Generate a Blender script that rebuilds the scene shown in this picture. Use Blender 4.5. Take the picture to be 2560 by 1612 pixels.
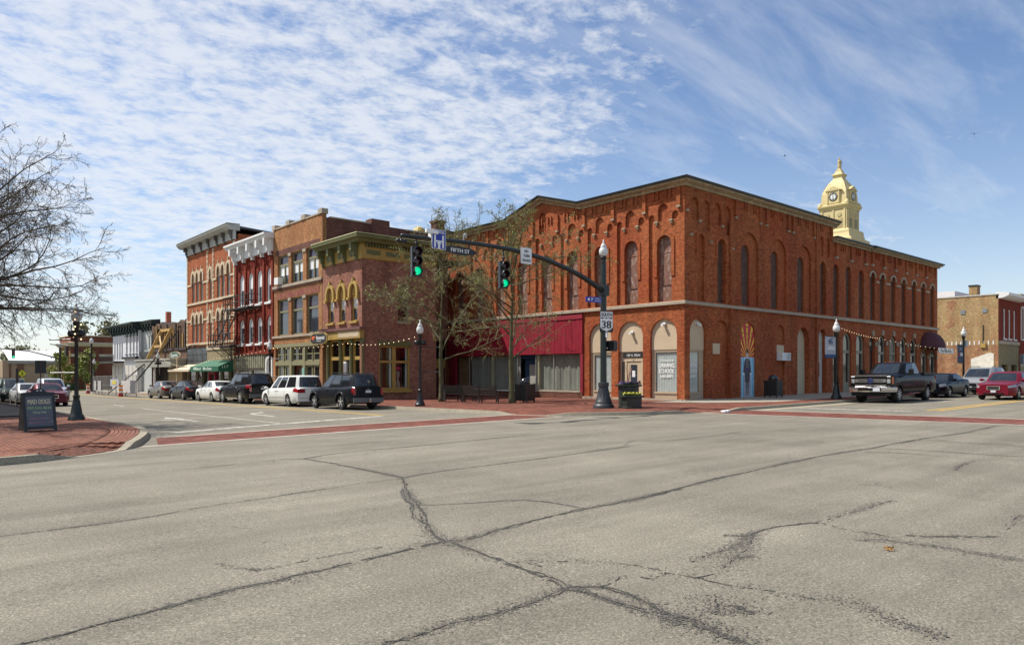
import bpy, bmesh, math, random
from mathutils import Vector, Matrix
from mathutils.geometry import tessellate_polygon

# ------------------------------------------------------------------ scene, camera, light
SC = bpy.context.scene
COL = SC.collection
for o in list(bpy.data.objects):
    bpy.data.objects.remove(o)
random.seed(7)
R = math.radians

cam_d = bpy.data.cameras.new("camera")
cam = bpy.data.objects.new("camera", cam_d)
COL.objects.link(cam)
cam_d.sensor_width = 36.0
cam_d.lens = 36.0 * 1809.0 / 2560.0
cam_d.shift_y = (932.0 - 806.0) / 2560.0
cam_d.clip_start = 0.1
cam_d.clip_end = 6000.0
cam.location = (0, 0, 1.65)
cam.rotation_euler = (R(90), 0, -math.atan2(0.6574, 0.7536))
SC.camera = cam
SC.view_settings.view_transform = 'Standard'
SC.view_settings.look = 'None'
SC.view_settings.exposure = 0.62
SC.view_settings.gamma = 1.0
SC.view_settings.use_curve_mapping = False

SUN = Vector((1.2, -1.5, -2.67)).normalized()      # direction the light travels
sun_d = bpy.data.lights.new("sun", 'SUN')
sun_d.energy = 4.0
sun_d.angle = R(0.5)
sun_d.color = (1.0, 0.95, 0.87)
sun = bpy.data.objects.new("sun", sun_d)
COL.objects.link(sun)
sun.rotation_euler = SUN.to_track_quat('-Z', 'Y').to_euler()
sun.location = (0, 60, 80)

world = bpy.data.worlds.new("World")
SC.world = world
world.use_nodes = True


def build_world():
    nt = world.node_tree
    N, K = nt.nodes, nt.links
    N.clear()
    out = N.new('ShaderNodeOutputWorld')
    bg = N.new('ShaderNodeBackground')
    bg.inputs['Strength'].default_value = 0.15
    sky = N.new('ShaderNodeTexSky')
    sky.sky_type = 'NISHITA'
    sky.sun_disc = False
    sky.sun_elevation = math.asin(-SUN.z)
    sky.sun_rotation = math.atan2(-SUN.x, -SUN.y)
    sky.altitude = 300
    sky.air_density = 1.0
    sky.dust_density = 0.6
    sky.ozone_density = 2.2
    tc = N.new('ShaderNodeTexCoord')
    sep = N.new('ShaderNodeSeparateXYZ')
    K.new(tc.outputs['Generated'], sep.inputs[0])

    def mth(op, a, b=None, c=None, clamp=False):
        n = N.new('ShaderNodeMath')
        n.operation = op
        n.use_clamp = clamp
        for i, v in enumerate((a, b, c)):
            if v is None:
                continue
            if isinstance(v, (int, float)):
                n.inputs[i].default_value = v
            else:
                K.new(v, n.inputs[i])
        return n.outputs[0]
    zz = mth('ADD', mth('MAXIMUM', sep.outputs[2], 0.0), 0.11)
    px = mth('DIVIDE', sep.outputs[0], zz)
    py = mth('DIVIDE', sep.outputs[1], zz)
    cmb = N.new('ShaderNodeCombineXYZ')
    K.new(px, cmb.inputs[0])
    K.new(py, cmb.inputs[1])

    def noise(scale, detail, rough, dist=0.0, rot=0.0, sc=(1, 1, 1), loc=(0, 0, 0)):
        mp = N.new('ShaderNodeMapping')
        mp.inputs['Rotation'].default_value = (0, 0, rot)
        mp.inputs['Scale'].default_value = sc
        mp.inputs['Location'].default_value = loc
        K.new(cmb.outputs[0], mp.inputs[0])
        n = N.new('ShaderNodeTexNoise')
        n.inputs['Scale'].default_value = scale
        n.inputs['Detail'].default_value = detail
        n.inputs['Roughness'].default_value = rough
        n.inputs['Distortion'].default_value = dist
        K.new(mp.outputs[0], n.inputs['Vector'])
        return n.outputs['Fac']

    def ramp(v, a, b):
        n = N.new('ShaderNodeMapRange')
        n.interpolation_type = 'SMOOTHSTEP'
        n.inputs['From Min'].default_value = a
        n.inputs['From Max'].default_value = b
        K.new(v, n.inputs['Value'])
        return n.outputs[0]
    # a sheet of small altocumulus over the western half, thin cirrus beyond
    side = mth('ADD', mth('MULTIPLY', sep.outputs[0], -0.75), mth('MULTIPLY', sep.outputs[1], 0.66))
    big = noise(0.55, 3, 0.55, 0.3, loc=(3.1, 0.7, 0))
    cov = mth('ADD', mth('MULTIPLY', side, 0.62), mth('MULTIPLY', mth('SUBTRACT', big, 0.5), 1.5))
    cover = ramp(cov, -0.46, 0.36)
    puff = noise(8.6, 6, 0.62, 0.25, rot=0.9, sc=(1.0, 1.25, 1))
    fine = noise(26.0, 4, 0.66, 0.2, rot=0.2, sc=(1.0, 1.25, 1))
    pf = mth('ADD', mth('MULTIPLY', puff, 0.72), mth('MULTIPLY', fine, 0.28))
    thr = mth('SUBTRACT', 0.66, mth('MULTIPLY', cover, 0.25))
    alto = ramp(mth('SUBTRACT', pf, thr), -0.17, 0.19)
    alto = mth('MULTIPLY', alto, ramp(cover, 0.02, 0.45))
    cirr = noise(1.7, 7, 0.62, 0.35, rot=1.05, sc=(0.55, 2.4, 1), loc=(1.7, 4.2, 0))
    cirm = noise(0.5, 2, 0.5, 0.0, rot=1.05, sc=(0.5, 1.3, 1), loc=(0.4, 2.2, 0))
    cir = mth('MULTIPLY', ramp(cirr, 0.3, 0.85), ramp(cirm, 0.2, 0.6))
    cir = mth('MULTIPLY', cir, 0.58)
    dens = mth('MAXIMUM', mth('MULTIPLY', alto, 0.77), cir)
    haze = mth('POWER', mth('SUBTRACT', 1.0, mth('MAXIMUM', sep.outputs[2], 0.0)), 6.0)
    dens = mth('MAXIMUM', dens, mth('MULTIPLY', haze, 0.6), None, True)
    mix = N.new('ShaderNodeMix')
    mix.data_type = 'RGBA'
    K.new(dens, mix.inputs[0])
    hsv = N.new('ShaderNodeHueSaturation')
    hsv.inputs['Hue'].default_value = 0.504
    hsv.inputs['Saturation'].default_value = 1.12
    hsv.inputs['Value'].default_value = 0.63
    K.new(sky.outputs[0], hsv.inputs['Color'])
    K.new(hsv.outputs[0], mix.inputs[6])
    mix.inputs[7].default_value = (3.9, 4.0, 4.15, 1)
    K.new(mix.outputs[2], bg.inputs['Color'])
    K.new(bg.outputs[0], out.inputs[0])


build_world()

# ------------------------------------------------------------------ helpers
def gz(x, y):
    """height of the road plane: Main Street falls away from the camera, Fifth Street rises"""
    return 0.0077 * x - 0.0094 * y


class MB:
    def __init__(self):
        self.v, self.f = [], []

    def add(self, vs, fs):
        b = len(self.v)
        self.v.extend([tuple(p) for p in vs])
        self.f.extend([tuple(i + b for i in f) for f in fs])

    def box(self, x0, x1, y0, y1, z0, z1):
        if x1 < x0: x0, x1 = x1, x0
        if y1 < y0: y0, y1 = y1, y0
        if z1 < z0: z0, z1 = z1, z0
        self.add([(x0, y0, z0), (x1, y0, z0), (x1, y1, z0), (x0, y1, z0), (x0, y0, z1), (x1, y0, z1), (x1, y1, z1), (x0, y1, z1)],
                 [(3, 2, 1, 0), (4, 5, 6, 7), (0, 1, 5, 4), (1, 2, 6, 5), (2, 3, 7, 6), (3, 0, 4, 7)])

    def bar(self, a, b, w, h=None, up=(0, 0, 1)):
        a, b = Vector(a), Vector(b)
        h = w if h is None else h
        d = (b - a).normalized()
        s = d.cross(Vector(up))
        if s.length < 1e-4:
            s = d.cross(Vector((1, 0, 0)))
        s.normalize()
        u = s.cross(d)
        vs = []
        for p in (a, b):
            for i, j in ((-1, -1), (1, -1), (1, 1), (-1, 1)):
                vs.append(p + s * (i * w / 2) + u * (j * h / 2))
        self.add(vs, [(0, 1, 2, 3), (7, 6, 5, 4), (1, 0, 4, 5), (2, 1, 5, 6), (3, 2, 6, 7), (0, 3, 7, 4)])

    def tube(self, pts, rad, n=6, cap=True):
        pts = [Vector(p) for p in pts]
        if not isinstance(rad, (list, tuple)):
            rad = [rad] * len(pts)
        b = len(self.v)
        ref = Vector((0.13, 0.31, 0.94))
        for i, p in enumerate(pts):
            d = (pts[min(i + 1, len(pts) - 1)] - pts[max(i - 1, 0)])
            if d.length < 1e-7:
                d = Vector((0, 0, 1))
            d.normalize()
            s = d.cross(ref)
            if s.length < 0.05:
                s = d.cross(Vector((1, 0, 0)))
            s.normalize()
            u = s.cross(d)
            for k in range(n):
                a = 2 * math.pi * k / n
                self.v.append(tuple(p + (s * math.cos(a) + u * math.sin(a)) * rad[i]))
        for i in range(len(pts) - 1):
            for k in range(n):
                k2 = (k + 1) % n
                self.f.append((b + i * n + k, b + i * n + k2, b + (i + 1) * n + k2, b + (i + 1) * n + k))
        if cap:
            self.f.append(tuple(b + k for k in range(n))[::-1])
            e = b + (len(pts) - 1) * n
            self.f.append(tuple(e + k for k in range(n)))

    def lathe(self, prof, c=(0, 0, 0), n=16, axis='z', flute=None):
        """prof: list of (r, h); axis z or y"""
        b = len(self.v)
        for r, h in prof:
            for k in range(n):
                a = 2 * math.pi * k / n
                rr = r if not flute or not (flute[0] < h < flute[1]) else r * (1.0 if k % 2 else 0.9)
                if axis == 'z':
                    self.v.append((c[0] + rr * math.cos(a), c[1] + rr * math.sin(a), c[2] + h))
                elif axis == 'y':
                    self.v.append((c[0] + rr * math.cos(a), c[1] + h, c[2] + rr * math.sin(a)))
                else:
                    self.v.append((c[0] + h, c[1] + rr * math.cos(a), c[2] + rr * math.sin(a)))
        for i in range(len(prof) - 1):
            for k in range(n):
                k2 = (k + 1) % n
                self.f.append((b + i * n + k, b + i * n + k2, b + (i + 1) * n + k2, b + (i + 1) * n + k))
        self.f.append(tuple(b + k for k in range(n))[::-1])
        e = b + (len(prof) - 1) * n
        self.f.append(tuple(e + k for k in range(n)))

    def ball(self, c, r, n=8, m=6, sq=(1, 1, 1)):
        prof = [(max(1e-4, r * math.sin(math.pi * i / m)), -r * math.cos(math.pi * i / m)) for i in range(m + 1)]
        b = len(self.v)
        self.lathe(prof, (0, 0, 0), n)
        for i in range(b, len(self.v)):
            p = self.v[i]
            self.v[i] = (c[0] + p[0] * sq[0], c[1] + p[1] * sq[1], c[2] + p[2] * sq[2])

    def sweep(self, path, prof, closed=False):
        """path: (x,y,z) points; prof: (d,h) with d to the right of the direction of travel"""
        n = len(path)
        b = len(self.v)
        m = len(prof)
        for i in range(n):
            p = Vector(path[i])
            if closed:
                a, c = Vector(path[i - 1]), Vector(path[(i + 1) % n])
            else:
                a, c = Vector(path[max(i - 1, 0)]), Vector(path[min(i + 1, n - 1)])
            d1 = (p - a).xy
            d2 = (c - p).xy
            if d1.length < 1e-6: d1 = d2
            if d2.length < 1e-6: d2 = d1
            n1 = Vector((d1.y, -d1.x)).normalized()
            n2 = Vector((d2.y, -d2.x)).normalized()
            mm = (n1 + n2).normalized()
            mm = mm / max(0.35, mm.dot(n1))
            for d, h in prof:
                self.v.append((p.x + mm.x * d, p.y + mm.y * d, p.z + h))
        cnt = n if closed else n - 1
        for i in range(cnt):
            j = (i + 1) % n
            for k in range(m):
                k2 = (k + 1) % m
                self.f.append((b + i * m + k, b + j * m + k, b + j * m + k2, b + i * m + k2))
        if not closed:
            self.f.append(tuple(b + k for k in range(m)))
            self.f.append(tuple(b + (n - 1) * m + k for k in range(m))[::-1])

    def build(self, name, mat, parent=None, smooth=False, recalc=True, kind=None, label=None):
        me = bpy.data.meshes.new(name)
        me.from_pydata(self.v, [], self.f)
        if recalc:
            bm = bmesh.new()
            bm.from_mesh(me)
            bmesh.ops.recalc_face_normals(bm, faces=bm.faces)
            bm.to_mesh(me)
            bm.free()
        return obj(name, me, mat, parent, smooth, kind, label)


def obj(name, me, mat, parent=None, smooth=False, kind=None, label=None):
    o = bpy.data.objects.new(name, me)
    COL.objects.link(o)
    if mat is not None:
        me.materials.append(mat)
    if smooth:
        me.shade_smooth() if smooth is True else me.shade_smooth()
        if smooth == 'auto':
            try:
                me.set_sharp_from_angle(angle=R(40))
            except Exception:
                pass
    if parent is not None:
        o.parent = parent
        if parent.name in WORLDROOT:
            o.matrix_parent_inverse = Matrix.Translation(-Vector(WORLDROOT[parent.name]))
    if kind:
        o['kind'] = kind
    if label:
        o['label'] = label
    return o


WORLDROOT = {}


def root(name, label, cat, loc=(0, 0, 0), rz=0.0, group=None, world=False):
    """an Empty at a thing's base; world=True means its parts are given in world coordinates"""
    o = bpy.data.objects.new(name, None)
    o.empty_display_size = 0.3
    COL.objects.link(o)
    o.location = loc
    o.rotation_euler = (0, 0, rz)
    o['label'] = label
    o['category'] = cat
    if group:
        o['group'] = group
    if world:
        WORLDROOT[o.name] = tuple(loc)
    return o


def tag(o, label, cat, group=None):
    o['label'] = label
    o['category'] = cat
    if group:
        o['group'] = group
    return o


def struct(o):
    o['kind'] = 'structure'
    return o


class Frame:
    """a facade plane: u runs along the wall (world y or x), z up, d outward"""
    def __init__(self, axis, c):
        self.axis, self.c = axis, c

    def pt(self, u, z, d=0.0):
        return (self.c - d, u, z) if self.axis == 'x' else (u, self.c - d, z)

    def right(self):
        return Vector((0, -1, 0)) if self.axis == 'x' else Vector((1, 0, 0))

    def box(self, mb, u0, u1, z0, z1, d0, d1):
        if self.axis == 'x':
            mb.box(self.c - d1, self.c - d0, u0, u1, z0, z1)
        else:
            mb.box(u0, u1, self.c - d1, self.c - d0, z0, z1)

    def panel(self, mb, outline, holes, d0, d1, back=False):
        loops = [outline] + list(holes)
        flat = [p for lp in loops for p in lp]
        tris = tessellate_polygon([[Vector((p[0], p[1], 0)) for p in lp] for lp in loops])
        n = len(flat)
        b = len(mb.v)
        mb.v.extend([self.pt(p[0], p[1], d1) for p in flat])
        mb.v.extend([self.pt(p[0], p[1], d0) for p in flat])
        for t in tris:
            mb.f.append((b + t[0], b + t[1], b + t[2]))
            if back:
                mb.f.append((b + n + t[2], b + n + t[1], b + n + t[0]))
        k = 0
        for lp in loops:
            m = len(lp)
            for i in range(m):
                j = (i + 1) % m
                mb.f.append((b + k + i, b + k + j, b + n + k + j, b + n + k + i))
            k += m


def rect(u0, u1, z0, z1):
    return [(u0, z0), (u1, z0), (u1, z1), (u0, z1)]


def arch(u0, u1, z0, zt, seg=10, rise=None, gothic=False):
    w = (u1 - u0) / 2
    c = (u0 + u1) / 2
    if gothic:
        r = rise or w * 1.7
        zs = zt - r
        pts = [(u0, z0), (u1, z0)]
        for i in range(seg + 1):
            t = i / seg
            pts.append((u1 - w * (1 - math.cos(t * math.pi / 2)), zs + r * math.sin(t * math.pi / 2) ** 0.9))
        for i in range(seg - 1, -1, -1):
            t = i / seg
            pts.append((u0 + w * (1 - math.cos(t * math.pi / 2)), zs + r * math.sin(t * math.pi / 2) ** 0.9))
        return pts
    r = rise or w
    zs = zt - r
    pts = [(u0, z0), (u1, z0)]
    for i in range(seg + 1):
        a = math.pi * i / seg
        pts.append((c + w * math.cos(a), zs + r * math.sin(a)))
    return pts


def grow(poly, k):
    """push an arch/rect polygon outward by k at the sides and top, keep its foot"""
    us = [p[0] for p in poly]
    zs = [p[1] for p in poly]
    c = (min(us) + max(us)) / 2
    w = (max(us) - min(us)) / 2
    z0, z1 = min(zs), max(zs)
    return [(c + (p[0] - c) * (w + k) / w, z0 + (p[1] - z0) * (z1 - z0 + k) / (z1 - z0)) for p in poly]


# ------------------------------------------------------------------ materials
MATS = {}


def _base(name):
    m = bpy.data.materials.new(name)
    m.use_nodes = True
    nt = m.node_tree
    nt.nodes.clear()
    out = nt.nodes.new('ShaderNodeOutputMaterial')
    p = nt.nodes.new('ShaderNodeBsdfPrincipled')
    nt.links.new(p.outputs[0], out.inputs[0])
    MATS[name] = m
    return m, nt, p


def _noise(nt, vec, scale, detail=3, rough=0.6):
    n = nt.nodes.new('ShaderNodeTexNoise')
    n.inputs['Scale'].default_value = scale
    n.inputs['Detail'].default_value = detail
    n.inputs['Roughness'].default_value = rough
    if vec is not None:
        nt.links.new(vec, n.inputs['Vector'])
    return n.outputs['Fac']


def _mix(nt, fac, a, b, mode='MIX'):
    n = nt.nodes.new('ShaderNodeMix')
    n.data_type = 'RGBA'
    n.blend_type = mode
    for i, v in ((0, fac), (6, a), (7, b)):
        if isinstance(v, (int, float)):
            n.inputs[i].default_value = v
        elif isinstance(v, (tuple, list)):
            n.inputs[i].default_value = (*v[:3], 1)
        else:
            nt.links.new(v, n.inputs[i])
    return n.outputs[2]


def _range(nt, v, a, b, c=0.0, d=1.0):
    n = nt.nodes.new('ShaderNodeMapRange')
    for k, x in (('From Min', a), ('From Max', b), ('To Min', c), ('To Max', d)):
        n.inputs[k].default_value = x
    nt.links.new(v, n.inputs['Value'])
    return n.outputs[0]


def M(name, col, rough=0.6, metal=0.0, var=0.15, scale=3.0, bump=0.0, bscale=30, coat=0.0, spec=0.5, emit=None, estr=0.0, fine=None, world=True):
    if name in MATS:
        return MATS[name]
    m, nt, p = _base(name)
    if world:
        g = nt.nodes.new('ShaderNodeNewGeometry')
        vec = g.outputs['Position']
    else:
        g = nt.nodes.new('ShaderNodeTexCoord')
        vec = g.outputs['Object']
    if var > 0:
        f = _noise(nt, vec, scale, 5, 0.65)
        f = _range(nt, f, 0.3, 0.7)
        c = _mix(nt, f, [x * (1 - var) for x in col], [min(1, x * (1 + var)) for x in col])
        if fine:
            f2 = _range(nt, _noise(nt, vec, fine[0], 3, 0.7), 0.35, 0.65)
            c = _mix(nt, f2, c, fine[1])
        nt.links.new(c, p.inputs['Base Color'])
    else:
        p.inputs['Base Color'].default_value = (*col, 1)
    p.inputs['Roughness'].default_value = rough
    p.inputs['Metallic'].default_value = metal
    p.inputs['Specular IOR Level'].default_value = spec
    if coat:
        p.inputs['Coat Weight'].default_value = coat
        p.inputs['Coat Roughness'].default_value = 0.05
    if bump:
        bn = nt.nodes.new('ShaderNodeBump')
        bn.inputs['Strength'].default_value = bump
        bn.inputs['Distance'].default_value = 0.01
        nt.links.new(_noise(nt, vec, bscale, 4, 0.6), bn.inputs['Height'])
        nt.links.new(bn.outputs[0], p.inputs['Normal'])
    if emit:
        p.inputs['Emission Color'].default_value = (*emit, 1)
        p.inputs['Emission Strength'].default_value = estr
    return m


def wallvec(nt):
    """(run along the wall, height) for any axis-aligned wall, in metres"""
    g = nt.nodes.new('ShaderNodeNewGeometry')
    sp = nt.nodes.new('ShaderNodeSeparateXYZ')
    sn = nt.nodes.new('ShaderNodeSeparateXYZ')
    nt.links.new(g.outputs['Position'], sp.inputs[0])
    nt.links.new(g.outputs['True Normal'], sn.inputs[0])
    ab = nt.nodes.new('ShaderNodeMath'); ab.operation = 'ABSOLUTE'
    nt.links.new(sn.outputs[0], ab.inputs[0])
    gt = nt.nodes.new('ShaderNodeMath'); gt.operation = 'GREATER_THAN'
    gt.inputs[1].default_value = 0.6
    nt.links.new(ab.outputs[0], gt.inputs[0])
    mx = nt.nodes.new('ShaderNodeMix')
    nt.links.new(gt.outputs[0], mx.inputs[0])
    nt.links.new(sp.outputs[0], mx.inputs[2])
    nt.links.new(sp.outputs[1], mx.inputs[3])
    cb = nt.nodes.new('ShaderNodeCombineXYZ')
    nt.links.new(mx.outputs[0], cb.inputs[0])
    nt.links.new(sp.outputs[2], cb.inputs[1])
    return cb.outputs[0], g.outputs['Position']


def brickM(name, c1, c2, mortar, patch=None, pamt=0.5, bw=0.215, rh=0.072, ms=0.011, stain=0.35, stainc=(0.05, 0.03, 0.022), bstr=0.6, pscale=0.5, flat=False):
    if name in MATS:
        return MATS[name]
    m, nt, p = _base(name)
    if flat:
        g = nt.nodes.new('ShaderNodeNewGeometry')
        vec = pos = g.outputs['Position']
    else:
        vec, pos = wallvec(nt)
    b = nt.nodes.new('ShaderNodeTexBrick')
    b.offset = 0.5
    for k, v in (('Scale', 1.0), ('Mortar Size', ms), ('Mortar Smooth', 0.3), ('Bias', 0.0), ('Brick Width', bw), ('Row Height', rh)):
        b.inputs[k].default_value = v
    b.inputs['Color1'].default_value = (*c1, 1)
    b.inputs['Color2'].default_value = (*c2, 1)
    b.inputs['Mortar'].default_value = (*mortar, 1)
    nt.links.new(vec, b.inputs['Vector'])
    c = b.outputs['Color']
    if patch:
        f = _range(nt, _noise(nt, pos, pscale, 6, 0.62), 0.42, 0.62, 0, pamt)
        c = _mix(nt, f, c, patch)
    f3 = _range(nt, _noise(nt, pos, 5.0, 4, 0.7), 0.3, 0.75, 0.74, 1.18)
    c = _mix(nt, 1.0, c, f3, 'MULTIPLY')
    mp = nt.nodes.new('ShaderNodeMapping')
    mp.inputs['Scale'].default_value = (3.2, 3.2, 3.2) if flat else (4.2, 4.2, 12.5)
    nt.links.new(pos, mp.inputs[0])
    f4 = _range(nt, _noise(nt, mp.outputs[0], 1.0, 1, 0.8), 0.3, 0.7, 0.68, 1.27)
    c = _mix(nt, 1.0, c, f4, 'MULTIPLY')
    f2 = _range(nt, _noise(nt, pos, 1.3, 7, 0.72), 0.55, 0.8, 0, stain)
    c = _mix(nt, f2, c, stainc)
    ms_ = nt.nodes.new('ShaderNodeMapping')
    ms_.inputs['Scale'].default_value = (1.1, 1.1, 0.16)
    nt.links.new(pos, ms_.inputs[0])
    f5 = _range(nt, _noise(nt, ms_.outputs[0], 1.0, 4, 0.65), 0.36, 0.7, 0.78, 1.12)
    c = _mix(nt, 1.0, c, f5, 'MULTIPLY')
    nt.links.new(c, p.inputs['Base Color'])
    p.inputs['Roughness'].default_value = 0.88
    p.inputs['Specular IOR Level'].default_value = 0.2
    bn = nt.nodes.new('ShaderNodeBump')
    bn.invert = True
    bn.inputs['Strength'].default_value = bstr
    bn.inputs['Distance'].default_value = 0.012
    nt.links.new(b.outputs['Fac'], bn.inputs['Height'])
    nt.links.new(bn.outputs[0], p.inputs['Normal'])
    return m


def peelM(name, under, paint, lo=0.45, hi=0.55, scale=3.0, rough=0.7, stretch=(1, 1, 1), boards=0.0):
    """two colours broken up by noise: peeling paint, worn markings, plywood"""
    if name in MATS:
        return MATS[name]
    m, nt, p = _base(name)
    g = nt.nodes.new('ShaderNodeNewGeometry')
    mp = nt.nodes.new('ShaderNodeMapping')
    mp.inputs['Scale'].default_value = stretch
    nt.links.new(g.outputs['Position'], mp.inputs[0])
    f = _range(nt, _noise(nt, mp.outputs[0], scale, 8, 0.68), lo, hi)
    c = _mix(nt, f, under, paint)
    f3 = _range(nt, _noise(nt, g.outputs['Position'], 7, 4, 0.7), 0.3, 0.75, 0.8, 1.15)
    c = _mix(nt, 1.0, c, f3, 'MULTIPLY')
    nt.links.new(c, p.inputs['Base Color'])
    p.inputs['Roughness'].default_value = rough
    p.inputs['Specular IOR Level'].default_value = 0.3
    return m


def glassM(name, tint=(0.8, 0.85, 0.85), refl=1.0, ior=1.5):
    """thin pane: fresnel reflection over a see-through tint"""
    if name in MATS:
        return MATS[name]
    m = bpy.data.materials.new(name)
    m.use_nodes = True
    nt = m.node_tree
    nt.nodes.clear()
    out = nt.nodes.new('ShaderNodeOutputMaterial')
    tr = nt.nodes.new('ShaderNodeBsdfTransparent')
    tr.inputs[0].default_value = (*tint, 1)
    gl = nt.nodes.new('ShaderNodeBsdfGlossy')
    gl.inputs['Roughness'].default_value = 0.02
    lw = nt.nodes.new('ShaderNodeLayerWeight')
    lw.inputs[0].default_value = 0.5
    pw = nt.nodes.new('ShaderNodeMath'); pw.operation = 'POWER'; pw.inputs[1].default_value = 4.0
    nt.links.new(lw.outputs['Facing'], pw.inputs[0])
    ml = nt.nodes.new('ShaderNodeMath'); ml.operation = 'MULTIPLY_ADD'; ml.inputs[1].default_value = 0.9; ml.inputs[2].default_value = 0.07 * refl
    nt.links.new(pw.outputs[0], ml.inputs[0])
    mx = nt.nodes.new('ShaderNodeMixShader')
    nt.links.new(ml.outputs[0], mx.inputs[0])
    nt.links.new(tr.outputs[0], mx.inputs[1])
    nt.links.new(gl.outputs[0], mx.inputs[2])
    nt.links.new(mx.outputs[0], out.inputs[0])
    MATS[name] = m
    return m


def meshM(name, col, alpha):
    if name in MATS:
        return MATS[name]
    m = bpy.data.materials.new(name)
    m.use_nodes = True
    nt = m.node_tree
    p = nt.nodes['Principled BSDF']
    p.inputs['Base Color'].default_value = (*col, 1)
    p.inputs['Alpha'].default_value = alpha
    p.inputs['Roughness'].default_value = 0.5
    MATS[name] = m
    return m


# text: all strings are turned to mesh data once, while the scene is still small
TXT = {}


def make_texts(strings):
    tmp = []
    for s in strings:
        cu = bpy.data.curves.new("lettering", 'FONT')
        cu.body = s
        cu.size = 1.0
        cu.align_x = 'CENTER'
        cu.align_y = 'CENTER'
        cu.resolution_u = 3
        o = bpy.data.objects.new("lettering", cu)
        COL.objects.link(o)
        tmp.append((s, o, cu))
    dg = bpy.context.evaluated_depsgraph_get()
    for s, o, cu in tmp:
        me = bpy.data.meshes.new_from_object(o.evaluated_get(dg))
        xs = [v.co.x for v in me.vertices]
        ys = [v.co.y for v in me.vertices]
        cx, cy = (min(xs) + max(xs)) / 2, (min(ys) + max(ys)) / 2
        w, h = max(xs) - min(xs), max(ys) - min(ys)
        TXT[s] = ([((v.co.x - cx) / w, (v.co.y - cy) / h) for v in me.vertices], [tuple(p.vertices) for p in me.polygons], w / h)
        bpy.data.meshes.remove(me)
    for s, o, cu in tmp:
        bpy.data.objects.remove(o)
        bpy.data.curves.remove(cu)


make_texts(["STEWARDSHIP", "DRIVING", "SCHOOL", "646-8071", "109 N. MAIN", "101", "HOSPITAL", "H", "FIFTH ST", "NO", "TURN", "ON RED",
            "SOUTH", "38", "P", "PUBLIC", "PARKING", "boost", "mobile", "Scotts", "117", "The Ville Arts", "MAD DOGS", "937-555-4616",
            "Carry Out", "Celebrate", "m"])


def letters(s, c, right, up, w=None, h=None, mat=None, parent=None, bold=0.0, name="lettering"):
    vs, fs, asp = TXT[s]
    if w is None: w = h * asp
    if h is None: h = w / asp
    c, right, up = Vector(c), Vector(right), Vector(up)
    mb = MB()
    mb.add([c + right * (v[0] * w) + up * (v[1] * h) for v in vs], fs)
    nrm = right.cross(up)
    if bold:
        for dx in (-bold, bold):
            mb.add([c + right * (v[0] * w + dx) + up * (v[1] * h) + nrm * 0.0006 * (1 if dx > 0 else 2) for v in vs], fs)
    return mb.build(name, mat, parent, recalc=False)


def flines(fr, s, u, z, d, w=None, h=None, mat=None, parent=None, bold=0.0):
    return letters(s, fr.pt(u, z, d), fr.right(), (0, 0, 1), w, h, mat, parent, bold)

# ------------------------------------------------------------------ ground
def asphaltM():
    m, nt, p = _base('asphalt')
    g = nt.nodes.new('ShaderNodeNewGeometry')
    pos = g.outputs['Position']
    fine = _noise(nt, pos, 44, 5, 0.85)
    c = _mix(nt, _range(nt, fine, 0.34, 0.66), (0.082, 0.073, 0.056), (0.325, 0.297, 0.234))
    chips = _range(nt, _noise(nt, pos, 62, 2, 0.8), 0.6, 0.72)
    c = _mix(nt, chips, c, (0.6, 0.55, 0.44))
    darks = _range(nt, _noise(nt, pos, 60, 2, 0.7), 0.3, 0.2)
    c = _mix(nt, darks, c, (0.06, 0.055, 0.05))
    blot = _range(nt, _noise(nt, pos, 0.35, 7, 0.66), 0.3, 0.72, 0.74, 1.16)
    c = _mix(nt, 1.0, c, blot, 'MULTIPLY')
    # wheel tracks and long streaks along Fifth Street
    mp = nt.nodes.new('ShaderNodeMapping')
    mp.inputs['Scale'].default_value = (0.06, 1.1, 1)
    nt.links.new(pos, mp.inputs[0])
    st = _range(nt, _noise(nt, mp.outputs[0], 1.4, 5, 0.6), 0.35, 0.7, 0.82, 1.1)
    c = _mix(nt, 1.0, c, st, 'MULTIPLY')
    # hairline cracks
    vo = nt.nodes.new('ShaderNodeTexVoronoi')
    vo.feature = 'DISTANCE_TO_EDGE'
    vo.inputs['Scale'].default_value = 0.21
    wp = nt.nodes.new('ShaderNodeMapping')
    nn = nt.nodes.new('ShaderNodeTexNoise')
    nn.inputs['Scale'].default_value = 1.1
    nn.inputs['Detail'].default_value = 6
    nt.links.new(pos, nn.inputs['Vector'])
    ad = nt.nodes.new('ShaderNodeVectorMath')
    ad.operation = 'MULTIPLY_ADD'
    nt.links.new(nn.outputs['Color'], ad.inputs[0])
    ad.inputs[1].default_value = (1.6, 1.6, 0)
    nt.links.new(pos, ad.inputs[2])
    nt.links.new(ad.outputs[0], vo.inputs['Vector'])
    hair = _range(nt, vo.outputs['Distance'], 0.0022, 0.0, 0, 1)
    brk = _range(nt, _noise(nt, pos, 0.9, 3, 0.5), 0.5, 0.62)
    mu = nt.nodes.new('ShaderNodeMath'); mu.operation = 'MULTIPLY'
    nt.links.new(hair, mu.inputs[0]); nt.links.new(brk, mu.inputs[1])
    c = _mix(nt, mu.outputs[0], c, (0.05, 0.045, 0.04))
    nt.links.new(c, p.inputs['Base Color'])
    p.inputs['Roughness'].default_value = 0.9
    p.inputs['Specular IOR Level'].default_value = 0.25
    bn = nt.nodes.new('ShaderNodeBump')
    bn.inputs['Strength'].default_value = 0.55
    bn.inputs['Distance'].default_value = 0.006
    nt.links.new(fine, bn.inputs['Height'])
    nt.links.new(bn.outputs[0], p.inputs['Normal'])
    return m


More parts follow.
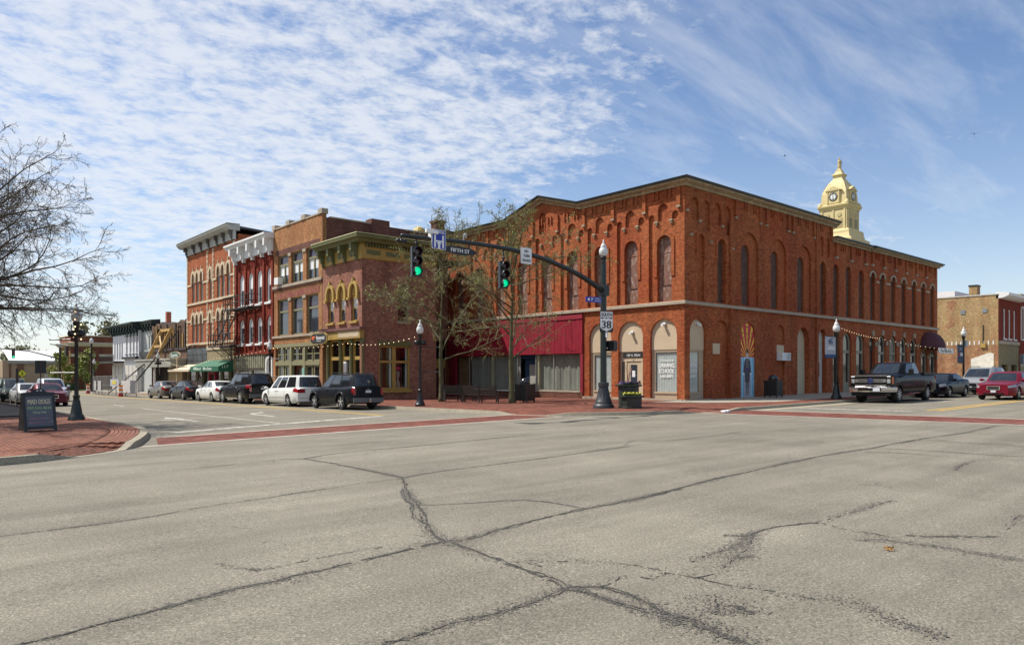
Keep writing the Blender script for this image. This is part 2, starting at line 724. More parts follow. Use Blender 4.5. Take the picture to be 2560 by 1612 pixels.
ASPH = asphaltM()
CONC = M('concrete', (0.37, 0.335, 0.265), 0.9, var=0.16, scale=1.2, bump=0.3, bscale=60, spec=0.2, fine=(40, (0.27, 0.245, 0.2)))
KERB = M('kerb_concrete', (0.37, 0.325, 0.24), 0.9, var=0.22, scale=1.7, bump=0.4, bscale=50, spec=0.2, fine=(30, (0.22, 0.195, 0.15)))
PAVE = brickM('paving_brick', (0.22, 0.075, 0.05), (0.155, 0.053, 0.038), (0.11, 0.07, 0.052), patch=(0.25, 0.085, 0.052), pamt=0.6, bw=0.21, rh=0.105, ms=0.009, stain=0.5, stainc=(0.12, 0.07, 0.055), flat=True, pscale=0.7)
BAND = brickM('crosswalk_brick', (0.21, 0.064, 0.045), (0.15, 0.045, 0.034), (0.14, 0.08, 0.062), patch=(0.23, 0.095, 0.07), pamt=0.5, bw=0.2, rh=0.1, ms=0.008, stain=0.35, stainc=(0.17, 0.12, 0.1), flat=True, pscale=0.6)
TURF = M('turf', (0.06, 0.105, 0.025), 0.95, var=0.4, scale=3, bump=0.8, bscale=40, spec=0.1)
SOIL = M('far_ground', (0.13, 0.135, 0.085), 0.95, var=0.35, scale=0.05, spec=0.1)
WHITEP = peelM('road_paint_white', (0.23, 0.21, 0.17), (0.52, 0.5, 0.44), 0.4, 0.58, 4.5)
YELLOWP = peelM('road_paint_yellow', (0.3, 0.23, 0.1), (0.58, 0.36, 0.06), 0.3, 0.42, 4.5)


def sheet(name, polys, dz, mat, kind='structure', parent=None):
    mb = MB()
    for poly in polys:
        tr = tessellate_polygon([[Vector((p[0], p[1], 0)) for p in poly]])
        b = len(mb.v)
        mb.v.extend([(p[0], p[1], gz(p[0], p[1]) + dz) for p in poly])
        for t in tr:
            a, bb, c = [Vector(mb.v[b + i]) for i in t]
            if (bb - a).cross(c - a).z < 0:
                t = (t[0], t[2], t[1])
            mb.f.append(tuple(b + i for i in t))
    o = mb.build(name, mat, parent, recalc=False)
    if kind and parent is None:
        o['kind'] = kind
    return o


def rectp(x0, x1, y0, y1):
    return [(x0, y0), (x1, y0), (x1, y1), (x0, y1)]


struct(sheet('ground', [rectp(-2500, 3000, -2500, 3000)], -0.12, SOIL))
ROAD = struct(sheet('road', [rectp(-60, 230, -40, 17.5), rectp(-60, 230, 17.5, 30), rectp(-4, 24, 30, 330)], 0.0, ASPH))

# near right block: kerb line from far Main Street round the corner into Fifth Street
def curve_pts(ctrl, n=8):
    out = []
    for i in range(len(ctrl) - 1):
        p0 = Vector(ctrl[max(i - 1, 0)]); p1 = Vector(ctrl[i]); p2 = Vector(ctrl[i + 1]); p3 = Vector(ctrl[min(i + 2, len(ctrl) - 1)])
        for k in range(n):
            t = k / n
            out.append(tuple(0.5 * ((2 * p1) + (-p0 + p2) * t + (2 * p0 - 5 * p1 + 4 * p2 - p3) * t * t + (-p0 + 3 * p1 - 3 * p2 + p3) * t ** 3)))
    out.append(tuple(ctrl[-1]))
    return out


def kerbed(name, path, inner, mat_in, hfun, drop=0.0):
    """path: kerb line (x,y), block on its right-hand side; inner: closing points of the block"""
    n = len(path)
    mk = MB()
    H = [hfun(p) for p in path]
    for i in range(n):
        pass
    # kerb stones: top 0.17 wide, face slightly battered
    b = len(mk.v)
    offs = []
    for i in range(n):
        a = Vector(path[max(i - 1, 0)]); c = Vector(path[min(i + 1, n - 1)])
        d = (c - a).normalized()
        offs.append(Vector((d.y, -d.x)))
    prof = [(-0.03, -0.2), (-0.03, 0.0), (0.015, 1.0), (0.21, 1.0), (0.21, -0.2)]
    for i in range(n):
        p = Vector(path[i])
        for d, h in prof:
            q = p + offs[i] * d
            z = gz(q.x, q.y) + (H[i] if h == 1.0 else (h if h < 0 else -0.03))
            mk.v.append((q.x, q.y, z))
    m = len(prof)
    for i in range(n - 1):
        for k in range(m - 1):
            mk.f.append((b + i * m + k, b + (i + 1) * m + k, b + (i + 1) * m + k + 1, b + i * m + k + 1))
    kerb = mk.build(name + '_kerb' if False else 'kerb', KERB, None)
    struct(kerb)
    # paved strip that dips with the kerb at the ramps, then the level part
    ms = MB()
    inn = []
    for i in range(n):
        p = Vector(path[i])
        q0 = p + offs[i] * 0.185
        q1 = p + offs[i] * 1.5
        inn.append((q1.x, q1.y))
        ms.v.append((q0.x, q0.y, gz(q0.x, q0.y) + H[i] - 0.008 - drop))
        ms.v.append((q1.x, q1.y, gz(q1.x, q1.y) + 0.14 - drop))
    for i in range(n - 1):
        ms.f.append((2 * i, 2 * i + 2, 2 * i + 3, 2 * i + 1))
    poly = inn + list(inner)
    tr = tessellate_polygon([[Vector((p[0], p[1], 0)) for p in poly]])
    b = len(ms.v)
    ms.v.extend([(p[0], p[1], gz(p[0], p[1]) + 0.14 - drop) for p in poly])
    for t in tr:
        ms.f.append(tuple(b + i for i in t))
    for i, f in enumerate(ms.f):
        a, bb, c = [Vector(ms.v[k]) for k in f[:3]]
        if (bb - a).cross(c - a).z < 0:
            ms.f[i] = tuple(reversed(f))
    o = struct(ms.build(name, mat_in, None, recalc=False))
    return kerb, o


def ramp_h(centres, full=0.13, low=0.012, half=1.1, fade=0.9):
    def f(p):
        h = full
        for c in centres:
            d = math.hypot(p[0] - c[0], p[1] - c[1])
            t = max(0.0, min(1.0, (d - half) / fade))
            h = min(h, low + (full - low) * t)
        return h
    return f


def dense(path, step=0.35):
    out = [path[0]]
    for a, b in zip(path[:-1], path[1:]):
        L = math.hypot(b[0] - a[0], b[1] - a[1])
        k = max(1, int(L / step)) if L < 12 else max(1, int(L / 6))
        for i in range(1, k + 1):
            out.append((a[0] + (b[0] - a[0]) * i / k, a[1] + (b[1] - a[1]) * i / k))
    return out


corner_r = curve_pts([(19.25, 24.5), (19.3, 22.4), (19.75, 20.5), (21.1, 18.9), (23.0, 17.65), (25.0, 16.95), (27.0, 16.7), (29.0, 16.65)], 6)
path_r = dense([(200, 16.65), (60, 16.65), (34, 16.65)] + corner_r[::-1] + [(19.25, 34), (19.25, 50), (19.25, 112)])
# travelling this way the block lies on the right of the path
kerbed('plaza', path_r, [(24.4, 112), (24.4, 46), (33, 44.5), (33, 23.5), (200, 23.5)], PAVE,
       ramp_h([(19.45, 21.4), (25.6, 16.85)], half=0.8))
# concrete walk along the shaded side of the corner block and along the Main Street shops
sheet('sidewalk', [[(33.2, 18.35), (200, 18.0), (200, 23.4), (29.8, 23.4), (30.5, 20.6)]], 0.146, CONC)
sheet('sidewalk', [[(20.1, 45.0), (23.2, 45.0), (23.2, 112), (20.1, 112)]], 0.146, CONC)

# near left corner
corner_l = curve_pts([(-30, 17.2), (-8, 17.2), (0.6, 17.05), (2.9, 17.5), (4.3, 18.55), (5.2, 20.6), (5.95, 23.2), (6.25, 25.6), (6.32, 29), (6.32, 36)], 6)
path_l = dense([(6.32, 110), (6.32, 50), (6.32, 36)] + corner_l[::-1])
path_l = path_l[::-1]
path_l = path_l[::-1]
PAVEBED = M('paver_bed', (0.10, 0.075, 0.06), 0.95, var=0.3, scale=2)
kl, left_walk = kerbed('brick_sidewalk', path_l, [(-30, 110)], PAVEBED, ramp_h([(3.75, 18.0)], full=.15, half=0.75, fade=0.7), drop=.035)
sheet('sidewalk', [[(-20, 37.2), (5.6, 37.2), (5.6, 110), (-20, 110)]], 0.148, M('walk_old', (0.17, 0.15, 0.115), 0.92, var=0.2, scale=1.5, spec=0.2))


def in_poly(p, poly):
    c = False
    j = len(poly) - 1
    for i in range(len(poly)):
        a, b = poly[i], poly[j]
        if (a[1] > p[1]) != (b[1] > p[1]) and p[0] < (b[0] - a[0]) * (p[1] - a[1]) / (b[1] - a[1]) + a[0]:
            c = not c
        j = i
    return c


def paverM():
    m, nt, p = _base('clay_paver')
    g = nt.nodes.new('ShaderNodeNewGeometry')
    rnd = nt.nodes.new('ShaderNodeObjectInfo')
    ad = nt.nodes.new('ShaderNodeMath'); ad.operation = 'ADD'
    nt.links.new(g.outputs['Random Per Island'], ad.inputs[0])
    nt.links.new(rnd.outputs['Random'], ad.inputs[1])
    fr = nt.nodes.new('ShaderNodeMath'); fr.operation = 'FRACT'
    nt.links.new(ad.outputs[0], fr.inputs[0])
    c = _mix(nt, fr.outputs[0], (0.15, 0.062, 0.04), (0.27, 0.105, 0.062))
    pos = g.outputs['Position']
    c = _mix(nt, _range(nt, _noise(nt, pos, 0.8, 6, 0.7), 0.42, 0.68, 0, 0.6), c, (0.14, 0.075, 0.06))
    c = _mix(nt, _range(nt, _noise(nt, pos, 30, 3, 0.7), 0.4, 0.7, 0, 0.35), c, (0.29, 0.155, 0.11))
    nt.links.new(c, p.inputs['Base Color'])
    p.inputs['Roughness'].default_value = 0.85
    p.inputs['Specular IOR Level'].default_value = 0.25
    return m


PAVER = paverM()


def lay_pavers():
    """clay pavers of the near left corner: courses follow the kerb, then straight courses"""
    random.seed(11)
    hf = ramp_h([(3.75, 18.0)], full=.15, half=0.75, fade=0.7)
    edge = [p for p in corner_l if p[0] > -7 and p[1] < 37]
    edge_d = dense(edge, 0.1)
    off = []
    for i in range(len(edge_d)):
        a = Vector(edge_d[max(i - 1, 0)]); c = Vector(edge_d[min(i + 1, len(edge_d) - 1)])
        d = (c - a).normalized()
        off.append(Vector((-d.y, d.x)))
    def z_at(x, y):
        best = 1e9; bi = 0
        for i in range(0, len(edge_d), 3):
            dd = (edge_d[i][0] - x) ** 2 + (edge_d[i][1] - y) ** 2
            if dd < best:
                best = dd; bi = i
        dist = math.sqrt(best)
        h = hf(edge_d[bi])
        t = max(0.0, min(1.0, (dist - 0.19) / 1.31))
        return gz(x, y) + (h - 0.008) * (1 - t) + 0.14 * t
    bricks = []
    # curved border courses
    s_len = [0]
    for a, b in zip(edge_d[:-1], edge_d[1:]):
        s_len.append(s_len[-1] + math.hypot(b[0] - a[0], b[1] - a[1]))
    def at(s, d):
        lo = 0
        hi = len(s_len) - 1
        while hi - lo > 1:
            m = (lo + hi) // 2
            if s_len[m] <= s: lo = m
            else: hi = m
        t = (s - s_len[lo]) / max(1e-6, s_len[hi] - s_len[lo])
        p = Vector(edge_d[lo]).lerp(Vector(edge_d[hi]), t)
        o = off[lo].lerp(off[hi], t).normalized()
        q = p + o * d
        return q, math.atan2(o.y, o.x) - math.pi / 2
    for k in range(7):
        d = 0.272 + 0.107 * k
        s = 0.1 + (0.1 if k % 2 else 0)
        while s < s_len[-1] - 0.2:
            q, a = at(s, d)
            bricks.append((q.x, q.y, a))
            s += 0.213
    inner = [tuple(at(s * 0.25, 0.272 + 0.107 * 7)[0]) for s in range(int(s_len[-1] * 4))]
    poly = inner + [(-8, 37), (-8, 17.9)]
    y = 17.6
    r = 0
    while y < 37:
        x = -7.0 + (0.106 if r % 2 else 0)
        while x < 6.4:
            if in_poly((x, y), poly):
                bricks.append((x, y, 0.0))
            x += 0.213
        y += 0.107
        r += 1
    F = Vector((0.6574, 0.7536))
    Rr = Vector((0.7536, -0.6574))
    vis = []
    for x, y, a in bricks:
        p = Vector((x, y))
        dep = p.dot(F)
        px = 1280 + 1809 * p.dot(Rr) / dep
        if -60 < px < 400 and y < 36.8:
            vis.append((dep, x, y, a))
    vis.sort()
    # one unit paver shared by the largest 300; the rest is one joined part
    um = MB()
    w, h, t = 0.2, 0.0985, 0.045
    um.add([(-w/2, -h/2, -t), (w/2, -h/2, -t), (w/2, h/2, -t), (-w/2, h/2, -t),
            (-w/2+.004, -h/2+.004, 0), (w/2-.004, -h/2+.004, 0), (w/2-.004, h/2-.004, 0), (-w/2+.004, h/2-.004, 0)],
           [(4, 5, 6, 7), (0, 1, 5, 4), (1, 2, 6, 5), (2, 3, 7, 6), (3, 0, 4, 7)])
    me = bpy.data.meshes.new('paving_brick')
    me.from_pydata(um.v, [], um.f)
    me.materials.append(PAVER)
    rest = MB()
    for i, (dep, x, y, a) in enumerate(vis):
        z = z_at(x, y) + 0.012 + random.uniform(-0.0025, 0.003)
        if i < 300:
            o = bpy.data.objects.new('paving_brick', me)
            COL.objects.link(o)
            o.location = (x, y, z)
            o.rotation_euler = (random.uniform(-.012, .012), random.uniform(-.008, .008), a)
            o.parent = left_walk
        else:
            ca, sa = math.cos(a), math.sin(a)
            rest.add([(x + v[0] * ca - v[1] * sa, y + v[0] * sa + v[1] * ca, z + v[2]) for v in um.v], um.f)
    o = rest.build('paving_bricks', PAVER, left_walk, recalc=False)
    o['kind'] = 'stuff'


lay_pavers()


def plaza_edge_bricks():
    pass


# crosswalk bands with concrete edging
BANDS = []
mA = [(5.2, 19.35), (12, 19.75), (19.6, 19.9), (19.4, 22.1), (12, 22.0), (5.75, 21.6)]
struct(sheet('crosswalk', [mA], 0.004, BAND))
struct(sheet('crosswalk', [[(25.15, -9.0), (27.75, -9.0), (27.75, 16.75), (25.15, 16.95)]], 0.004, BAND))
for pl in ([(4.6, 19.0), (12, 19.42), (19.8, 19.6), (19.7, 19.87), (12, 19.72), (4.9, 19.3)], [(5.8, 21.63), (12, 22.03), (19.4, 22.13), (19.4, 22.4), (12, 22.3), (5.85, 21.9)],
           [(24.85, -9), (25.12, -9), (25.12, 16.9), (24.85, 17.0)], [(27.78, -9), (28.05, -9), (28.05, 16.6), (27.78, 16.65)]):
    struct(sheet('crosswalk_edging', [pl], 0.005, M('edging_concrete', (0.36, 0.31, 0.25), 0.9, var=0.25, scale=2)))
# light concrete apron between band and lane on Fifth Street
# painted markings
def line(name, x0, y0, x1, y1, w, mat):
    d = Vector((x1 - x0, y1 - y0)).normalized()
    n = Vector((-d.y, d.x)) * (w / 2)
    k = max(1, int(math.hypot(x1 - x0, y1 - y0) / 8))
    polys = []
    for i in range(k):
        a = Vector((x0, y0)).lerp(Vector((x1, y1)), i / k)
        b = Vector((x0, y0)).lerp(Vector((x1, y1)), (i + 1) / k)
        polys.append([tuple(a - n), tuple(b - n), tuple(b + n), tuple(a + n)])
    return struct(sheet(name, polys, 0.0045, mat))


line('stop_line', 6.7, 23.35, 10.5, 24.55, 0.45, WHITEP)
line('stop_line', 10.6, 24.6, 15.5, 25.9, 0.45, WHITEP)
line('lane_line', 10.75, 25.0, 10.95, 44, 0.15, WHITEP)
line('lane_line', 11.0, 48, 11.3, 52, 0.13, WHITEP)
line('centre_line', 15.75, 26.5, 16.6, 118, 0.13, YELLOWP)
line('centre_line', 16.05, 26.5, 16.9, 118, 0.13, YELLOWP)
line('parking_line', 6.5, 41.5, 9.3, 44.0, 0.12, WHITEP)
line('stop_line', 30.6, 11.1, 30.9, 16.2, 0.4, WHITEP)
line('centre_line', 31.5, 10.9, 90, 11.4, 0.17, YELLOWP)
line('centre_line', 31.5, 10.5, 90, 11.0, 0.17, YELLOWP)
struct(sheet('turn_arrow', [[(12.3, 29.4), (12.55, 29.4), (12.75, 32.3), (12.5, 32.3)], [(12.5, 32.3), (12.75, 32.3), (13.15, 33.1), (13.0, 33.4)], [(12.85, 33.0), (13.35, 32.6), (13.75, 34.0)]], 0.0045, WHITEP))
struct(sheet('turn_arrow', [[(8.95, 28.6), (9.2, 28.6), (9.2, 31.4), (8.95, 31.4)], [(8.7, 31.4), (9.45, 31.4), (9.08, 32.9)], [(8.95, 30.2), (8.95, 29.9), (8.3, 30.6), (8.45, 30.8)]], 0.0045, WHITEP))
# lighter gutter pan along Fifth Street
struct(sheet('gutter', [[(28.2, 15.95), (120, 15.95), (120, 16.6), (28.2, 16.6)]], 0.003, M('gutter_concrete', (0.33, 0.285, 0.2), 0.9, var=0.2, scale=1.5)))

# tarred cracks: irregular ribbons lying in the road
CRACK = peelM('tar_seal', (0.035, 0.033, 0.03), (0.17, 0.152, 0.12), 0.5, 0.6, 55, 0.85)
CRACKF = peelM('tar_seal_worn', (0.06, 0.055, 0.05), (0.26, 0.232, 0.178), 0.44, 0.54, 48, 0.88)


def crack(pts, w, mat=CRACK, seed=1, dz=0.003, jag=0.5, gaps=0.0, name='tar_seam'):
    rnd = random.Random(seed)
    P = dense(curve_pts(pts, 5), 0.07)
    mb = MB()
    off = 0.0
    woff = 1.0
    L = []
    for i, p in enumerate(P):
        a = Vector(P[max(i - 1, 0)]); c = Vector(P[min(i + 1, len(P) - 1)])
        d = (c - a)
        if d.length < 1e-6:
            d = Vector((1, 0))
        d.normalize()
        n = Vector((-d.y, d.x))
        off += rnd.uniform(-1, 1) * w * jag - off * 0.18
        woff += rnd.uniform(-0.35, 0.35) - (woff - 1) * 0.2
        ww = w * max(0.12, min(2.1, woff)) / 2
        q = Vector(p) + n * off
        l = q + n * ww * rnd.uniform(0.5, 1.4)
        r = q - n * ww * rnd.uniform(0.5, 1.4)
        L.append((l, r))
    i = 0
    for k in range(len(L) - 1):
        if gaps and rnd.random() < gaps:
            continue
        (a, b), (c, d) = L[k], L[k + 1]
        q = [a, b, d, c]
        mb.add([(v.x, v.y, gz(v.x, v.y) + dz) for v in q], [(0, 1, 2, 3)])
    o = mb.build(name, mat, ROAD, recalc=True)
    return o


CR = [
    ([(6.44, 13.74), (6.45, 12.02), (6.41, 10.68), (6.36, 9.97)], 0.05, 0),
    ([(6.36, 9.97), (5.5, 8.45), (5.11, 7.6), (4.57, 6.72), (4.31, 6.16), (4.25, 5.85)], 0.05, 0),
    ([(6.36, 9.97), (7.0, 10.15), (8.14, 10.23), (9.86, 10.29), (12.7, 10.55)], 0.035, 0),
    ([(12.77, 10.75), (13.81, 11.31), (14.58, 10.7), (17.67, 10.78)], 0.025, 1),
    ([(6.31, 9.89), (5.62, 9.95), (4.86, 9.81), (4.2, 9.75)], 0.03, 1),
    ([(4.17, 9.69), (3.27, 9.59), (2.42, 9.36), (1.72, 9.32), (0.95, 9.36)], 0.018, 1),
    ([(6.03, 13.98), (6.47, 13.8), (7.31, 14.14), (8.89, 14.21), (10.92, 14.38), (13.34, 14.58)], 0.03, 0),
    ([(4.42, 13.81), (5.37, 13.89), (6.01, 13.99)], 0.02, 1),
    ([(4.25, 5.85), (3.83, 5.83), (3.25, 5.75), (2.75, 5.7), (2.44, 5.65)], 0.085, 0),
    ([(2.43, 5.66), (2.06, 5.67), (1.67, 5.59), (1.22, 5.52), (0.82, 5.44), (0.6, 5.4)], 0.04, 0),
    ([(4.25, 5.85), (4.51, 5.8), (5.18, 5.93), (6.07, 6.05), (7.31, 6.07), (8.55, 6.17)], 0.055, 0),
    ([(7.17, 6.04), (8.23, 6.18), (9.31, 6.3), (10.48, 6.39), (12.43, 6.57), (14.47, 6.6), (15.85, 6.53), (18.7, 6.55), (21.06, 6.39)], 0.06, 0),
    ([(21.06, 6.39), (24.4, 6.55)], 0.04, 0),
    ([(4.25, 5.85), (4.15, 5.21), (4.12, 4.72), (4.08, 4.26), (3.97, 3.92)], 0.06, 0),
    ([(4.23, 4.84), (4.26, 4.66), (4.23, 4.43)], 0.05, 1),
    ([(3.97, 3.92), (3.52, 3.85), (3.13, 3.84), (2.82, 3.89), (2.53, 3.85), (2.32, 3.87)], 0.04, 0),
    ([(3.97, 3.92), (4.0, 3.64), (3.98, 3.31), (3.98, 3.02), (3.94, 2.84)], 0.04, 0),
    ([(3.97, 3.92), (4.2, 3.74), (4.17, 3.39), (4.09, 3.11), (4.04, 2.92)], 0.04, 0),
    ([(4.05, 3.0), (4.05, 2.78), (4.01, 2.56), (3.98, 2.32)], 0.09, 0),
    ([(4.06, 3.87), (4.25, 3.78), (4.56, 3.87), (4.67, 3.63), (4.91, 3.67)], 0.035, 1),
    ([(4.34, 4.74), (4.64, 4.42), (4.84, 4.03), (4.91, 3.67)], 0.045, 1),
    ([(4.9, 3.68), (4.9, 3.41), (4.94, 3.16), (5.02, 2.79), (5.11, 2.51), (5.22, 2.32), (5.08, 2.04), (4.97, 1.79), (4.93, 1.59)], 0.05, 1),
    ([(4.9, 3.41), (5.21, 3.39), (5.56, 3.49), (5.93, 3.62), (6.48, 3.84), (6.69, 3.95)], 0.05, 1),
    ([(5.31, 3.73), (5.66, 3.76), (6.05, 3.78), (6.62, 3.91)], 0.045, 1),
    ([(5.61, 3.52), (5.75, 3.51), (5.91, 3.44)], 0.05, 1),
    ([(6.41, 4.1), (6.55, 3.92), (6.69, 3.95), (6.96, 3.96), (7.34, 3.88), (7.66, 3.75)], 0.045, 0),
    ([(7.66, 3.75), (7.99, 3.74), (8.62, 3.74), (9.29, 3.76), (9.66, 3.69)], 0.04, 1),
    ([(7.66, 3.75), (7.55, 3.44), (7.53, 3.18), (7.51, 2.89)], 0.035, 1),
    ([(7.13, 3.06), (7.33, 2.97), (7.35, 2.72), (7.42, 2.46), (7.38, 2.11), (7.41, 1.8)], 0.045, 1),
    ([(7.69, 2.85), (7.82, 2.66), (8.01, 2.43), (8.25, 2.23)], 0.05, 0),
    ([(8.25, 2.23), (8.68, 2.23), (9.43, 2.33), (9.67, 2.34)], 0.05, 1),
    ([(4.65, 3.05), (4.43, 2.89), (4.27, 2.8)], 0.1, 1),
    ([(4.53, 2.84), (4.49, 2.74), (4.42, 2.66)], 0.09, 0),
    ([(15.81, 6.57), (16.01, 5.61), (16.0, 4.71), (16.01, 3.88)], 0.02, 0),
    ([(14.94, 6.31), (15.23, 5.64), (15.06, 4.71), (15.43, 3.74)], 0.016, 1),
    ([(18.53, 6.42), (18.22, 5.53), (18.38, 4.78), (17.96, 4.35)], 0.02, 0),
    ([(15.07, 4.31), (14.23, 4.32), (13.2, 4.13), (13.31, 3.73)], 0.03, 1),
    ([(5.13, 7.74), (5.63, 7.41), (6.4, 6.99), (6.49, 6.07)], 0.012, 1),
    ([(5.75, 9.02), (5.3, 8.27), (5.1, 7.77), (4.68, 7.13), (4.57, 6.72)], 0.018, 0),
    ([(2.38, 6.16), (2.57, 6.08), (2.98, 6.13), (3.65, 6.09)], 0.022, 1),
    ([(2.25, 6.58), (2.35, 6.26), (2.45, 6.05)], 0.03, 1)]
HAIR = M('crack_shadow', (0.022, 0.02, 0.018), 0.9)
FLECK = M('tar_fleck', (0.095, 0.087, 0.075), 0.9, var=.4, scale=20)


def flecks(pts, w, seed, dens, dz):
    """crumbled tar and loosened aggregate either side of a seam"""
    rnd = random.Random(seed)
    P = dense(curve_pts(pts, 5), 0.07)
    mb = MB()
    for a, b in zip(P[:-1], P[1:]):
        L = math.hypot(b[0] - a[0], b[1] - a[1])
        if L < 1e-5: continue
        n = Vector((-(b[1] - a[1]) / L, (b[0] - a[0]) / L))
        k = L * dens * (0.55 + 0.45 * math.sin(a[0] * 2.3 + a[1] * 1.7))
        k = int(k) + (rnd.random() < k - int(k))
        for _ in range(k):
            q = Vector(a).lerp(Vector(b), rnd.random()) + n * rnd.gauss(0, w)
            r = rnd.uniform(.003, .0085)
            t = rnd.uniform(0, 6.28)
            mb.add([(q.x + r * math.cos(t + j * 1.57) * (1.6 if j % 2 else 1), q.y + r * math.sin(t + j * 1.57), gz(q.x, q.y) + dz) for j in range(4)], [(0, 1, 2, 3)])
    mb.build('tar_crumbs', FLECK, ROAD, recalc=False, kind='stuff')


for i, (pts, w, worn) in enumerate(CR):
    if not worn:
        crack(pts, w * .6, CRACK, seed=i * 3 + 1, dz=0.003 + 0.0002 * (i % 5), gaps=0.06)
        crack(pts, 0.012, HAIR, seed=i * 3 + 3, dz=0.0045 + 0.0002 * (i % 5), jag=2.2, gaps=0.2)
    else:
        crack(pts, .011, HAIR, seed=i * 3 + 3, dz=0.0035 + 0.0002 * (i % 5), jag=2.0, gaps=.45)
    flecks(pts, w * (1.1 if not worn else 1.25), i, 420 + 5200 * w, 0.0055)

# ------------------------------------------------------------------ building materials
B_ORANGE = brickM('orange_brick', (0.47, 0.125, 0.035), (0.36, 0.085, 0.024), (0.29, 0.14, 0.075), patch=(0.34, 0.068, 0.025), pamt=0.65, stain=0.32, stainc=(0.085, 0.026, 0.016), pscale=0.45)
B_PINK = brickM('pinkish_brick', (0.36, 0.125, 0.08), (0.26, 0.075, 0.05), (0.42, 0.29, 0.21), patch=(0.27, 0.085, 0.055), pamt=0.4, ms=0.014, stain=0.2)
B_YELLOW = brickM('yellow_brick', (0.47, 0.225, 0.08), (0.36, 0.15, 0.055), (0.36, 0.24, 0.14), patch=(0.33, 0.12, 0.05), pamt=0.55, stain=0.25)
B_OLD = brickM('old_dark_brick', (0.17, 0.06, 0.042), (0.115, 0.042, 0.034), (0.2, 0.13, 0.1), patch=(0.22, 0.09, 0.055), pamt=0.5, stain=0.55, stainc=(0.055, 0.032, 0.028))
B_RED = brickM('painted_red_brick', (0.27, 0.042, 0.02), (0.23, 0.034, 0.017), (0.2, 0.032, 0.018), patch=(0.2, 0.03, 0.017), pamt=0.5, stain=0.3, stainc=(0.09, 0.02, 0.015), ms=0.006)
B_GOTH = brickM('gothic_orange_brick', (0.46, 0.14, 0.05), (0.39, 0.105, 0.038), (0.36, 0.18, 0.1), patch=(0.38, 0.095, 0.04), pamt=0.5, stain=0.15, ms=0.008)
B_TAN = brickM('tan_painted_brick', (0.50, 0.36, 0.18), (0.44, 0.31, 0.15), (0.36, 0.25, 0.13), patch=(0.40, 0.20, 0.10), pamt=0.55, stain=0.35, stainc=(0.36, 0.14, 0.07), pscale=0.55)
B_TAN2 = brickM('stripped_brick', (0.40, 0.17, 0.085), (0.33, 0.13, 0.065), (0.42, 0.29, 0.18), patch=(0.46, 0.30, 0.15), pamt=0.7, stain=0.25, stainc=(0.24, 0.09, 0.05), pscale=0.9)
B_BROWN = brickM('brown_brick', (0.26, 0.085, 0.045), (0.21, 0.065, 0.036), (0.24, 0.12, 0.08), stain=0.15)
B_CHAR = brickM('burnt_brick', (0.22, 0.115, 0.07), (0.12, 0.065, 0.045), (0.2, 0.15, 0.1), patch=(0.06, 0.05, 0.045), pamt=0.8, stain=0.6, stainc=(0.03, 0.025, 0.022), pscale=1.2)
STONE = M('belt_stone', (0.43, 0.36, 0.265), 0.85, var=0.22, scale=1.4, bump=0.3, fine=(14, (0.3, 0.25, 0.19)))
CORNI = M('weathered_cornice', (0.44, 0.34, 0.2), 0.8, var=0.25, scale=1.5, fine=(9, (0.2, 0.15, 0.085)))
ROOFE = M('roof_edge', (0.022, 0.026, 0.026), 0.5, var=0.2)
ROOFM = M('roofing', (0.07, 0.07, 0.072), 0.9, var=0.3, scale=1)
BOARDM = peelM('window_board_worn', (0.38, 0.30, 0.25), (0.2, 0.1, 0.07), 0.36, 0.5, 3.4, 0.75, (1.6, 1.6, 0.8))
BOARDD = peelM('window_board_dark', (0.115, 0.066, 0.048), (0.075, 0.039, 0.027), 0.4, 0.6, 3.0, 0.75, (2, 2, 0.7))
CREAM = M('cream_panel', (0.52, 0.41, 0.275), 0.75, var=0.07, scale=1.5)
CREAMD = M('cream_trim', (0.40, 0.315, 0.22), 0.7, var=0.1, scale=2)
WHITE = M('white_paint', (0.74, 0.74, 0.72), 0.6, var=0.06, scale=2)
OLIVE = M('olive_trim', (0.235, 0.215, 0.115), 0.6, var=0.12, scale=2)
OLIVE2 = M('olive_grey_trim', (0.235, 0.215, 0.155), 0.6, var=0.12, scale=2)
MUSTARD = M('mustard_paint', (0.40, 0.265, 0.065), 0.6, var=0.14, scale=2)
MOSS = M('moss_green_paint', (0.135, 0.14, 0.05), 0.6, var=0.15, scale=2)
REDW = peelM('red_boards', (0.2, 0.007, 0.018), (0.33, 0.018, 0.038), 0.35, 0.7, 1.6, 0.6, (3, 3, 0.5))
REDT = M('red_trim', (0.25, 0.011, 0.026), 0.6, var=0.1, scale=2)
GLASS = M('window_glass', (0.018, 0.021, 0.024), 0.04, var=0.0, spec=0.9)
GLASSB = M('window_glass_blue', (0.035, 0.045, 0.06), 0.05, var=0.3, scale=0.7, spec=0.9)
PANE = glassM('shop_glass', (0.82, 0.86, 0.84))
BLIND = M('window_blind', (0.72, 0.73, 0.72), 0.8, var=0.08, scale=4)
CURT = M('grey_curtain', (0.34, 0.325, 0.285), 0.9, var=0.12, scale=1.6)
DARKIN = M('dark_interior', (0.03, 0.028, 0.026), 0.9, var=0.2, scale=1)
BLACK = M('black_metal', (0.012, 0.013, 0.013), 0.4, var=0.15, scale=6, spec=0.5)
IRON = M('rusty_iron', (0.03, 0.018, 0.014), 0.7, var=0.3, scale=5)
BLUED = M('blue_door_paint', (0.018, 0.05, 0.1), 0.5, var=0.12, scale=3)
TEAL = M('teal_door_paint', (0.05, 0.15, 0.13), 0.55, var=0.15, scale=3)
WOODB = M('weathered_wood', (0.22, 0.13, 0.065), 0.8, var=0.25, scale=4)
TIMBER = M('new_timber', (0.50, 0.31, 0.10), 0.75, var=0.15, scale=4)
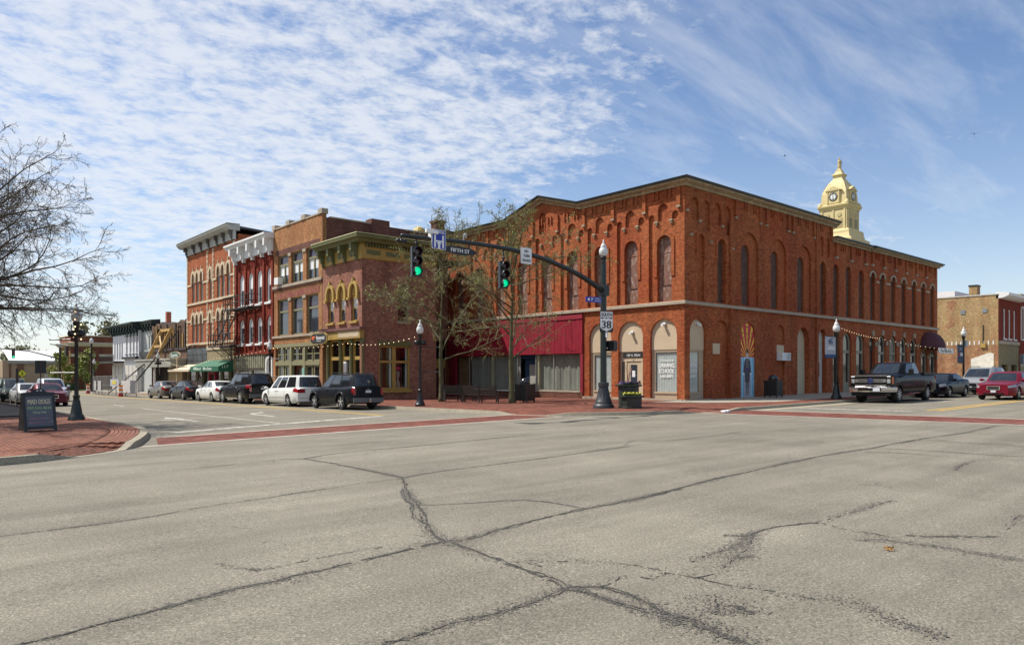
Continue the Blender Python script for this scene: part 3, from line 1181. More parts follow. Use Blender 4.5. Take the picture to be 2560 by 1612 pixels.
CHARW = M('charred_wood', (0.045, 0.036, 0.032), 0.9, var=0.4, scale=4)
LETW = M('white_letters', (0.8, 0.8, 0.78), 0.5, var=0.0)
LETK = M('black_letters', (0.02, 0.02, 0.02), 0.5, var=0.0)


def part(fr, name, mat, parent, boxes, **kw):
    mb = MB()
    for b in boxes:
        fr.box(mb, *b)
    return mb.build(name, mat, parent, **kw)


def parts(fr, name, mat, parent, boxes):
    for b in boxes:
        part(fr, name, mat, parent, [b])


def ring(fr, name, poly, k, d0, d1, mat, parent, inner=None, footopen=False, **kw):
    mb = MB()
    fr.panel(mb, grow(poly, k), [inner or poly], d0, d1)
    return mb.build(name, mat, parent, **kw)


def fill(fr, name, poly, d0, d1, mat, parent, **kw):
    mb = MB()
    fr.panel(mb, poly, [], d0, d1)
    return mb.build(name, mat, parent, **kw)


def shrink(poly, k, kb=None):
    us = [p[0] for p in poly]; zs = [p[1] for p in poly]
    c = (min(us) + max(us)) / 2; w = (max(us) - min(us)) / 2
    z0, z1 = min(zs), max(zs)
    kb = k if kb is None else kb
    return [(c + (p[0] - c) * (w - k) / w, z0 + kb + (p[1] - z0) * (z1 - z0 - k - kb) / (z1 - z0)) for p in poly]


def sash(fr, root_, poly, d, fmat, gmat=None, fw=0.09, rail=0.5, blind=0.0, vert=0, sill=None, smat=None, bmat=None):
    """a framed window in an opening: window (frame) > pane, pane, sill"""
    gmat = gmat or GLASS
    us = [p[0] for p in poly]; zs = [p[1] for p in poly]
    u0, u1, z0, z1 = min(us), max(us), min(zs), max(zs)
    inner = shrink(poly, fw)
    mb = MB()
    fr.panel(mb, poly, [inner], d - 0.08, d)
    zr = z0 + (z1 - z0) * rail
    if rail:
        fr.box(mb, u0 + fw * .5, u1 - fw * .5, zr - 0.035, zr + 0.035, d - 0.07, d - 0.012)
    for i in range(vert):
        uu = u0 + (u1 - u0) * (i + 1) / (vert + 1)
        fr.box(mb, uu - 0.03, uu + 0.03, z0 + fw, z1 - fw * 1.5, d - 0.065, d - 0.016)
    w = mb.build('window', fmat, root_)
    big = shrink(poly, fw * 0.5)
    # two panes, split at the meeting rail
    lo = [(p[0], min(p[1], zr)) for p in big]
    def clean(q):
        o = []
        for p in q:
            if not o or abs(p[0] - o[-1][0]) + abs(p[1] - o[-1][1]) > 1e-5:
                o.append(p)
        return o
    if rail:
        fill(fr, 'pane', rect(u0 + fw * .5, u1 - fw * .5, z0 + fw * .5, zr), d - 0.13, d - 0.06, gmat, w)
        up = [(u0 + fw * .5, zr), (u1 - fw * .5, zr)] + [p for p in big[2:] if p[1] > zr + 0.01]
        fill(fr, 'pane', up, d - 0.13, d - 0.055, gmat if not blind else (bmat or BLIND), w)
    else:
        fill(fr, 'pane', big, d - 0.13, d - 0.06, gmat, w)
    if sill:
        mb = MB()
        fr.box(mb, u0 - 0.1, u1 + 0.1, z0 - 0.14, z0, d - 0.05, sill)
        mb.build('sill', smat or STONE, w)
    return w


def boarded(fr, root_, poly, d, mat, seam=None):
    us = [p[0] for p in poly]; zs = [p[1] for p in poly]
    o = fill(fr, 'window_board', grow(poly, 0.03), d - 0.04, d, mat, root_)
    if seam:
        part(fr, 'seam_batten', M('batten', (0.24, 0.10, 0.065), 0.8), o, [(min(us), max(us), seam, seam + 0.05, d + 0.002, d + 0.02)])
    return o


# ------------------------------------------------------------------ corner building
FL = Frame('x', 32.2)
FR = Frame('y', 22.96)


def corner_building():
    rt = root('brick_building', 'large orange brick corner building with boarded arched windows and red storefront', 'building', (40, 34, 0.2), world=True)
    # ---- left facade (Main Street)
    bays = [24.27 + 2.31 * k for k in range(9)]
    ytop = 11.62
    out = [(22.963, -1), (30.3, -1), (30.3, 5.3), (44.3, 5.3), (44.3, -1), (44.7, -1), (44.7, ytop), (37.3, ytop), (33.9, 12.62), (30.5, ytop), (22.963, ytop)]
    g_arch = [arch(23.45, 25.23, 0.2, 4.6), arch(25.75, 27.55, 0.2, 4.6), arch(28.08, 29.83, 0.2, 4.6)]
    wins = [arch(c - .475, c + .475, 5.56, 9.15) for c in bays]
    slots = [arch(c + .69, c + 1.07, 5.58, 10.38, 6) for c in bays[:-1]]
    bigs = [arch(c - .23, c + .43, 9.95, 10.88, 8) for c in bays if not 32 < c < 36]
    smal = [arch(c - .91, c - .5, 9.95, 10.39, 6) for c in bays]
    peak = [arch(33.6, 34.25, 10.6, 11.95, 8)]
    bigs += peak
    mb = MB()
    FL.panel(mb, out, g_arch + wins + slots + bigs + smal, -0.13, 0)
    out2 = out
    FL.panel(mb, [(p[0] + (0.13 if p[0] < 23 else 0), p[1]) for p in out2], g_arch + wins, -0.36, -0.13)
    # ---- right facade (Fifth Street)
    rt_out = [(32.203, -1), (49.15, -1), (49.15, 11.62), (32.203, 11.62)]
    rg = [arch(32.68, 34.15, 0.2, 4.58), arch(44.35, 45.96, 0.2, 4.6), arch(47.23, 48.33, 0.2, 4.6)]
    rgb = [arch(34.81, 36.4, 0.2, 4.62), arch(37.69, 39.27, 0.2, 4.64), arch(41.74, 42.72, 0.2, 4.64)]
    rw = [arch(35.28, 36.13, 5.58, 9.19)]
    rwin = [arch(37.93, 38.81, 5.58, 9.17), arch(41.26, 42.13, 5.58, 9.16), arch(44.56, 45.42, 5.58, 9.16)]
    rw5 = [arch(47.45, 48.28, 5.58, 9.16)]
    outer = [arch(37.64, 39.63, 5.6, 9.92, 14), arch(41.06, 42.95, 5.6, 9.92, 14), arch(44.25, 46.18, 5.6, 9.9, 14)]
    rbl = [arch(33.4, 34.0, 5.58, 9.22, 8), arch(32.75, 33.51, 9.9, 11.14, 8), arch(33.86, 34.55, 9.45, 11.13, 8), arch(34.95, 35.66, 9.9, 11.13, 8), arch(35.99, 36.67, 9.45, 11.12, 8),
           arch(47.43, 47.9, 9.5, 10.8, 6), arch(48.38, 48.82, 9.5, 10.8, 6)]
    FR.panel(mb, rt_out, rg + rgb + rw + rw5 + outer + rbl, -0.13, 0)
    FR.panel(mb, [(32.33, -1), (49.15, -1), (49.15, 11.62), (32.33, 11.62)], rg + rw + rw5 + rwin, -0.36, -0.13)
    wall = mb.build('wall', B_ORANGE, rt)
    # closed body behind the facades
    part(Frame('x', 32.56), 'back_wall', B_OLD, rt, [(23.35, 44.6, -1, 11.45, -16.4, -0.75)])
    part(Frame('x', 32.56), 'roof', ROOFM, rt, [(23.2, 44.66, 11.46, 11.6, -16.55, 0.2)])
    part(Frame('x', 32.56), 'interior', DARKIN, rt, [(30.4, 44.2, -1, 5.25, -0.74, -0.7)])
    # gable body
    mb = MB()
    FL.panel(mb, [(30.5, 11.6), (37.3, 11.6), (33.9, 12.6)], [], -15, -0.37)
    mb.build('gable_roof', ROOFM, rt)
    # hood moulds round the upper windows: proud brick arches
    mb = MB()
    for w in wins:
        g = grow(w, 0.2)
        FL.panel(mb, [(g[0][0], 6.9), (g[1][0], 6.9)] + [p for p in g[2:]], [[(w[0][0], 6.905), (w[1][0], 6.905)] + w[2:]], 0, 0.05)
    for w in [rbl[0], rw[0]]:
        g = grow(w, 0.18)
        FR.panel(mb, [(g[0][0], 7.9), (g[1][0], 7.9)] + [p for p in g[2:]], [[(w[0][0], 7.905), (w[1][0], 7.905)] + w[2:]], 0, 0.05)
    # hanging brick bars under the cornice
    for c in bays:
        FL.box(mb, c - 1.09, c - .86, 10.62, 11.61, 0, 0.11)
        for du in (.70, .42, -.13, -.41):
            FL.box(mb, c + du - .055, c + du + .055, 11.13, 11.61, 0, 0.08)
    for u in (37.12, 39.77, 40.5, 43.15, 43.75, 46.5, 48.98):
        FR.box(mb, u - .11, u + .11, 10.68, 11.61, 0, 0.11)
    for u in (38.1, 38.35, 39.1, 39.35, 41.15, 41.4, 42.2, 42.45, 44.5, 44.75, 45.5, 45.75, 47.5, 47.75):
        FR.box(mb, u - .055, u + .055, 11.13, 11.61, 0, 0.08)
    # pilaster strips on the Fifth Street side
    FR.box(mb, 36.46, 36.9, -1, 10.3, 0, 0.1)
    FR.box(mb, 46.75, 46.98, -1, 11.6, 0, 0.1)
    mb.build('brick_trim', B_ORANGE, rt, kind='stuff')
    # stone corbels
    mb = MB()
    for c in bays:
        FL.box(mb, c - 1.09, c - .86, 10.5, 10.615, 0, 0.14)
        for du in (.52, -.46):
            FL.box(mb, c + du - .13, c + du + .09, 9.85, 9.95, 0, 0.12)
            FL.box(mb, c + du - .08, c + du + .04, 9.73, 9.85, 0, 0.08)
    for u, z in ((32.4, 10.25), (33.55, 9.82), (34.6, 8.8), (35.72, 9.82), (36.76, 8.68), (37.12, 10.52), (39.77, 10.52), (40.5, 10.52), (43.15, 10.5), (43.75, 10.5), (46.5, 10.5), (32.75, 9.0)):
        FR.box(mb, u - .1, u + .1, z, z + .13, 0, 0.11)
    mb.build('corbels', M('corbel_stone', (.34, .26, .165), .85), rt, kind='stuff')
    # belt course and cornice run round the corner
    path = [(49.15, 22.96, 0), (32.2, 22.96, 0), (32.2, 44.7, 0)]
    mb = MB()
    mb.sweep([(p[0], p[1], 5.31) for p in path], [(0, 0), (0, .21), (-.14, .17), (-.14, 0.02)])
    mb.build('belt_course', STONE, rt)
    cp = [(49.6, 22.96, 0), (32.2, 22.96, 0), (32.2, 30.5, 0), (32.2, 33.9, 1.0), (32.2, 37.3, 0), (32.2, 44.9, 0)]
    mb = MB()
    mb.sweep([(p[0], p[1], 11.6 + p[2]) for p in cp], [(0.02, 0), (-.12, 0), (-.16, .1), (-.36, .2), (-.4, .3), (0.02, .3)])
    mb.build('cornice', CORNI, rt)
    mb = MB()
    mb.sweep([(p[0], p[1], 11.903 + p[2]) for p in cp], [(0.3, 0), (-.46, 0), (-.5, .11), (-.42, .14), (0.3, .16)])
    mb.build('roof_edge', ROOFE, rt)
    # boarded windows
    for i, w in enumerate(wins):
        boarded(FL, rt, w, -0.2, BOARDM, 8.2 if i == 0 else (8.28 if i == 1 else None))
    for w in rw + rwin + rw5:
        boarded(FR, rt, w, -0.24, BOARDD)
    # ground floor, left: window with driving school lettering, door, window
    def shop_arch(fr, a, z_tr, u_l, u_r, letters_=False, lw=1.35):
        us = [p[0] for p in a]
        u0, u1 = min(us), max(us)
        top = [(u0, z_tr), (u1, z_tr)] + [p for p in a[2:]]
        fill(fr, 'arch_panel', top, -0.2, -0.13, CREAM, rt)
        mb = MB()
        fr.panel(mb, rect(u0, u1, 0.2, z_tr), [rect(u_l, u_r, 0.62, z_tr - 0.13)], -0.22, -0.16)
        fr.box(mb, u_l - .05, u_r + .05, 0.52, 0.6, -0.16, -0.11)
        w = mb.build('window', CREAMD, rt)
        fill(fr, 'pane', rect(u_l, u_r, 0.62, z_tr - .13), -0.2, -0.195, PANE, w)
        mb = MB()
        n = 26
        for i in range(n):
            ua = u_l + (u_r - u_l) * i / n
            ub = u_l + (u_r - u_l) * (i + .93) / n
            fr.box(mb, ua, ub, 0.62, z_tr - .13, -0.25 - 0.012 * (i % 2), -0.235 - 0.012 * (i % 2))
        mb.build('vertical_blinds', BLIND, w)
        fill(fr, 'backing', rect(u0, u1, 0.2, z_tr), -0.6, -0.5, DARKIN, w)
        if letters_:
            uc = (u_l + u_r) / 2
            flines(fr, "STEWARDSHIP", uc, 2.33, -0.19, w=lw * .74, h=.13, mat=LETW, parent=w)
            flines(fr, "DRIVING", uc, 2.06, -0.19, w=lw * .8, h=.24, mat=LETW, parent=w, bold=.008)
            flines(fr, "SCHOOL", uc, 1.76, -0.19, w=lw * .8, h=.24, mat=LETW, parent=w, bold=.008)
            flines(fr, "646-8071", uc, 1.48, -0.19, w=lw * .66, h=.17, mat=LETW, parent=w, bold=.006)
        return w
    shop_arch(FL, g_arch[0], 2.92, 23.55, 25.0, True, 1.3)
    shop_arch(FL, g_arch[2], 2.85, 28.15, 29.55)
    shop_arch(FR, rg[0], 2.9, 32.72, 33.75, True, 1.0)
    # the panelled door at 101
    a = g_arch[1]
    fill(FL, 'arch_panel', [(25.75, 2.86), (27.55, 2.86)] + a[2:], -0.2, -0.13, CREAM, rt)
    fill(FL, 'door_surround', rect(25.75, 27.55, 0.1, 2.86), -0.34, -0.2, CREAMD, rt)
    o = part(FL, 'address_board', LETK, rt, [(25.8, 27.3, 2.52, 2.8, -0.2, -0.15)])
    flines(FL, "109 N. MAIN", 26.55, 2.66, -0.146, w=.95, h=.15, mat=LETW, parent=o)
    d = part(FL, 'door', CREAM, rt, [(26.0, 27.0, 0.2, 2.28, -0.2, -0.16), (25.85, 25.98, 0.2, 2.4, -0.2, -0.13), (27.02, 27.15, 0.2, 2.4, -0.2, -0.13), (25.85, 27.15, 2.31, 2.45, -0.199, -0.12)])
    part(FL, 'pane', GLASSB, d, [(26.28, 26.76, 1.15, 2.12, -0.16, -0.15)])
    part(FL, 'paper_notice', WHITE, d, [(26.42, 26.64, 1.42, 1.78, -0.149, -0.146)])
    part(FL, 'mail_slot', M('brass', (0.5, 0.33, 0.08), 0.3, 0.9), d, [(26.38, 26.66, 0.98, 1.06, -0.16, -0.14)])
    part(FL, 'handle', BLACK, d, [(26.07, 26.11, 1.02, 1.22, -0.16, -0.1)])
    flines(FL, "101", 26.5, 2.37, -0.117, h=.09, mat=LETK, parent=d)
    part(FL, 'sidelight', DARKIN, rt, [(27.2, 27.4, 1.0, 2.3, -0.2, -0.185)])
    # security lamps in the arches
    for fr, u in ((FL, 24.35), (FL, 26.6), (FR, 33.5)):
        z = 4.35 if u != 26.6 else 3.98
        mb = MB()
        fr.box(mb, u - .1, u + .1, z - .05, z + .05, -0.13, -0.05)
        fr.box(mb, u - .06, u + .08, z - .15, z - .03, -0.05, 0.12)
        mb.build('security_lamp', WHITE, rt)
    # plinth stones
    mb = MB()
    FL.box(mb, 22.9, 30.2, -1, 0.24, 0, 0.22)
    FR.box(mb, 31.98, 34.5, -1, 0.235, 0, 0.2)
    mb.build('plinth', STONE, rt)
    # Fifth Street ground floor: blind arches are brick; mural board, doors, AC
    part(FR, 'wall_board', CREAM, rt, [(34.82, 35.5, 2.71, 3.3, -0.1, 0.02)])
    part(FR, 'wall_board', CREAM, rt, [(41.76, 42.62, 2.9, 3.38, -0.1, 0.0)])
    # tall arched doorway with half-open teal door
    fill(FR, 'arch_panel', [(44.35, 2.52), (45.96, 2.52)] + rg[1][2:], -0.5, -0.36, CREAM, rt)
    fill(FR, 'door_panel', rect(44.95, 45.96, 0.2, 2.52), -0.5, -0.34, peelM('peeling_cream', (0.2, 0.16, 0.11), (0.52, 0.45, 0.3), 0.3, 0.36, 3), rt)
    d = part(FR, 'door', TEAL, rt, [(44.35, 44.93, 0.2, 2.5, -0.5, -0.36)])
    part(FR, 'pane', GLASSB, d, [(44.5, 44.78, 1.3, 2.2, -0.36, -0.355)])
    fill(FR, 'arch_panel', [(47.23, 2.6), (48.33, 2.6)] + rg[2][2:], -0.4, -0.3, M('grey_white', (0.5, 0.47, 0.4), .7), rt)
    d = part(FR, 'door', peelM('worn_white_door', (0.25, 0.22, 0.18), (0.55, 0.53, 0.48), 0.3, 0.38, 3), rt, [(47.23, 48.33, 0.2, 2.6, -0.4, -0.31)])
    part(FR, 'pane', GLASSB, d, [(47.5, 47.95, 1.4, 2.35, -0.31, -0.3)])
    part(FR, 'door_step', STONE, rt, [(44.3, 48.4, -1, 0.3, 0.0, 0.12)])

    # ---- red timber storefront
    zt, zb = 5.22, 2.85
    n = 0
    u = 30.32
    rnd = random.Random(3)
    while u < 44.2:
        w = rnd.uniform(0.26, 0.34)
        part(FL, 'board', REDW, rt, [(u, min(44.25, u + w - 0.014), zb, zt - 0.28, -0.06, 0.08 + rnd.uniform(0, 0.02))])
        u += w
    part(FL, 'fascia_rail', REDT, rt, [(30.3, 44.26, zt - 0.27, zt, -0.05, 0.13)])
    part(FL, 'fascia_backing', REDT, rt, [(30.31, 44.25, zb - 0.02, zt - 0.01, -0.3, -0.07)])
    for u0, u1 in ((30.3, 30.52), (43.2, 43.95)):
        part(FL, 'side_post', REDT, rt, [(u0, u1, -0.5, zb - .02, -0.1, 0.07)])
    # bulkheads, show windows and doorways
    part(FL, 'bulkhead', B_OLD, rt, [(30.32, 34.9, -1, 0.46, -0.35, 0.1)])
    part(FL, 'sill', STONE, rt, [(30.5, 34.9, 0.46, 0.53, -0.3, 0.12)])
    part(FL, 'bulkhead', B_OLD, rt, [(36.3, 41.8, -1, 0.42, -0.35, -0.02)])
    part(FL, 'bulkhead_rail', WHITE, rt, [(36.3, 41.8, 0.42, 0.5, -0.34, 0.02)])
    def show(u0, u1, z0, splits, ribs=10):
        mb = MB()
        FL.box(mb, u0, u1, z0, z0 + .05, -0.08, -0.02)
        FL.box(mb, u0, u0 + .05, z0, zb, -0.08, -0.02)
        FL.box(mb, u1 - .05, u1, z0, zb, -0.08, -0.02)
        for s in splits:
            FL.box(mb, s - .03, s + .03, z0, zb, -0.085, -0.018)
        w = mb.build('show_window', M('aluminium', (0.42, 0.41, 0.38), 0.4, 0.6), rt)
        edges = [u0 + .05] + list(splits) + [u1 - .05]
        for a_, b_ in zip(edges[:-1], edges[1:]):
            fill(FL, 'pane', rect(a_, b_, z0 + .05, zb), -0.06, -0.055, PANE, w)
        mb = MB()
        k = int((u1 - u0) * 9)
        vs = []
        for i in range(k + 1):
            uu = u0 + (u1 - u0) * i / k
            dd = -0.3 + 0.04 * math.sin(i * 1.9) + 0.03 * math.sin(i * 0.7)
            vs += [FL.pt(uu, z0 + .06, dd), FL.pt(uu, zb, dd)]
        mb.add(vs, [(2 * i, 2 * i + 2, 2 * i + 3, 2 * i + 1) for i in range(k)])
        mb.build('curtain', CURT, w, smooth=True)
        return w
    show(30.55, 34.6, 0.54, [32.9])
    show(36.35, 41.7, 0.5, [39.45])
    part(FL, 'column', M('cream_column', (0.55, 0.49, 0.33), .6), rt, [(39.0, 39.25, 0.3, zb, -0.25, -0.1)])
    part(FL, 'column', M('cream_column', (0.55, 0.49, 0.33), .6), rt, [(34.35, 34.55, 0.5, zb, -0.25, -0.1)])
    d = part(FL, 'door', BLUED, rt, [(34.75, 36.2, -0.3, 2.6, -0.62, -0.55)])
    part(FL, 'pane', CURT, d, [(35.15, 35.75, 0.9, 2.2, -0.55, -0.545)])
    part(FL, 'door_header', BLUED, rt, [(34.7, 36.3, 2.6, 2.86, -0.6, -0.3)])
    for i in range(4):
        part(FL, 'plywood', WOODB, rt, [(41.8 + i * .36, 42.14 + i * .36, -0.4, 2.85, -0.3, -0.24 + 0.012 * (i % 2))])
    return rt


CORNER = corner_building()


# mural and air conditioner are things of their own on that wall
def mural():
    rt = root('mural_panel', 'arched mural of a uniformed figure under a red and yellow sunburst', 'mural', (38.45, 22.9, 0.3), world=True)
    fr = FR
    d0 = -0.06
    a = arch(37.72, 39.24, 2.57, 4.6, 16)
    cx, cz = 38.45, 2.45
    red = M('mural_red', (0.5, 0.018, 0.03), 0.6)
    yel = M('mural_yellow', (0.85, 0.48, 0.03), 0.6)
    board = fill(fr, 'sunburst_board', a, -0.12, d0, red, rt)
    mb = MB()
    n = 11
    for i in range(n):
        a0 = math.pi * (i + 0.3) / n
        a1 = math.pi * (i + 0.7) / n
        def edge(t):
            r = 0.0
            while r < 2.4:
                u, z = cx + r * math.cos(t), cz + r * math.sin(t)
                inside = 37.73 < u < 39.23 and (z < 3.84 or (u - 38.48) ** 2 + (z - 3.84) ** 2 < 0.745 ** 2)
                if r > 0.25 and not inside: break
                r += 0.02
            return r - 0.02
        e0, e1 = edge(a0), edge(a1)
        pts = [(cx + 0.15 * math.cos(a0), cz + 0.15 * math.sin(a0)), (cx + e0 * math.cos(a0), cz + e0 * math.sin(a0)), (cx + e1 * math.cos(a1), cz + e1 * math.sin(a1)), (cx + 0.15 * math.cos(a1), cz + 0.15 * math.sin(a1))]
        pts = [(u, max(z, 2.59)) for u, z in pts]
        mb.add([fr.pt(u, z, d0 + 0.003) for u, z in pts], [(0, 1, 2, 3)])
    mb.build('sun_rays', yel, board, recalc=True)
    for i, (u, z, s) in enumerate(((38.45, 4.35, .1), (38.45, 3.95, .08), (38.45, 3.62, .06), (37.98, 4.0, .08), (38.05, 3.72, .06), (38.93, 3.98, .08), (38.86, 3.7, .06))):
        st = MB()
        pts = []
        for k in range(10):
            r = s if k % 2 == 0 else s * .45
            t = math.pi / 2 + k * math.pi / 5
            pts.append(fr.pt(u + r * math.cos(t), z + r * math.sin(t), d0 + 0.006))
        st.add(pts, [tuple(range(10))])
        st.build('star', LETK, board)
    base = part(fr, 'curtain_board', M('mural_pale_blue', (0.4, 0.68, 0.82), 0.6), rt, [(37.72, 39.24, 0.22, 2.57, -0.12, d0)])
    mb = MB()
    for u in (37.86, 38.04, 38.78, 38.98, 39.12):
        fr.box(mb, u, u + .055, 0.22, 2.57, d0, d0 + 0.003)
    mb.build('blue_stripes', M('mural_blue', (0.04, 0.24, 0.4), 0.6), base)
    mb = MB()
    fr.panel(mb, [(38.12, .24), (38.85, .24), (38.85, 2.0), (38.7, 2.5), (38.25, 2.5), (38.12, 2.0)], [], d0, d0 + .004)
    mb.build('pale_ground', M('mural_grey', (0.42, 0.4, 0.44), .7), base)
    def flat(name, pts, mat, k):
        m_ = MB(); fr.panel(m_, pts, [], d0, d0 + .006 + .002 * k); return m_.build(name, mat, rt)
    coat = M('mural_coat', (0.07, 0.06, 0.075), .7, var=.4, scale=12)
    flat('coat', [(38.22, 1.1), (38.72, 1.1), (38.74, 1.7), (38.84, 1.62), (38.9, 1.7), (38.78, 2.35), (38.62, 2.48), (38.32, 2.48), (38.17, 2.35), (38.04, 1.7), (38.1, 1.62), (38.2, 1.7)], coat, 0)
    flat('trousers', [(38.28, 1.1), (38.68, 1.1), (38.6, .35), (38.52, .3), (38.47, .95), (38.42, .3), (38.34, .35)], M('mural_trousers', (0.16, 0.15, 0.16), .7, var=.3, scale=12), 0)
    flat('sash', [(38.23, 1.86), (38.73, 1.86), (38.73, 1.94), (38.23, 1.94)], M('mural_purple', (0.1, 0.03, 0.16), .7), 2)
    for u in (38.08, 38.86):
        flat('glove', [(u - .05, 1.52), (u + .05, 1.52), (u + .05, 1.66), (u - .05, 1.66)], LETW, 2)
    flat('face', [(38.37, 2.6), (38.47, 2.5), (38.57, 2.6), (38.57, 2.82), (38.37, 2.82)], M('mural_face', (0.66, 0.58, 0.52), .7), 3)
    flat('hat', [(38.35, 2.82), (38.59, 2.82), (38.56, 3.05), (38.38, 3.05)], LETK, 4)
    for z in (2.36, 2.24, 2.12, 2.0):
        flat('coat_braid', [(38.35, z), (38.6, z), (38.6, z + .025), (38.35, z + .025)], M('mural_braid', (0.45, 0.43, 0.42), .6), 1)


mural()
ac = root('air_conditioner', 'white window air conditioner on the shaded brick wall above the black litter bin', 'air conditioner', (42.4, 22.8, 2.4), world=True)
part(FR, 'case', WHITE, ac, [(41.85, 42.9, 2.42, 2.9, -0.13, 0.32)])
mb = MB()
for i in range(7):
    FR.box(mb, 42.4, 42.85, 2.47 + i * .06, 2.49 + i * .06, 0.32, 0.332)
mb.build('grille', M('grille_grey', (0.2, 0.2, 0.2), .5), ac)


# ------------------------------------------------------------------ lower wings along Fifth Street
def wing(name, label, x0, x1, wins, hoods, arches, ztop, extra=None):
    rt = root(name, label, 'building', ((x0 + x1) / 2, 26, 0.3), world=True)
    out = [(x0, -1), (x1, -1), (x1, ztop), (x0, ztop)]
    wa = [arch(c - .42, c + .42, 5.6, 9.14) for c in wins]
    ga = [arch(a, b, 0.3, zt) for a, b, zt, _ in arches]
    mb = MB()
    FR.panel(mb, out, wa + ga, -0.3, -0.02)
    n = int((x1 - x0) / 1.05)
    for i in range(n):
        u = x0 + (i + .5) * (x1 - x0) / n
        if i % 2 == 0:
            FR.box(mb, u - .1, u + .1, ztop - .95, ztop, -0.02, 0.09)
        else:
            for du in (-.28, 0, .28):
                FR.box(mb, u + du - .05, u + du + .05, ztop - .5, ztop, -0.02, 0.06)
    mb.build('wall', B_ORANGE, rt)
    part(FR, 'back_wall', B_OLD, rt, [(x0 + .03, x1 - .03, -1, ztop - .1, -14, -0.6)])
    part(FR, 'side_wall', B_OLD, rt, [(x1 - .3, x1 - .02, -1, ztop - .05, -14, -0.31)])
    part(FR, 'roof', ROOFM, rt, [(x0, x1, ztop - .09, ztop + .02, -14, -0.3)])
    mb = MB()
    for i in range(n):
        u = x0 + (i + .5) * (x1 - x0) / n
        if i % 2 == 0:
            FR.box(mb, u - .12, u + .12, ztop - 1.1, ztop - .95, -0.02, 0.13)
    if hoods:
        for w in wa:
            g = grow(w, 0.11)
            FR.panel(mb, [(g[0][0], 8.75), (g[1][0], 8.75)] + [p for p in g[2:] if p[1] > 8.76], [[(w[0][0], 8.752), (w[1][0], 8.752)] + [p for p in w[2:] if p[1] > 8.76]], -0.02, 0.05)
        for c0, c1 in zip(wins[:-1], wins[1:]):
            FR.box(mb, c0 + .64, c1 - .64, 8.4, 8.55, -0.02, 0.03)
        for (a, b, zt, _), g_ in zip(arches, ga):
            c = (a + b) / 2
            FR.box(mb, c - .12, c + .12, zt, zt + .38, -0.02, 0.1)
            for du in (-(b - a) / 2 - .08, (b - a) / 2 + .08):
                FR.box(mb, c + du - .1, c + du + .1, zt - .75, zt - .45, -0.02, 0.08)
    mb.build('stone_trim', STONE, rt, kind='stuff')
    part(FR, 'belt_course', STONE, rt, [(x0, x1, 5.31, 5.52, -0.02, 0.12)])
    mb = MB()
    FR.box(mb, x0 + .01, x1 + .25, ztop, ztop + .15, -0.3, 0.14)
    FR.box(mb, x0 + .01, x1 + .4, ztop + .15, ztop + .26, -0.3, 0.32)
    mb.build('cornice', CORNI, rt)
    part(FR, 'roof_edge', ROOFE, rt, [(x0 + .01, x1 + .5, ztop + .262, ztop + .37, -0.6, 0.42)])
    for w in wa:
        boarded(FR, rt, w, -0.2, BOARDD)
    for (a, b, zt, st), g_ in zip(arches, ga):
        if st == 'door':
            fill(FR, 'fanlight', [(a, 3.3), (b, 3.3)] + g_[2:], -0.26, -0.2, DARKIN, rt)
            d = fill(FR, 'door', rect(a, b, .3, 3.3), -0.3, -0.24, M('dark_door', (0.035, 0.02, 0.016), .5), rt)
            continue
        inn = shrink(g_, 0.2)
        mb = MB()
        FR.panel(mb, g_, [shrink(g_, 0.16)], -0.24, -0.14)
        FR.box(mb, a + .1, b - .1, 3.05, 3.25, -0.24, -0.11)
        FR.box(mb, a + .1, b - .1, .3, 1.0 if st != 'tall' else 0.55, -0.24, -0.13)
        c = (a + b) / 2
        w = mb.build('window', OLIVE2, rt)
        fill(FR, 'pane', rect(a + .1, b - .1, .6, 3.1), -0.3, -0.22, GLASS if st != 'pale' else OLIVE2, w)
        fill(FR, 'pane', [(a + .1, 3.2), (b - .1, 3.2)] + [p for p in shrink(g_, .1)[2:]], -0.3, -0.2, GLASS if st != 'pale' else OLIVE2, w)
    return rt


wing('brick_wing', 'lower brick wing with three boarded windows behind the lamp with the grey banner', 49.15, 55.05, [49.77, 51.7, 53.78], False,
     [(49.3, 50.3, 4.5, 'win'), (50.85, 52.15, 4.5, 'win'), (52.95, 54.3, 4.52, 'win')], 10.62)
WING2 = wing('brick_wing', 'far brick wing with seven narrow boarded windows under pale stone hoods', 55.05, 68.87, [55.7, 57.45, 59.48, 61.5, 63.6, 65.6, 67.65], True,
     [(55.2, 56.15, 4.4, 'door'), (56.74, 58.1, 4.5, 'win'), (58.78, 60.12, 4.5, 'pale'), (60.8, 62.15, 4.48, 'win'), (62.92, 64.25, 4.48, 'win'), (65.2, 66.6, 3.6, 'win'), (67.1, 68.5, 3.6, 'win')], 10.66)

def dome_awning():
    rt = root('dome_awning', 'dark maroon domed awning over the last door of the far brick wing', 'awning', (66.8, 22.5, 3.6), world=True)
    mb = MB()
    n, m = 14, 7
    vs = []
    for j in range(m + 1):
        t = math.pi / 2 * j / m
        for i in range(n + 1):
            a = math.pi * i / n
            vs.append((66.85 - 1.9 * math.cos(a) * math.cos(t) ** .8, 22.94 - 1.15 * math.sin(a) * math.cos(t), 3.75 + 1.35 * math.sin(t)))
    fs = []
    for j in range(m):
        for i in range(n):
            b = j * (n + 1) + i
            fs.append((b, b + 1, b + n + 2, b + n + 1))
    mb.add(vs, fs)
    c = mb.build('canopy', M('maroon_canvas', (0.06, 0.008, 0.014), 0.7, var=.2), rt, smooth=True)
    mb = MB()
    for i in (4, 7, 10):
        mb.tube([vs[j * (n + 1) + i] for j in range(m + 1)], 0.02, 4)
    mb.build('ribs', M('maroon_rib', (0.1, 0.02, 0.025), .6), c)


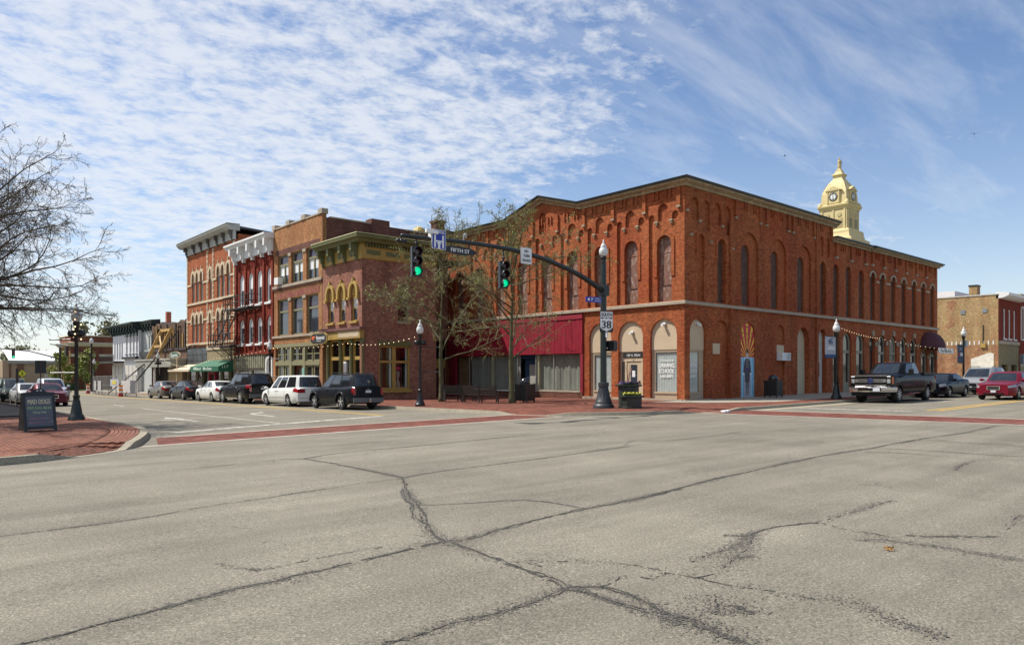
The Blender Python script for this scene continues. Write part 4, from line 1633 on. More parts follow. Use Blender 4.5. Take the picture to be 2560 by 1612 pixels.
dome_awning()
sg = root('shop_sign', 'white projecting sign reading The Ville Arts below the maroon awning', 'sign', (67, 21.7, 3.3), world=True)
mb = MB(); mb.box(65.5, 68.85, 21.72, 21.8, 3.28, 3.72); bd = mb.build('board', WHITE, sg)
letters("The Ville Arts", (67.1, 21.715, 3.5), (1, 0, 0), (0, 0, 1), w=2.5, h=.26, mat=LETK, parent=sg, bold=.01)
mb = MB(); mb.box(66.2, 66.26, 21.8, 22.95, 3.6, 3.66); mb.box(68.2, 68.26, 21.8, 22.95, 3.6, 3.66); mb.build('bracket', BLACK, sg)

# ------------------------------------------------------------------ Main Street row
FM = Frame('x', 22.83)
FS = Frame('y', 40.53)


def bracket_mesh(fr, u, z1, w, h, d, mb=None):
    """scrolled cornice bracket hanging from z1"""
    mb = mb or MB()
    fr.box(mb, u - w / 2, u + w / 2, z1 - h * .45, z1, 0.02, d)
    fr.box(mb, u - w / 2, u + w / 2, z1 - h * .75, z1 - h * .45, 0.02, d * .62)
    fr.box(mb, u - w * .35, u + w * .35, z1 - h, z1 - h * .75, 0.02, d * .4)
    return mb


def boost_building():
    rt = root('brick_building', 'two storey pinkish brick corner shop with mustard and green bracketed cornice', 'building', (27, 43, 0), world=True)
    fo = [(40.533, -1), (45.9, -1), (45.9, 9.0), (40.533, 9.0)]
    cs = [41.53, 43.12, 44.72]
    wins = [arch(c - .42, c + .42, 4.95, 7.35, 8, gothic=True) for c in cs]
    mb = MB()
    FM.panel(mb, [(40.533, 4.4), (45.9, 4.4), (45.9, 9.0), (40.533, 9.0)], wins, -0.3, 0)
    FM.panel(mb, [(40.533, -1), (40.62, -1), (40.62, 4.4), (40.533, 4.4)], [], -0.3, 0)
    so = [(22.833, -1), (28.5, -1), (28.5, 9.0), (22.833, 9.0)]
    shopw = rect(24.05, 26.4, 0.55, 3.4)
    upw = arch(25.45, 26.35, 5.0, 7.5, 8, rise=.3)
    FS.panel(mb, so, [shopw, upw], -0.3, 0)
    mb.build('wall', B_PINK, rt)
    part(FM, 'back_wall', B_PINK, rt, [(44.3, 45.88, 4, 9.4, -12, -0.35), (40.9, 44.4, 4, 9.4, -5.6, -0.7), (44.5, 45.88, -1, 4, -12, -5.6)])
    part(FM, 'shop_ceiling', DARKIN, rt, [(40.85, 45.88, 3.9, 3.99, -5.6, -0.35), (45.8, 45.88, -1, 3.9, -5.6, -.35), (40.9, 45.8, -1, 3.9, -5.6, -5.5)])
    part(FM, 'rear_wall', B_OLD, rt, [(44.5, 46, -1, 7.5, -9.3, -5.4)])
    part(FM, 'roof', ROOFM, rt, [(40.8, 45.9, 9.4, 9.5, -9, -0.1)])
    # setback entry beside the red storefront
    part(FM, 'entry_panel', MUSTARD, rt, [(44.38, 44.46, 2.0, 2.7, -9.2, -6.2)])
    part(FM, 'entry_door', M('maroon_door', (0.1, 0.02, 0.02), .5), rt, [(44.38, 44.45, 0, 1.98, -9.2, -6.2)])
    # frieze and cornice wrap both street sides
    path = [(28.5, 40.53), (22.83, 40.53), (22.83, 45.95)]
    mb = MB(); mb.sweep([(p[0], p[1], 8.85) for p in path], [(0, 0), (0, .95), (-.1, .95), (-.1, .06), (-.05, 0)]); mb.build('frieze', MUSTARD, rt)
    mb = MB(); mb.sweep([(p[0], p[1], 9.8) for p in path], [(0, 0), (-.55, 0.05), (-.62, .2), (-.85, .26), (-.88, .42), (0, .46)]); mb.build('cornice', MOSS, rt)
    mb = MB(); mb.sweep([(p[0], p[1], 10.262) for p in path], [(0.3, 0), (-.9, 0), (-.86, .06), (0.3, .08)]); mb.build('cornice_cap', M('cap_olive', (0.3, 0.29, 0.12), .6), rt)
    for u in (41.0, 42.5, 44.1, 45.55):
        bracket_mesh(FM, u, 9.85, .26, 1.05, .6).build('bracket', MOSS, rt)
    for u in (41.75, 43.3, 44.85):
        mb = MB(); c = FM.pt(u, 9.3, 0.1); mb.lathe([(.02, 0), (.22, -.0), (.22, -.05), (.14, -.06)], (c[0], c[1], c[2]), 12, 'x'); o = mb.build('rosette', MOSS, rt)
    mb = MB()
    for i in range(26):
        FS.box(mb, 23.0 + i * .21, 23.1 + i * .21, 9.62, 9.8, 0.1, 0.3)
    for i in range(22):
        FM.box(mb, 40.7 + i * .24, 40.8 + i * .24, 9.66, 9.8, 0.1, 0.3)
    mb.build('dentils', MOSS, rt, kind='stuff')
    for u0 in (23.1, 24.5, 25.9, 27.2):
        part(FS, 'frieze_panel', MOSS, rt, [(u0, u0 + 1.0, 9.15, 9.42, 0.1, 0.125)])
    # hooded windows
    for w, c in zip(wins, cs):
        g = grow(w, .2)
        mb = MB()
        FM.panel(mb, [(g[0][0], 6.5), (g[1][0], 6.5)] + g[2:], [[(w[0][0], 6.503), (w[1][0], 6.503)] + w[2:]], 0, 0.14)
        FM.box(mb, c - .7, c - .42, 6.36, 6.5, 0, .2); FM.box(mb, c + .42, c + .7, 6.36, 6.5, 0, .2)
        FM.box(mb, c - .07, c + .07, 7.5, 7.75, 0, .16)
        mb.build('window_hood', MUSTARD, rt)
        top = [(c - .42, 6.62), (c + .42, 6.62)] + [p for p in w[2:] if p[1] > 6.62]
        fill(FM, 'tympanum', top, -0.2, -0.08, MUSTARD, rt)
        sash(FM, rt, rect(c - .42, c + .42, 4.97, 6.62), -0.12, MUSTARD, GLASSB, .08, .5, 1, sill=.14, smat=MUSTARD)
    # side window
    sash(FS, rt, upw, -0.12, OLIVE, GLASS, .1, .5, sill=.1)
    part(FS, 'lintel', MOSS, rt, [(23.95, 26.5, 3.4, 3.72, 0.0, 0.05)])
    mb = MB()
    FS.panel(mb, shopw, [rect(24.15, 25.1, .7, 2.3), rect(25.33, 26.3, .7, 2.3), rect(24.15, 25.1, 2.45, 3.3), rect(25.33, 26.3, 2.45, 3.3)], -0.2, -0.06)
    FS.box(mb, 23.95, 26.5, .38, .55, -0.1, 0.1)
    w = mb.build('show_window', MUSTARD, rt)
    for q in (rect(24.13, 25.12, .68, 2.32), rect(25.31, 26.32, .68, 2.32), rect(24.13, 25.12, 2.43, 3.32), rect(25.31, 26.32, 2.43, 3.32)):
        fill(FS, 'pane', q, -0.165, -0.16, PANE, w)
    for u in (24.98, 26.2):
        part(FS, 'white_drape', WHITE, w, [(u, u + .12, .6, 3.3, -0.3, -0.25)])
    part(FS, 'display_backing', DARKIN, w, [(24.0, 26.45, .5, 3.4, -1.4, -1.35)])
    mb = MB(); mb.ball((25.75, 41.0, 1.95), .2, 8, 6, (1.3, .3, .55)); mb.build('pink_sign', M('pink_sign', (0.6, 0.03, 0.2), .5), w)
    mb = MB(); mb.lathe([(.16, 0), (.17, .25), (.1, .45), (.06, .55), (.12, .8), (.16, 1.0), (.05, 1.15)], (25.8, 41.1, .65), 10); mb.build('mannequin', M('mannequin', (0.45, 0.42, 0.36), .6), w)
    # shopfront on Main Street
    part(FM, 'pent_roof', M('pent_metal', (0.16, 0.07, 0.06), .6), rt, [(40.3, 45.9, 4.4, 4.55, -0.05, .3)])
    part(FM, 'fascia', MUSTARD, rt, [(40.45, 45.85, 3.85, 4.395, -0.1, .2)])
    part(FM, 'fascia_band', CREAM, rt, [(40.6, 43.3, 3.95, 4.3, .2, .215)])
    part(FM, 'shop_interior', DARKIN, rt, [(40.7, 45.8, -1, 3.9, -1.6, -1.5)])
    for u in (40.62, 42.1, 43.55, 45.3):
        mb = MB()
        p = FM.pt(u, 0, -0.1)
        mb.lathe([(.16, -.5), (.16, .3), (.12, .4), (.11, 3.5), (.18, 3.7), (.18, 3.86)], (p[0], p[1], 0), 12)
        mb.build('column', MOSS, rt, smooth=True)
    for i, (u0, u1) in enumerate(((40.9, 41.85), (42.4, 43.3), (43.85, 45.0))):
        mb = MB()
        FM.panel(mb, rect(u0 - .22, u1 + .22, -0.3, 3.85), [rect(u0, u1, .55 if i != 1 else 0, 2.5), rect(u0, u1, 2.72, 3.7)], -0.3, -0.2)
        w = mb.build('shop_window' if i != 1 else 'shop_door', MUSTARD, rt)
        fill(FM, 'pane', rect(u0 - .02, u1 + .02, .5, 2.55), -0.27, -0.265, PANE if i != 1 else GLASS, w)
        fill(FM, 'pane', rect(u0 - .02, u1 + .02, 2.7, 3.72), -0.27, -0.265, PANE, w)
        if i != 1:
            part(FM, 'orange_poster', M('orange_poster', (0.62, 0.2, 0.03), .6), w, [(u0 + .12, u0 + .75, .95, 1.55, -0.26, -0.25)])
        else:
            part(FM, 'white_reveal', WHITE, w, [(u0 + .5, u0 + .85, -.2, 2.4, -0.26, -0.15)])
    return rt


boost_building()
bs = root('hanging_sign', 'black octagonal hanging sign reading boost mobile with gold rim', 'sign', (21.9, 44.7, 3.9), world=True)
fb = Frame('x', 21.95)
oc = [(43.55, 3.72), (43.9, 3.56), (45.55, 3.56), (45.95, 3.72), (45.95, 4.14), (45.55, 4.3), (43.9, 4.3), (43.55, 4.14)]
fill(fb, 'board', oc, -0.06, 0.02, MUSTARD, bs)
fill(fb, 'face', [(44.75 + (u - 44.75) * .93, 3.93 + (z - 3.93) * .88) for u, z in oc], 0.02, 0.03, LETK, bs)
flines(fb, "boost", 44.4, 4.0, 0.034, w=1.15, h=.27, mat=LETW, parent=bs, bold=.012)
flines(fb, "mobile", 44.65, 3.78, 0.034, w=.62, h=.1, mat=LETW, parent=bs)
fill(fb, 'emblem', [(45.15, 4.08), (45.6, 4.1), (45.75, 3.95), (45.35, 3.78), (45.5, 3.95), (45.2, 3.98)], 0.03, 0.034, M('emblem_orange', (0.7, 0.12, 0.02), .5), bs)
mb = MB(); mb.bar((21.95, 43.4, 4.5), (21.95, 46.0, 4.5), .04); mb.bar((21.95, 44.1, 4.3), (21.95, 44.1, 4.5), .03); mb.bar((21.95, 45.4, 4.3), (21.95, 45.4, 4.5), .03); mb.bar((21.95, 44.7, 4.5), (22.8, 44.7, 4.5), .04); mb.build('bracket_arm', BLACK, bs)


def yellow_building():
    rt = root('brick_building', 'three storey yellow brick building with olive window frames and faded painted sign', 'building', (30, 50, 0), world=True)
    u0, u1 = 45.95, 54.2
    bays = [(46.55, 48.45), (49.02, 50.95), (51.45, 53.4)]
    up = [rect(a, b, 8.25, 10.5) for a, b in bays]
    lo = [rect(a, b, 4.45, 7.18) for a, b in bays]
    mb = MB()
    FM.panel(mb, [(u0, 3.8), (u1, 3.8), (u1, 12.6), (u0, 12.6)], up + lo, -0.3, 0)
    FM.box(mb, u0, u0 + .42, -1, 3.8, -0.3, 0)
    FM.box(mb, u1 - .4, u1, -1, 3.8, -0.3, 0)
    mb.build('wall', B_YELLOW, rt)
    mb = MB()
    # tall side wall toward the corner shop, in old red brick, with parapet and chimneys
    mb.box(23.14, 37, 45.953, 46.25, -1, 12.35)
    mb.build('side_wall', B_OLD, rt)
    part(FM, 'back_wall', B_OLD, rt, [(u0 + .3, u1, -1, 12.0, -14, -0.9)])
    part(FM, 'roof', ROOFM, rt, [(u0 + .3, u1, 12.02, 12.12, -14, -.3)])
    part(Frame('y', 45.95), 'parapet_coping', STONE, rt, [(23.4, 28, 12.35, 12.45, -.35, .06), (29.6, 37, 12.25, 12.36, -.35, .06)])
    for x0 in (26.6, 32.8):
        mb = MB(); mb.box(x0, x0 + 1.5, 45.85, 46.7, 8, 12.75); mb.build('chimney', B_OLD, rt)
    # parapet with stone caps
    part(FM, 'coping', STONE, rt, [(u0, u1, 12.6, 12.7, -.35, .05)])
    for u in (46.2, 48.85, 51.45, 54.0):
        part(FM, 'parapet_cap', STONE, rt, [(u - .3, u + .3, 12.6, 12.95, -.4, .08)])
    part(FM, 'string_course', STONE, rt, [(u0, u1, 8.05, 8.24, 0, .1)])
    part(FM, 'string_course', STONE, rt, [(u0, u1, 4.28, 4.44, 0, .1)])
    mb = MB()
    for i in range(34):
        FM.box(mb, u0 + .1 + i * .24, u0 + .22 + i * .24, 7.88, 8.04, 0, .08)
    mb.build('dentils', B_OLD, rt, kind='stuff')
    part(FM, 'painted_sign', peelM('ghost_sign', (0.34, 0.17, 0.075), (0.22, 0.06, 0.05), 0.4, 0.5, 3.5, .85, (1, 3.5, .4)), rt, [(46.35, 53.7, 7.25, 7.7, -0.05, .012)])
    part(FM, 'brick_band', B_OLD, rt, [(46.3, 53.8, 10.55, 10.95, -0.05, .01)])
    for a, b in ((48.47, 49.0), (50.97, 51.43)):
        for z in (10.3, 7.0):
            part(FM, 'pier_cap', STONE, rt, [(a, b, z, z + .22, 0, .06)])
    # windows
    for i, (a, b) in enumerate(bays):
        mb = MB()
        FM.panel(mb, rect(a, b, 8.25, 10.5), [rect(a + .1, b - .1, 9.85, 10.4), rect(a + .1, (a + b) / 2 - .05, 8.33, 9.72), rect((a + b) / 2 + .05, b - .1, 8.33, 9.72)], -0.25, -0.14)
        w = mb.build('window', OLIVE, rt)
        fill(FM, 'transom_pane', rect(a + .08, b - .08, 9.83, 10.42), -0.26, -0.22, M('purple_glass', (0.05, 0.035, 0.06), .1), w)
        fill(FM, 'pane', rect(a + .08, (a + b) / 2, 8.31, 9.0), -0.26, -0.22, GLASSB, w)
        fill(FM, 'pane', rect((a + b) / 2, b - .08, 8.31, 9.0), -0.26, -0.225, GLASSB, w)
        fill(FM, 'pane', rect(a + .08, (a + b) / 2, 9.0, 9.74), -0.26, -0.22, BLIND, w)
        fill(FM, 'pane', rect((a + b) / 2, b - .08, 9.0, 9.74), -0.26, -0.225, BLIND, w)
        mb = MB()
        FM.panel(mb, rect(a, b, 4.45, 7.18), [rect(a + .1, b - .1, 6.33, 7.08), rect(a + .22, b - .1, 4.55, 6.2)], -0.25, -0.14)
        w = mb.build('window', OLIVE, rt)
        fill(FM, 'transom_pane', rect(a + .08, b - .08, 6.3, 7.1), -0.26, -0.22, M('purple_glass', (0.05, 0.035, 0.06), .1), w)
        fill(FM, 'pane', rect(a + .2, b - .08, 4.53, 6.22), -0.26, -0.22, GLASSB, w)
    # timber storefront: transom band of small panes above, door and side windows below
    mb = MB()
    FM.box(mb, u0 + .42, u1 - .4, 3.55, 3.8, -0.2, .12)
    FM.box(mb, u0 + .42, u1 - .4, 2.2, 2.5, -0.2, .02)
    FM.box(mb, u0 + .42, u1 - .4, -1, .3, -0.2, 0)
    mb.build('storefront_frame', OLIVE, rt)
    for a, b in ((46.45, 48.6), (49.0, 50.85), (51.25, 53.4)):
        m_ = (a + b) / 2
        sets = [(a, m_ - .1), (m_ + .1, b)] if (a, b) != (49.0, 50.85) else [(a, b)]
        for c0, c1 in sets:
            w = sash(FM, rt, rect(c0, c1, 2.5, 3.55), -0.08, OLIVE, GLASS, .1, .5, vert=0 if len(sets) > 1 else 1)
            if (a, b) != (49.0, 50.85):
                sash(FM, rt, rect(c0, c1, .3, 2.2), -0.08, OLIVE, GLASS, .12, .55)
    parts(FM, 'storefront_post', OLIVE, rt, [(48.6, 49.0, .3, 3.55, -0.2, .04), (50.85, 51.25, .3, 3.55, -0.2, .04)])
    d = part(FM, 'door', M('red_brown_door', (0.14, 0.035, 0.02), .5), rt, [(49.0, 50.85, -.4, 2.2, -0.4, -0.3)])
    parts(FM, 'pane', GLASS, d, [(49.3, 49.8, .6, 1.9, -0.3, -0.29), (50.05, 50.55, .6, 1.9, -0.3, -0.29)])
    part(FM, 'teal_notice', M('teal_notice', (0.2, 0.38, 0.32), .6), rt, [(48.65, 49.05, 1.3, 2.0, .05, .06)])
    # window unit
    part(FM, 'air_conditioner', WHITE, rt, [(52.65, 53.35, 8.33, 8.85, -0.14, .3)])
    return rt


yellow_building()


def red_building():
    rt = root('brick_building', 'three storey red painted brick building with tall white bracketed cornice', 'building', (30, 58, -.3), world=True)
    u0, u1 = 54.22, 62.2
    cs = [54.97, 56.93, 58.78, 60.7]
    up = [arch(c - .5, c + .5, 7.2, 9.86) for c in cs]
    lo = [arch(c - .5, c + .5, 4.02, 6.12) for c in cs]
    mb = MB()
    FM.panel(mb, [(u0, 3.25), (u1, 3.25), (u1, 11.2), (u0, 11.2)], up + lo, -0.3, -0.02)
    for c in [54.28, 55.95, 57.85, 59.75, 61.85]:
        FM.box(mb, c - .16, c + .16, 3.25, 10.6, -0.02, .09)
    for c in cs:
        for k in range(4):
            FM.box(mb, c - .62 + k * .36, c - .46 + k * .36, 10.25 + (0.12 if k in (1, 2) else 0), 10.9, -0.02, .09)
        FM.box(mb, c - .72, c + .72, 10.88, 11.2, -0.02, .11)
    mb.build('wall', B_RED, rt)
    part(FM, 'back_wall', B_OLD, rt, [(u0, u1, -1, 11.2, -14, -.9)])
    mb = MB()
    FM.box(mb, u0 - .02, u1 + .1, 11.05, 12.0, -0.05, .2)
    mb.build('frieze', WHITE, rt)
    mb = MB()
    mb.sweep([(22.83, u0 - .15, 12.0), (22.83, u1 + .55, 12.0)], [(0.5, 0), (-.6, .02), (-.68, .2), (-.8, .28), (-.8, .42), (0.5, .48)])
    mb.build('cornice', WHITE, rt)
    for u in (54.45, 56.0, 57.9, 59.8, 61.7):
        bracket_mesh(FM, u, 12.02, .3, 1.25, .7).build('bracket', WHITE, rt)
    for i in range(8):
        uu = 55.0 + i * .9
        if min(abs(uu - b) for b in (54.45, 56.0, 57.9, 59.8, 61.7)) > .35:
            bracket_mesh(FM, uu, 12.02, .2, .6, .5).build('bracket', WHITE, rt)
    for w in up:
        us = [p[0] for p in w]
        mb = MB(); FM.panel(mb, w, [shrink(w, .12)], -0.2, -0.1); ww = mb.build('window', WHITE, rt)
        fill(FM, 'blind', [(min(us), 8.55), (max(us), 8.55)] + w[2:], -0.22, -0.17, WHITE, ww)
        fill(FM, 'pane', rect(min(us) + .06, max(us) - .06, 7.26, 8.55), -0.24, -0.18, GLASS, ww)
        part(FM, 'sill', WHITE, ww, [(min(us) - .08, max(us) + .08, 7.03, 7.2, -0.1, .16)])
    for w in lo:
        us = [p[0] for p in w]
        mb = MB(); FM.panel(mb, w, [shrink(w, .12)], -0.2, -0.1); ww = mb.build('window', WHITE, rt)
        fill(FM, 'blind', [(min(us), 5.4), (max(us), 5.4)] + w[2:], -0.22, -0.17, WHITE, ww)
        fill(FM, 'pane', rect(min(us) + .06, max(us) - .06, 4.08, 5.4), -0.24, -0.18, GLASS, ww)
        part(FM, 'sill', WHITE, ww, [(min(us) - .08, max(us) + .08, 3.86, 4.02, -0.1, .16)])
    # ground floor shop with ribbed grey-green sign band
    part(FM, 'shop_cornice', B_RED, rt, [(u0, u1, 3.15, 3.3, -0.2, .15)])
    band = M('aged_green_metal', (0.2, 0.195, 0.13), .7, var=.3, scale=2)
    n = 26
    mb = MB()
    for i in range(n):
        a = 55.9 + i * (61.9 - 55.9) / n
        FM.box(mb, a, a + .19, 2.05, 3.15, -0.15, .05 + .03 * (i % 2))
    mb.build('sign_band', band, rt)
    part(FM, 'shop_front', DARKIN, rt, [(u0 + .2, u1 - .2, -1, 3.15, -.5, -.4)])
    mb = MB(); FM.panel(mb, rect(56.0, 62.0, -1, 2.05), [rect(56.4, 58.7, 0, 1.85), rect(59.1, 61.6, 0, 1.85)], -0.2, -0.05); w = mb.build('shop_window', OLIVE2, rt)
    fill(FM, 'pane', rect(56.38, 58.72, 0, 1.87), -.16, -.155, PANE, w); fill(FM, 'pane', rect(59.08, 61.62, 0, 1.87), -.16, -.155, PANE, w)
    dr = arch(54.5, 55.5, -.6, 2.85, 8)
    mb = MB(); FM.panel(mb, grow(dr, .15), [dr], -.1, .04); FM.panel(mb, dr, [], -.2, -.12); mb.build('arched_door', WHITE, rt)
    part(FM, 'door_side', band, rt, [(55.65, 55.9, -1, 3.15, -.2, 0)])
    return rt


red_building()


def gothic_building():
    rt = root('brick_building', 'three storey orange brick building with pointed stone-trimmed window trios', 'building', (30, 68, -.4), world=True)
    u0, u1 = 62.25, 75.05
    grp = [[63.75, 65.08, 66.2], [70.75, 71.95, 73.1]]
    up, lo = [], []
    for g in grp:
        for c in g:
            up.append(arch(c - .38, c + .38, 8.4, 11.25, 6, gothic=True))
            lo.append(arch(c - .38, c + .38, 4.55, 7.25, 6, gothic=True))
    mid = [arch(68.02, 68.6, 8.4, 11.2, 6, gothic=True), arch(68.02, 68.6, 4.55, 7.2, 6, gothic=True)]
    mb = MB()
    FM.panel(mb, [(u0, 4.1), (u1, 4.1), (u1, 13.1), (u0, 13.1)], up + lo + mid, -0.3, 0)
    mb.build('wall', B_GOTH, rt)
    mb = MB(); mb.box(23.14, 36, u0 + .003, u0 + .3, -1, 13.6); mb.build('side_wall', B_GOTH, rt)
    part(FM, 'back_wall', B_GOTH, rt, [(u0 + .3, u1, -1, 13.2, -14, -1.0)])
    mb = MB(); mb.add([(22.6, u0, 14.3), (37, u0, 13.5), (37, u1, 13.5), (22.6, u1, 14.3)], [(0, 1, 2, 3)]); mb.add([(22.6, u0, 14.1), (37, u0, 13.3), (37, u0, 13.5), (22.6, u0, 14.3)], [(0, 1, 2, 3)]); mb.build('roof', ROOFM, rt)
    # pointed hoods of pale stone and quoins
    st = M('pale_gothic_stone', (0.56, 0.45, 0.30), .8, var=.15, scale=3)
    for w in up + lo + mid:
        g = grow(w, .24)
        z = max(p[1] for p in w) - .95
        mb = MB()
        FM.panel(mb, [(g[0][0], z), (g[1][0], z)] + [p for p in g[2:] if p[1] > z], [[(w[0][0], z + .002), (w[1][0], z + .002)] + [p for p in w[2:] if p[1] > z]], 0, .08)
        c = (w[0][0] + w[1][0]) / 2
        FM.box(mb, c - .05, c + .05, z + 1.15, z + 1.45, 0, .09)
        mb.build('window_hood', st, rt)
    mb = MB()
    for u in (u0 + .15, 67.55, 69.1, u1 - .15):
        for k in range(38):
            w_ = .17 if k % 2 else .1
            FM.box(mb, u - w_, u + w_, 4.15 + k * .233, 4.34 + k * .233, 0, .05)
    mb.build('quoins', st, rt, kind='stuff')
    def bands(z, t):
        for a, b in [(u0, 63.3), (66.65, 67.95), (68.67, 70.3), (73.55, u1)]:
            part(FM, 'string_course', st, rt, [(a, b, z, z + t, 0, .06)])
    bands(10.05, .17); bands(6.55, .17)
    part(FM, 'string_course', st, rt, [(u0, u1, 8.18, 8.38, 0, .09)])
    part(FM, 'string_course', st, rt, [(u0, u1, 4.3, 4.5, 0, .09)])
    for w in up + lo + mid:
        sash(FM, rt, w, -0.1, M('grey_sash', (0.4, 0.39, 0.35), .6), M('pale_glass', (0.34, 0.335, 0.31), .4), .07, .55)
    # big grey cornice with curved brackets
    gc = M('grey_cornice', (0.40, 0.40, 0.36), .7, var=.15, scale=1.5)
    mb = MB(); FM.box(mb, u0, u1, 13.1, 14.0, -0.1, .12); mb.build('frieze', gc, rt)
    mb = MB(); mb.sweep([(22.83, u0 - .1, 13.85), (22.83, u1 + 1.0, 13.85)], [(0.4, 0), (-.45, .05), (-.7, .3), (-.75, .45), (0.4, .5)]); mb.build('cornice', gc, rt)
    mb = MB(); mb.sweep([(22.83, u0 - .1, 14.353), (22.83, u1 + 1.0, 14.353)], [(0.4, 0), (-.77, 0), (-.75, .06), (0.4, .08)]); mb.build('cornice_cap', M('green_grey_cap', (0.3, 0.33, 0.3), .6), rt)
    dk = M('dark_bracket', (0.1, 0.09, 0.08), .7)
    for u in (62.6, 64.4, 66.2, 68.3, 70.4, 72.4, 74.7):
        bracket_mesh(FM, u, 13.9, .18, .95, .45).build('bracket', dk, rt)
    # shopfronts
    part(FM, 'shop_wall', M('tan_siding', (0.40, 0.31, 0.17), .75, var=.06, scale=1), rt, [(u0 + .05, 69.05, 2.0, 4.1, -0.2, .04)])
    part(FM, 'shop_fascia', CREAM, rt, [(u0 + .05, 69.05, 3.75, 4.12, .04, .12)])
    mb = MB()
    for i in range(24):
        FM.box(mb, 62.35 + i * .28, 62.37 + i * .28, 2.0, 3.75, .04, .055)
    mb.build('siding_grooves', OLIVE2, rt, kind='stuff')
    dkp = M('dark_slate_panel', (0.075, 0.085, 0.09), .5, var=.5, scale=1.2)
    mb = MB()
    for i in range(4):
        for j in range(3):
            FM.box(mb, 69.15 + i * 1.45, 70.55 + i * 1.45, 2.2 + j * .6, 2.76 + j * .6, -0.1, .03)
    mb.build('slate_panels', dkp, rt)
    part(FM, 'slate_backing', BLACK, rt, [(69.1, 74.95, 2.0, 4.1, -.2, -.11)])
    for u in (71.1, 72.6):
        mb = MB(); mb.bar((22.8, u, 4.4), (22.3, u, 4.25), .05); mb.bar((22.3, u, 4.25), (22.25, u, 4.0), .14); mb.build('gooseneck_lamp', BLACK, rt)
    part(FM, 'shop_interior', DARKIN, rt, [(u0 + .1, u1 - .1, -1, 2.2, -.8, -.7)])
    parts(FM, 'shop_post', OLIVE2, rt, [(u, u + .15, -1, 2.1, -.2, .02) for u in (62.35, 63.6, 65.6, 68.9, 70.6, 72.3, 74.75)])
    for a, b in ((63.8, 65.5), (65.8, 67.0), (70.75, 72.2), (72.5, 74.7)):
        fill(FM, 'shop_pane', rect(a, b, -.2, 2.0), -.15, -.145, PANE, rt)
    part(FM, 'red_door_frame', M('crimson_paint', (0.3, 0.02, 0.05), .6), rt, [(67.05, 67.3, -1, 2.0, -.15, .05), (68.5, 68.8, -1, 2.0, -.15, .05), (67.3, 68.5, 1.55, 2.0, -.15, .05)])
    return rt


gothic_building()


def fire_escape():
    rt = root('fire_escape', 'black iron fire escape with stair between the red and orange brick facades', 'fire escape', (22.3, 61, 4), world=True)
    x0, x1 = 21.75, 22.72
    def platform(y0, y1, z, name):
        mb = MB()
        n = int((y1 - y0) / .14)
        for i in range(n + 1):
            y = y0 + (y1 - y0) * i / n
            mb.bar((x0, y, z), (x1, y, z), .05)
        for x in (x0, x1):
            mb.bar((x, y0, z - .05), (x, y1, z - .05), .06, .1)
        o = mb.build(name, IRON, rt)
        mb = MB()
        for h in (.5, 1.0):
            mb.bar((x0, y0, z + h), (x0, y1, z + h), .06)
            mb.bar((x0, y0, z + h), (x1, y0, z + h), .045)
            mb.bar((x0, y1, z + h), (x1, y1, z + h), .045)
        k = int((y1 - y0) / .55)
        for i in range(k + 1):
            y = y0 + (y1 - y0) * i / k
            mb.bar((x0, y, z), (x0, y, z + 1.0), .05)
        mb.build('railing', IRON, o)
        mb = MB()
        for y in (y0 + .4, (y0 + y1) / 2, y1 - .4):
            mb.bar((x0 + .1, y, z - .05), (x1 + .08, y, z - .85), .05)
        mb.build('brace', IRON, o)
    platform(56.5, 62.0, 6.9, 'upper_platform')
    platform(60.4, 65.6, 3.95, 'lower_platform')
    a, b = Vector((0, 60.2, 6.9)), Vector((0, 64.3, 3.98))
    mb = MB()
    for x in (x0 + .05, x0 + .62):
        mb.bar((x, a.y, a.z), (x, b.y, b.z), .05, .16)
    n = 13
    for i in range(n):
        p = a.lerp(b, (i + .5) / n)
        mb.box(x0 + .05, x0 + .62, p.y - .11, p.y + .11, p.z - .015, p.z + .015)
    st = mb.build('stair', IRON, rt)
    mb = MB()
    mb.bar((x0 + .03, a.y, a.z + .95), (x0 + .03, b.y, b.z + .95), .045)
    for i in range(6):
        p = a.lerp(b, i / 5)
        mb.bar((x0 + .03, p.y, p.z), (x0 + .03, p.y, p.z + .95), .03)
    mb.build('handrail', IRON, st)
    mb = MB()
    mb.bar((21.9, 60.5, 3.9), (21.9, 60.5, 2.6), .07); mb.bar((22.5, 60.5, 3.9), (22.5, 60.5, 2.6), .07)
    for i in range(5):
        mb.bar((21.9, 60.5, 2.7 + i * .28), (22.5, 60.5, 2.7 + i * .28), .04)
    mb.build('drop_ladder', IRON, rt)


fire_escape()


def slope_awning(name, label, y0, y1, ztop, zbot, out, mat, val=.3, hip=False, txt=None):
    rt = root(name, label, 'awning', (22.3, (y0 + y1) / 2, zbot), world=True)
    xo = 22.78 - out
    t = 0.9 if hip else 0
    mb = MB()
    vs = [(22.78, y0, ztop), (22.78, y1 - t, ztop), (xo, y1, zbot), (xo, y0, zbot), (xo, y1, zbot - val), (xo, y0, zbot - val), (22.78, y0, zbot - val), (22.78, y1, zbot), (22.78, y1, zbot - val)]
    mb.add(vs, [(0, 1, 2, 3), (3, 2, 4, 5), (0, 3, 5, 6), (1, 7, 2), (2, 7, 8, 4)])
    c = mb.build('canopy', mat, rt, recalc=False)
    so = c.modifiers.new('thick', 'SOLIDIFY'); so.thickness = .02; so.offset = 0
    if txt:
        pass
    return rt, c


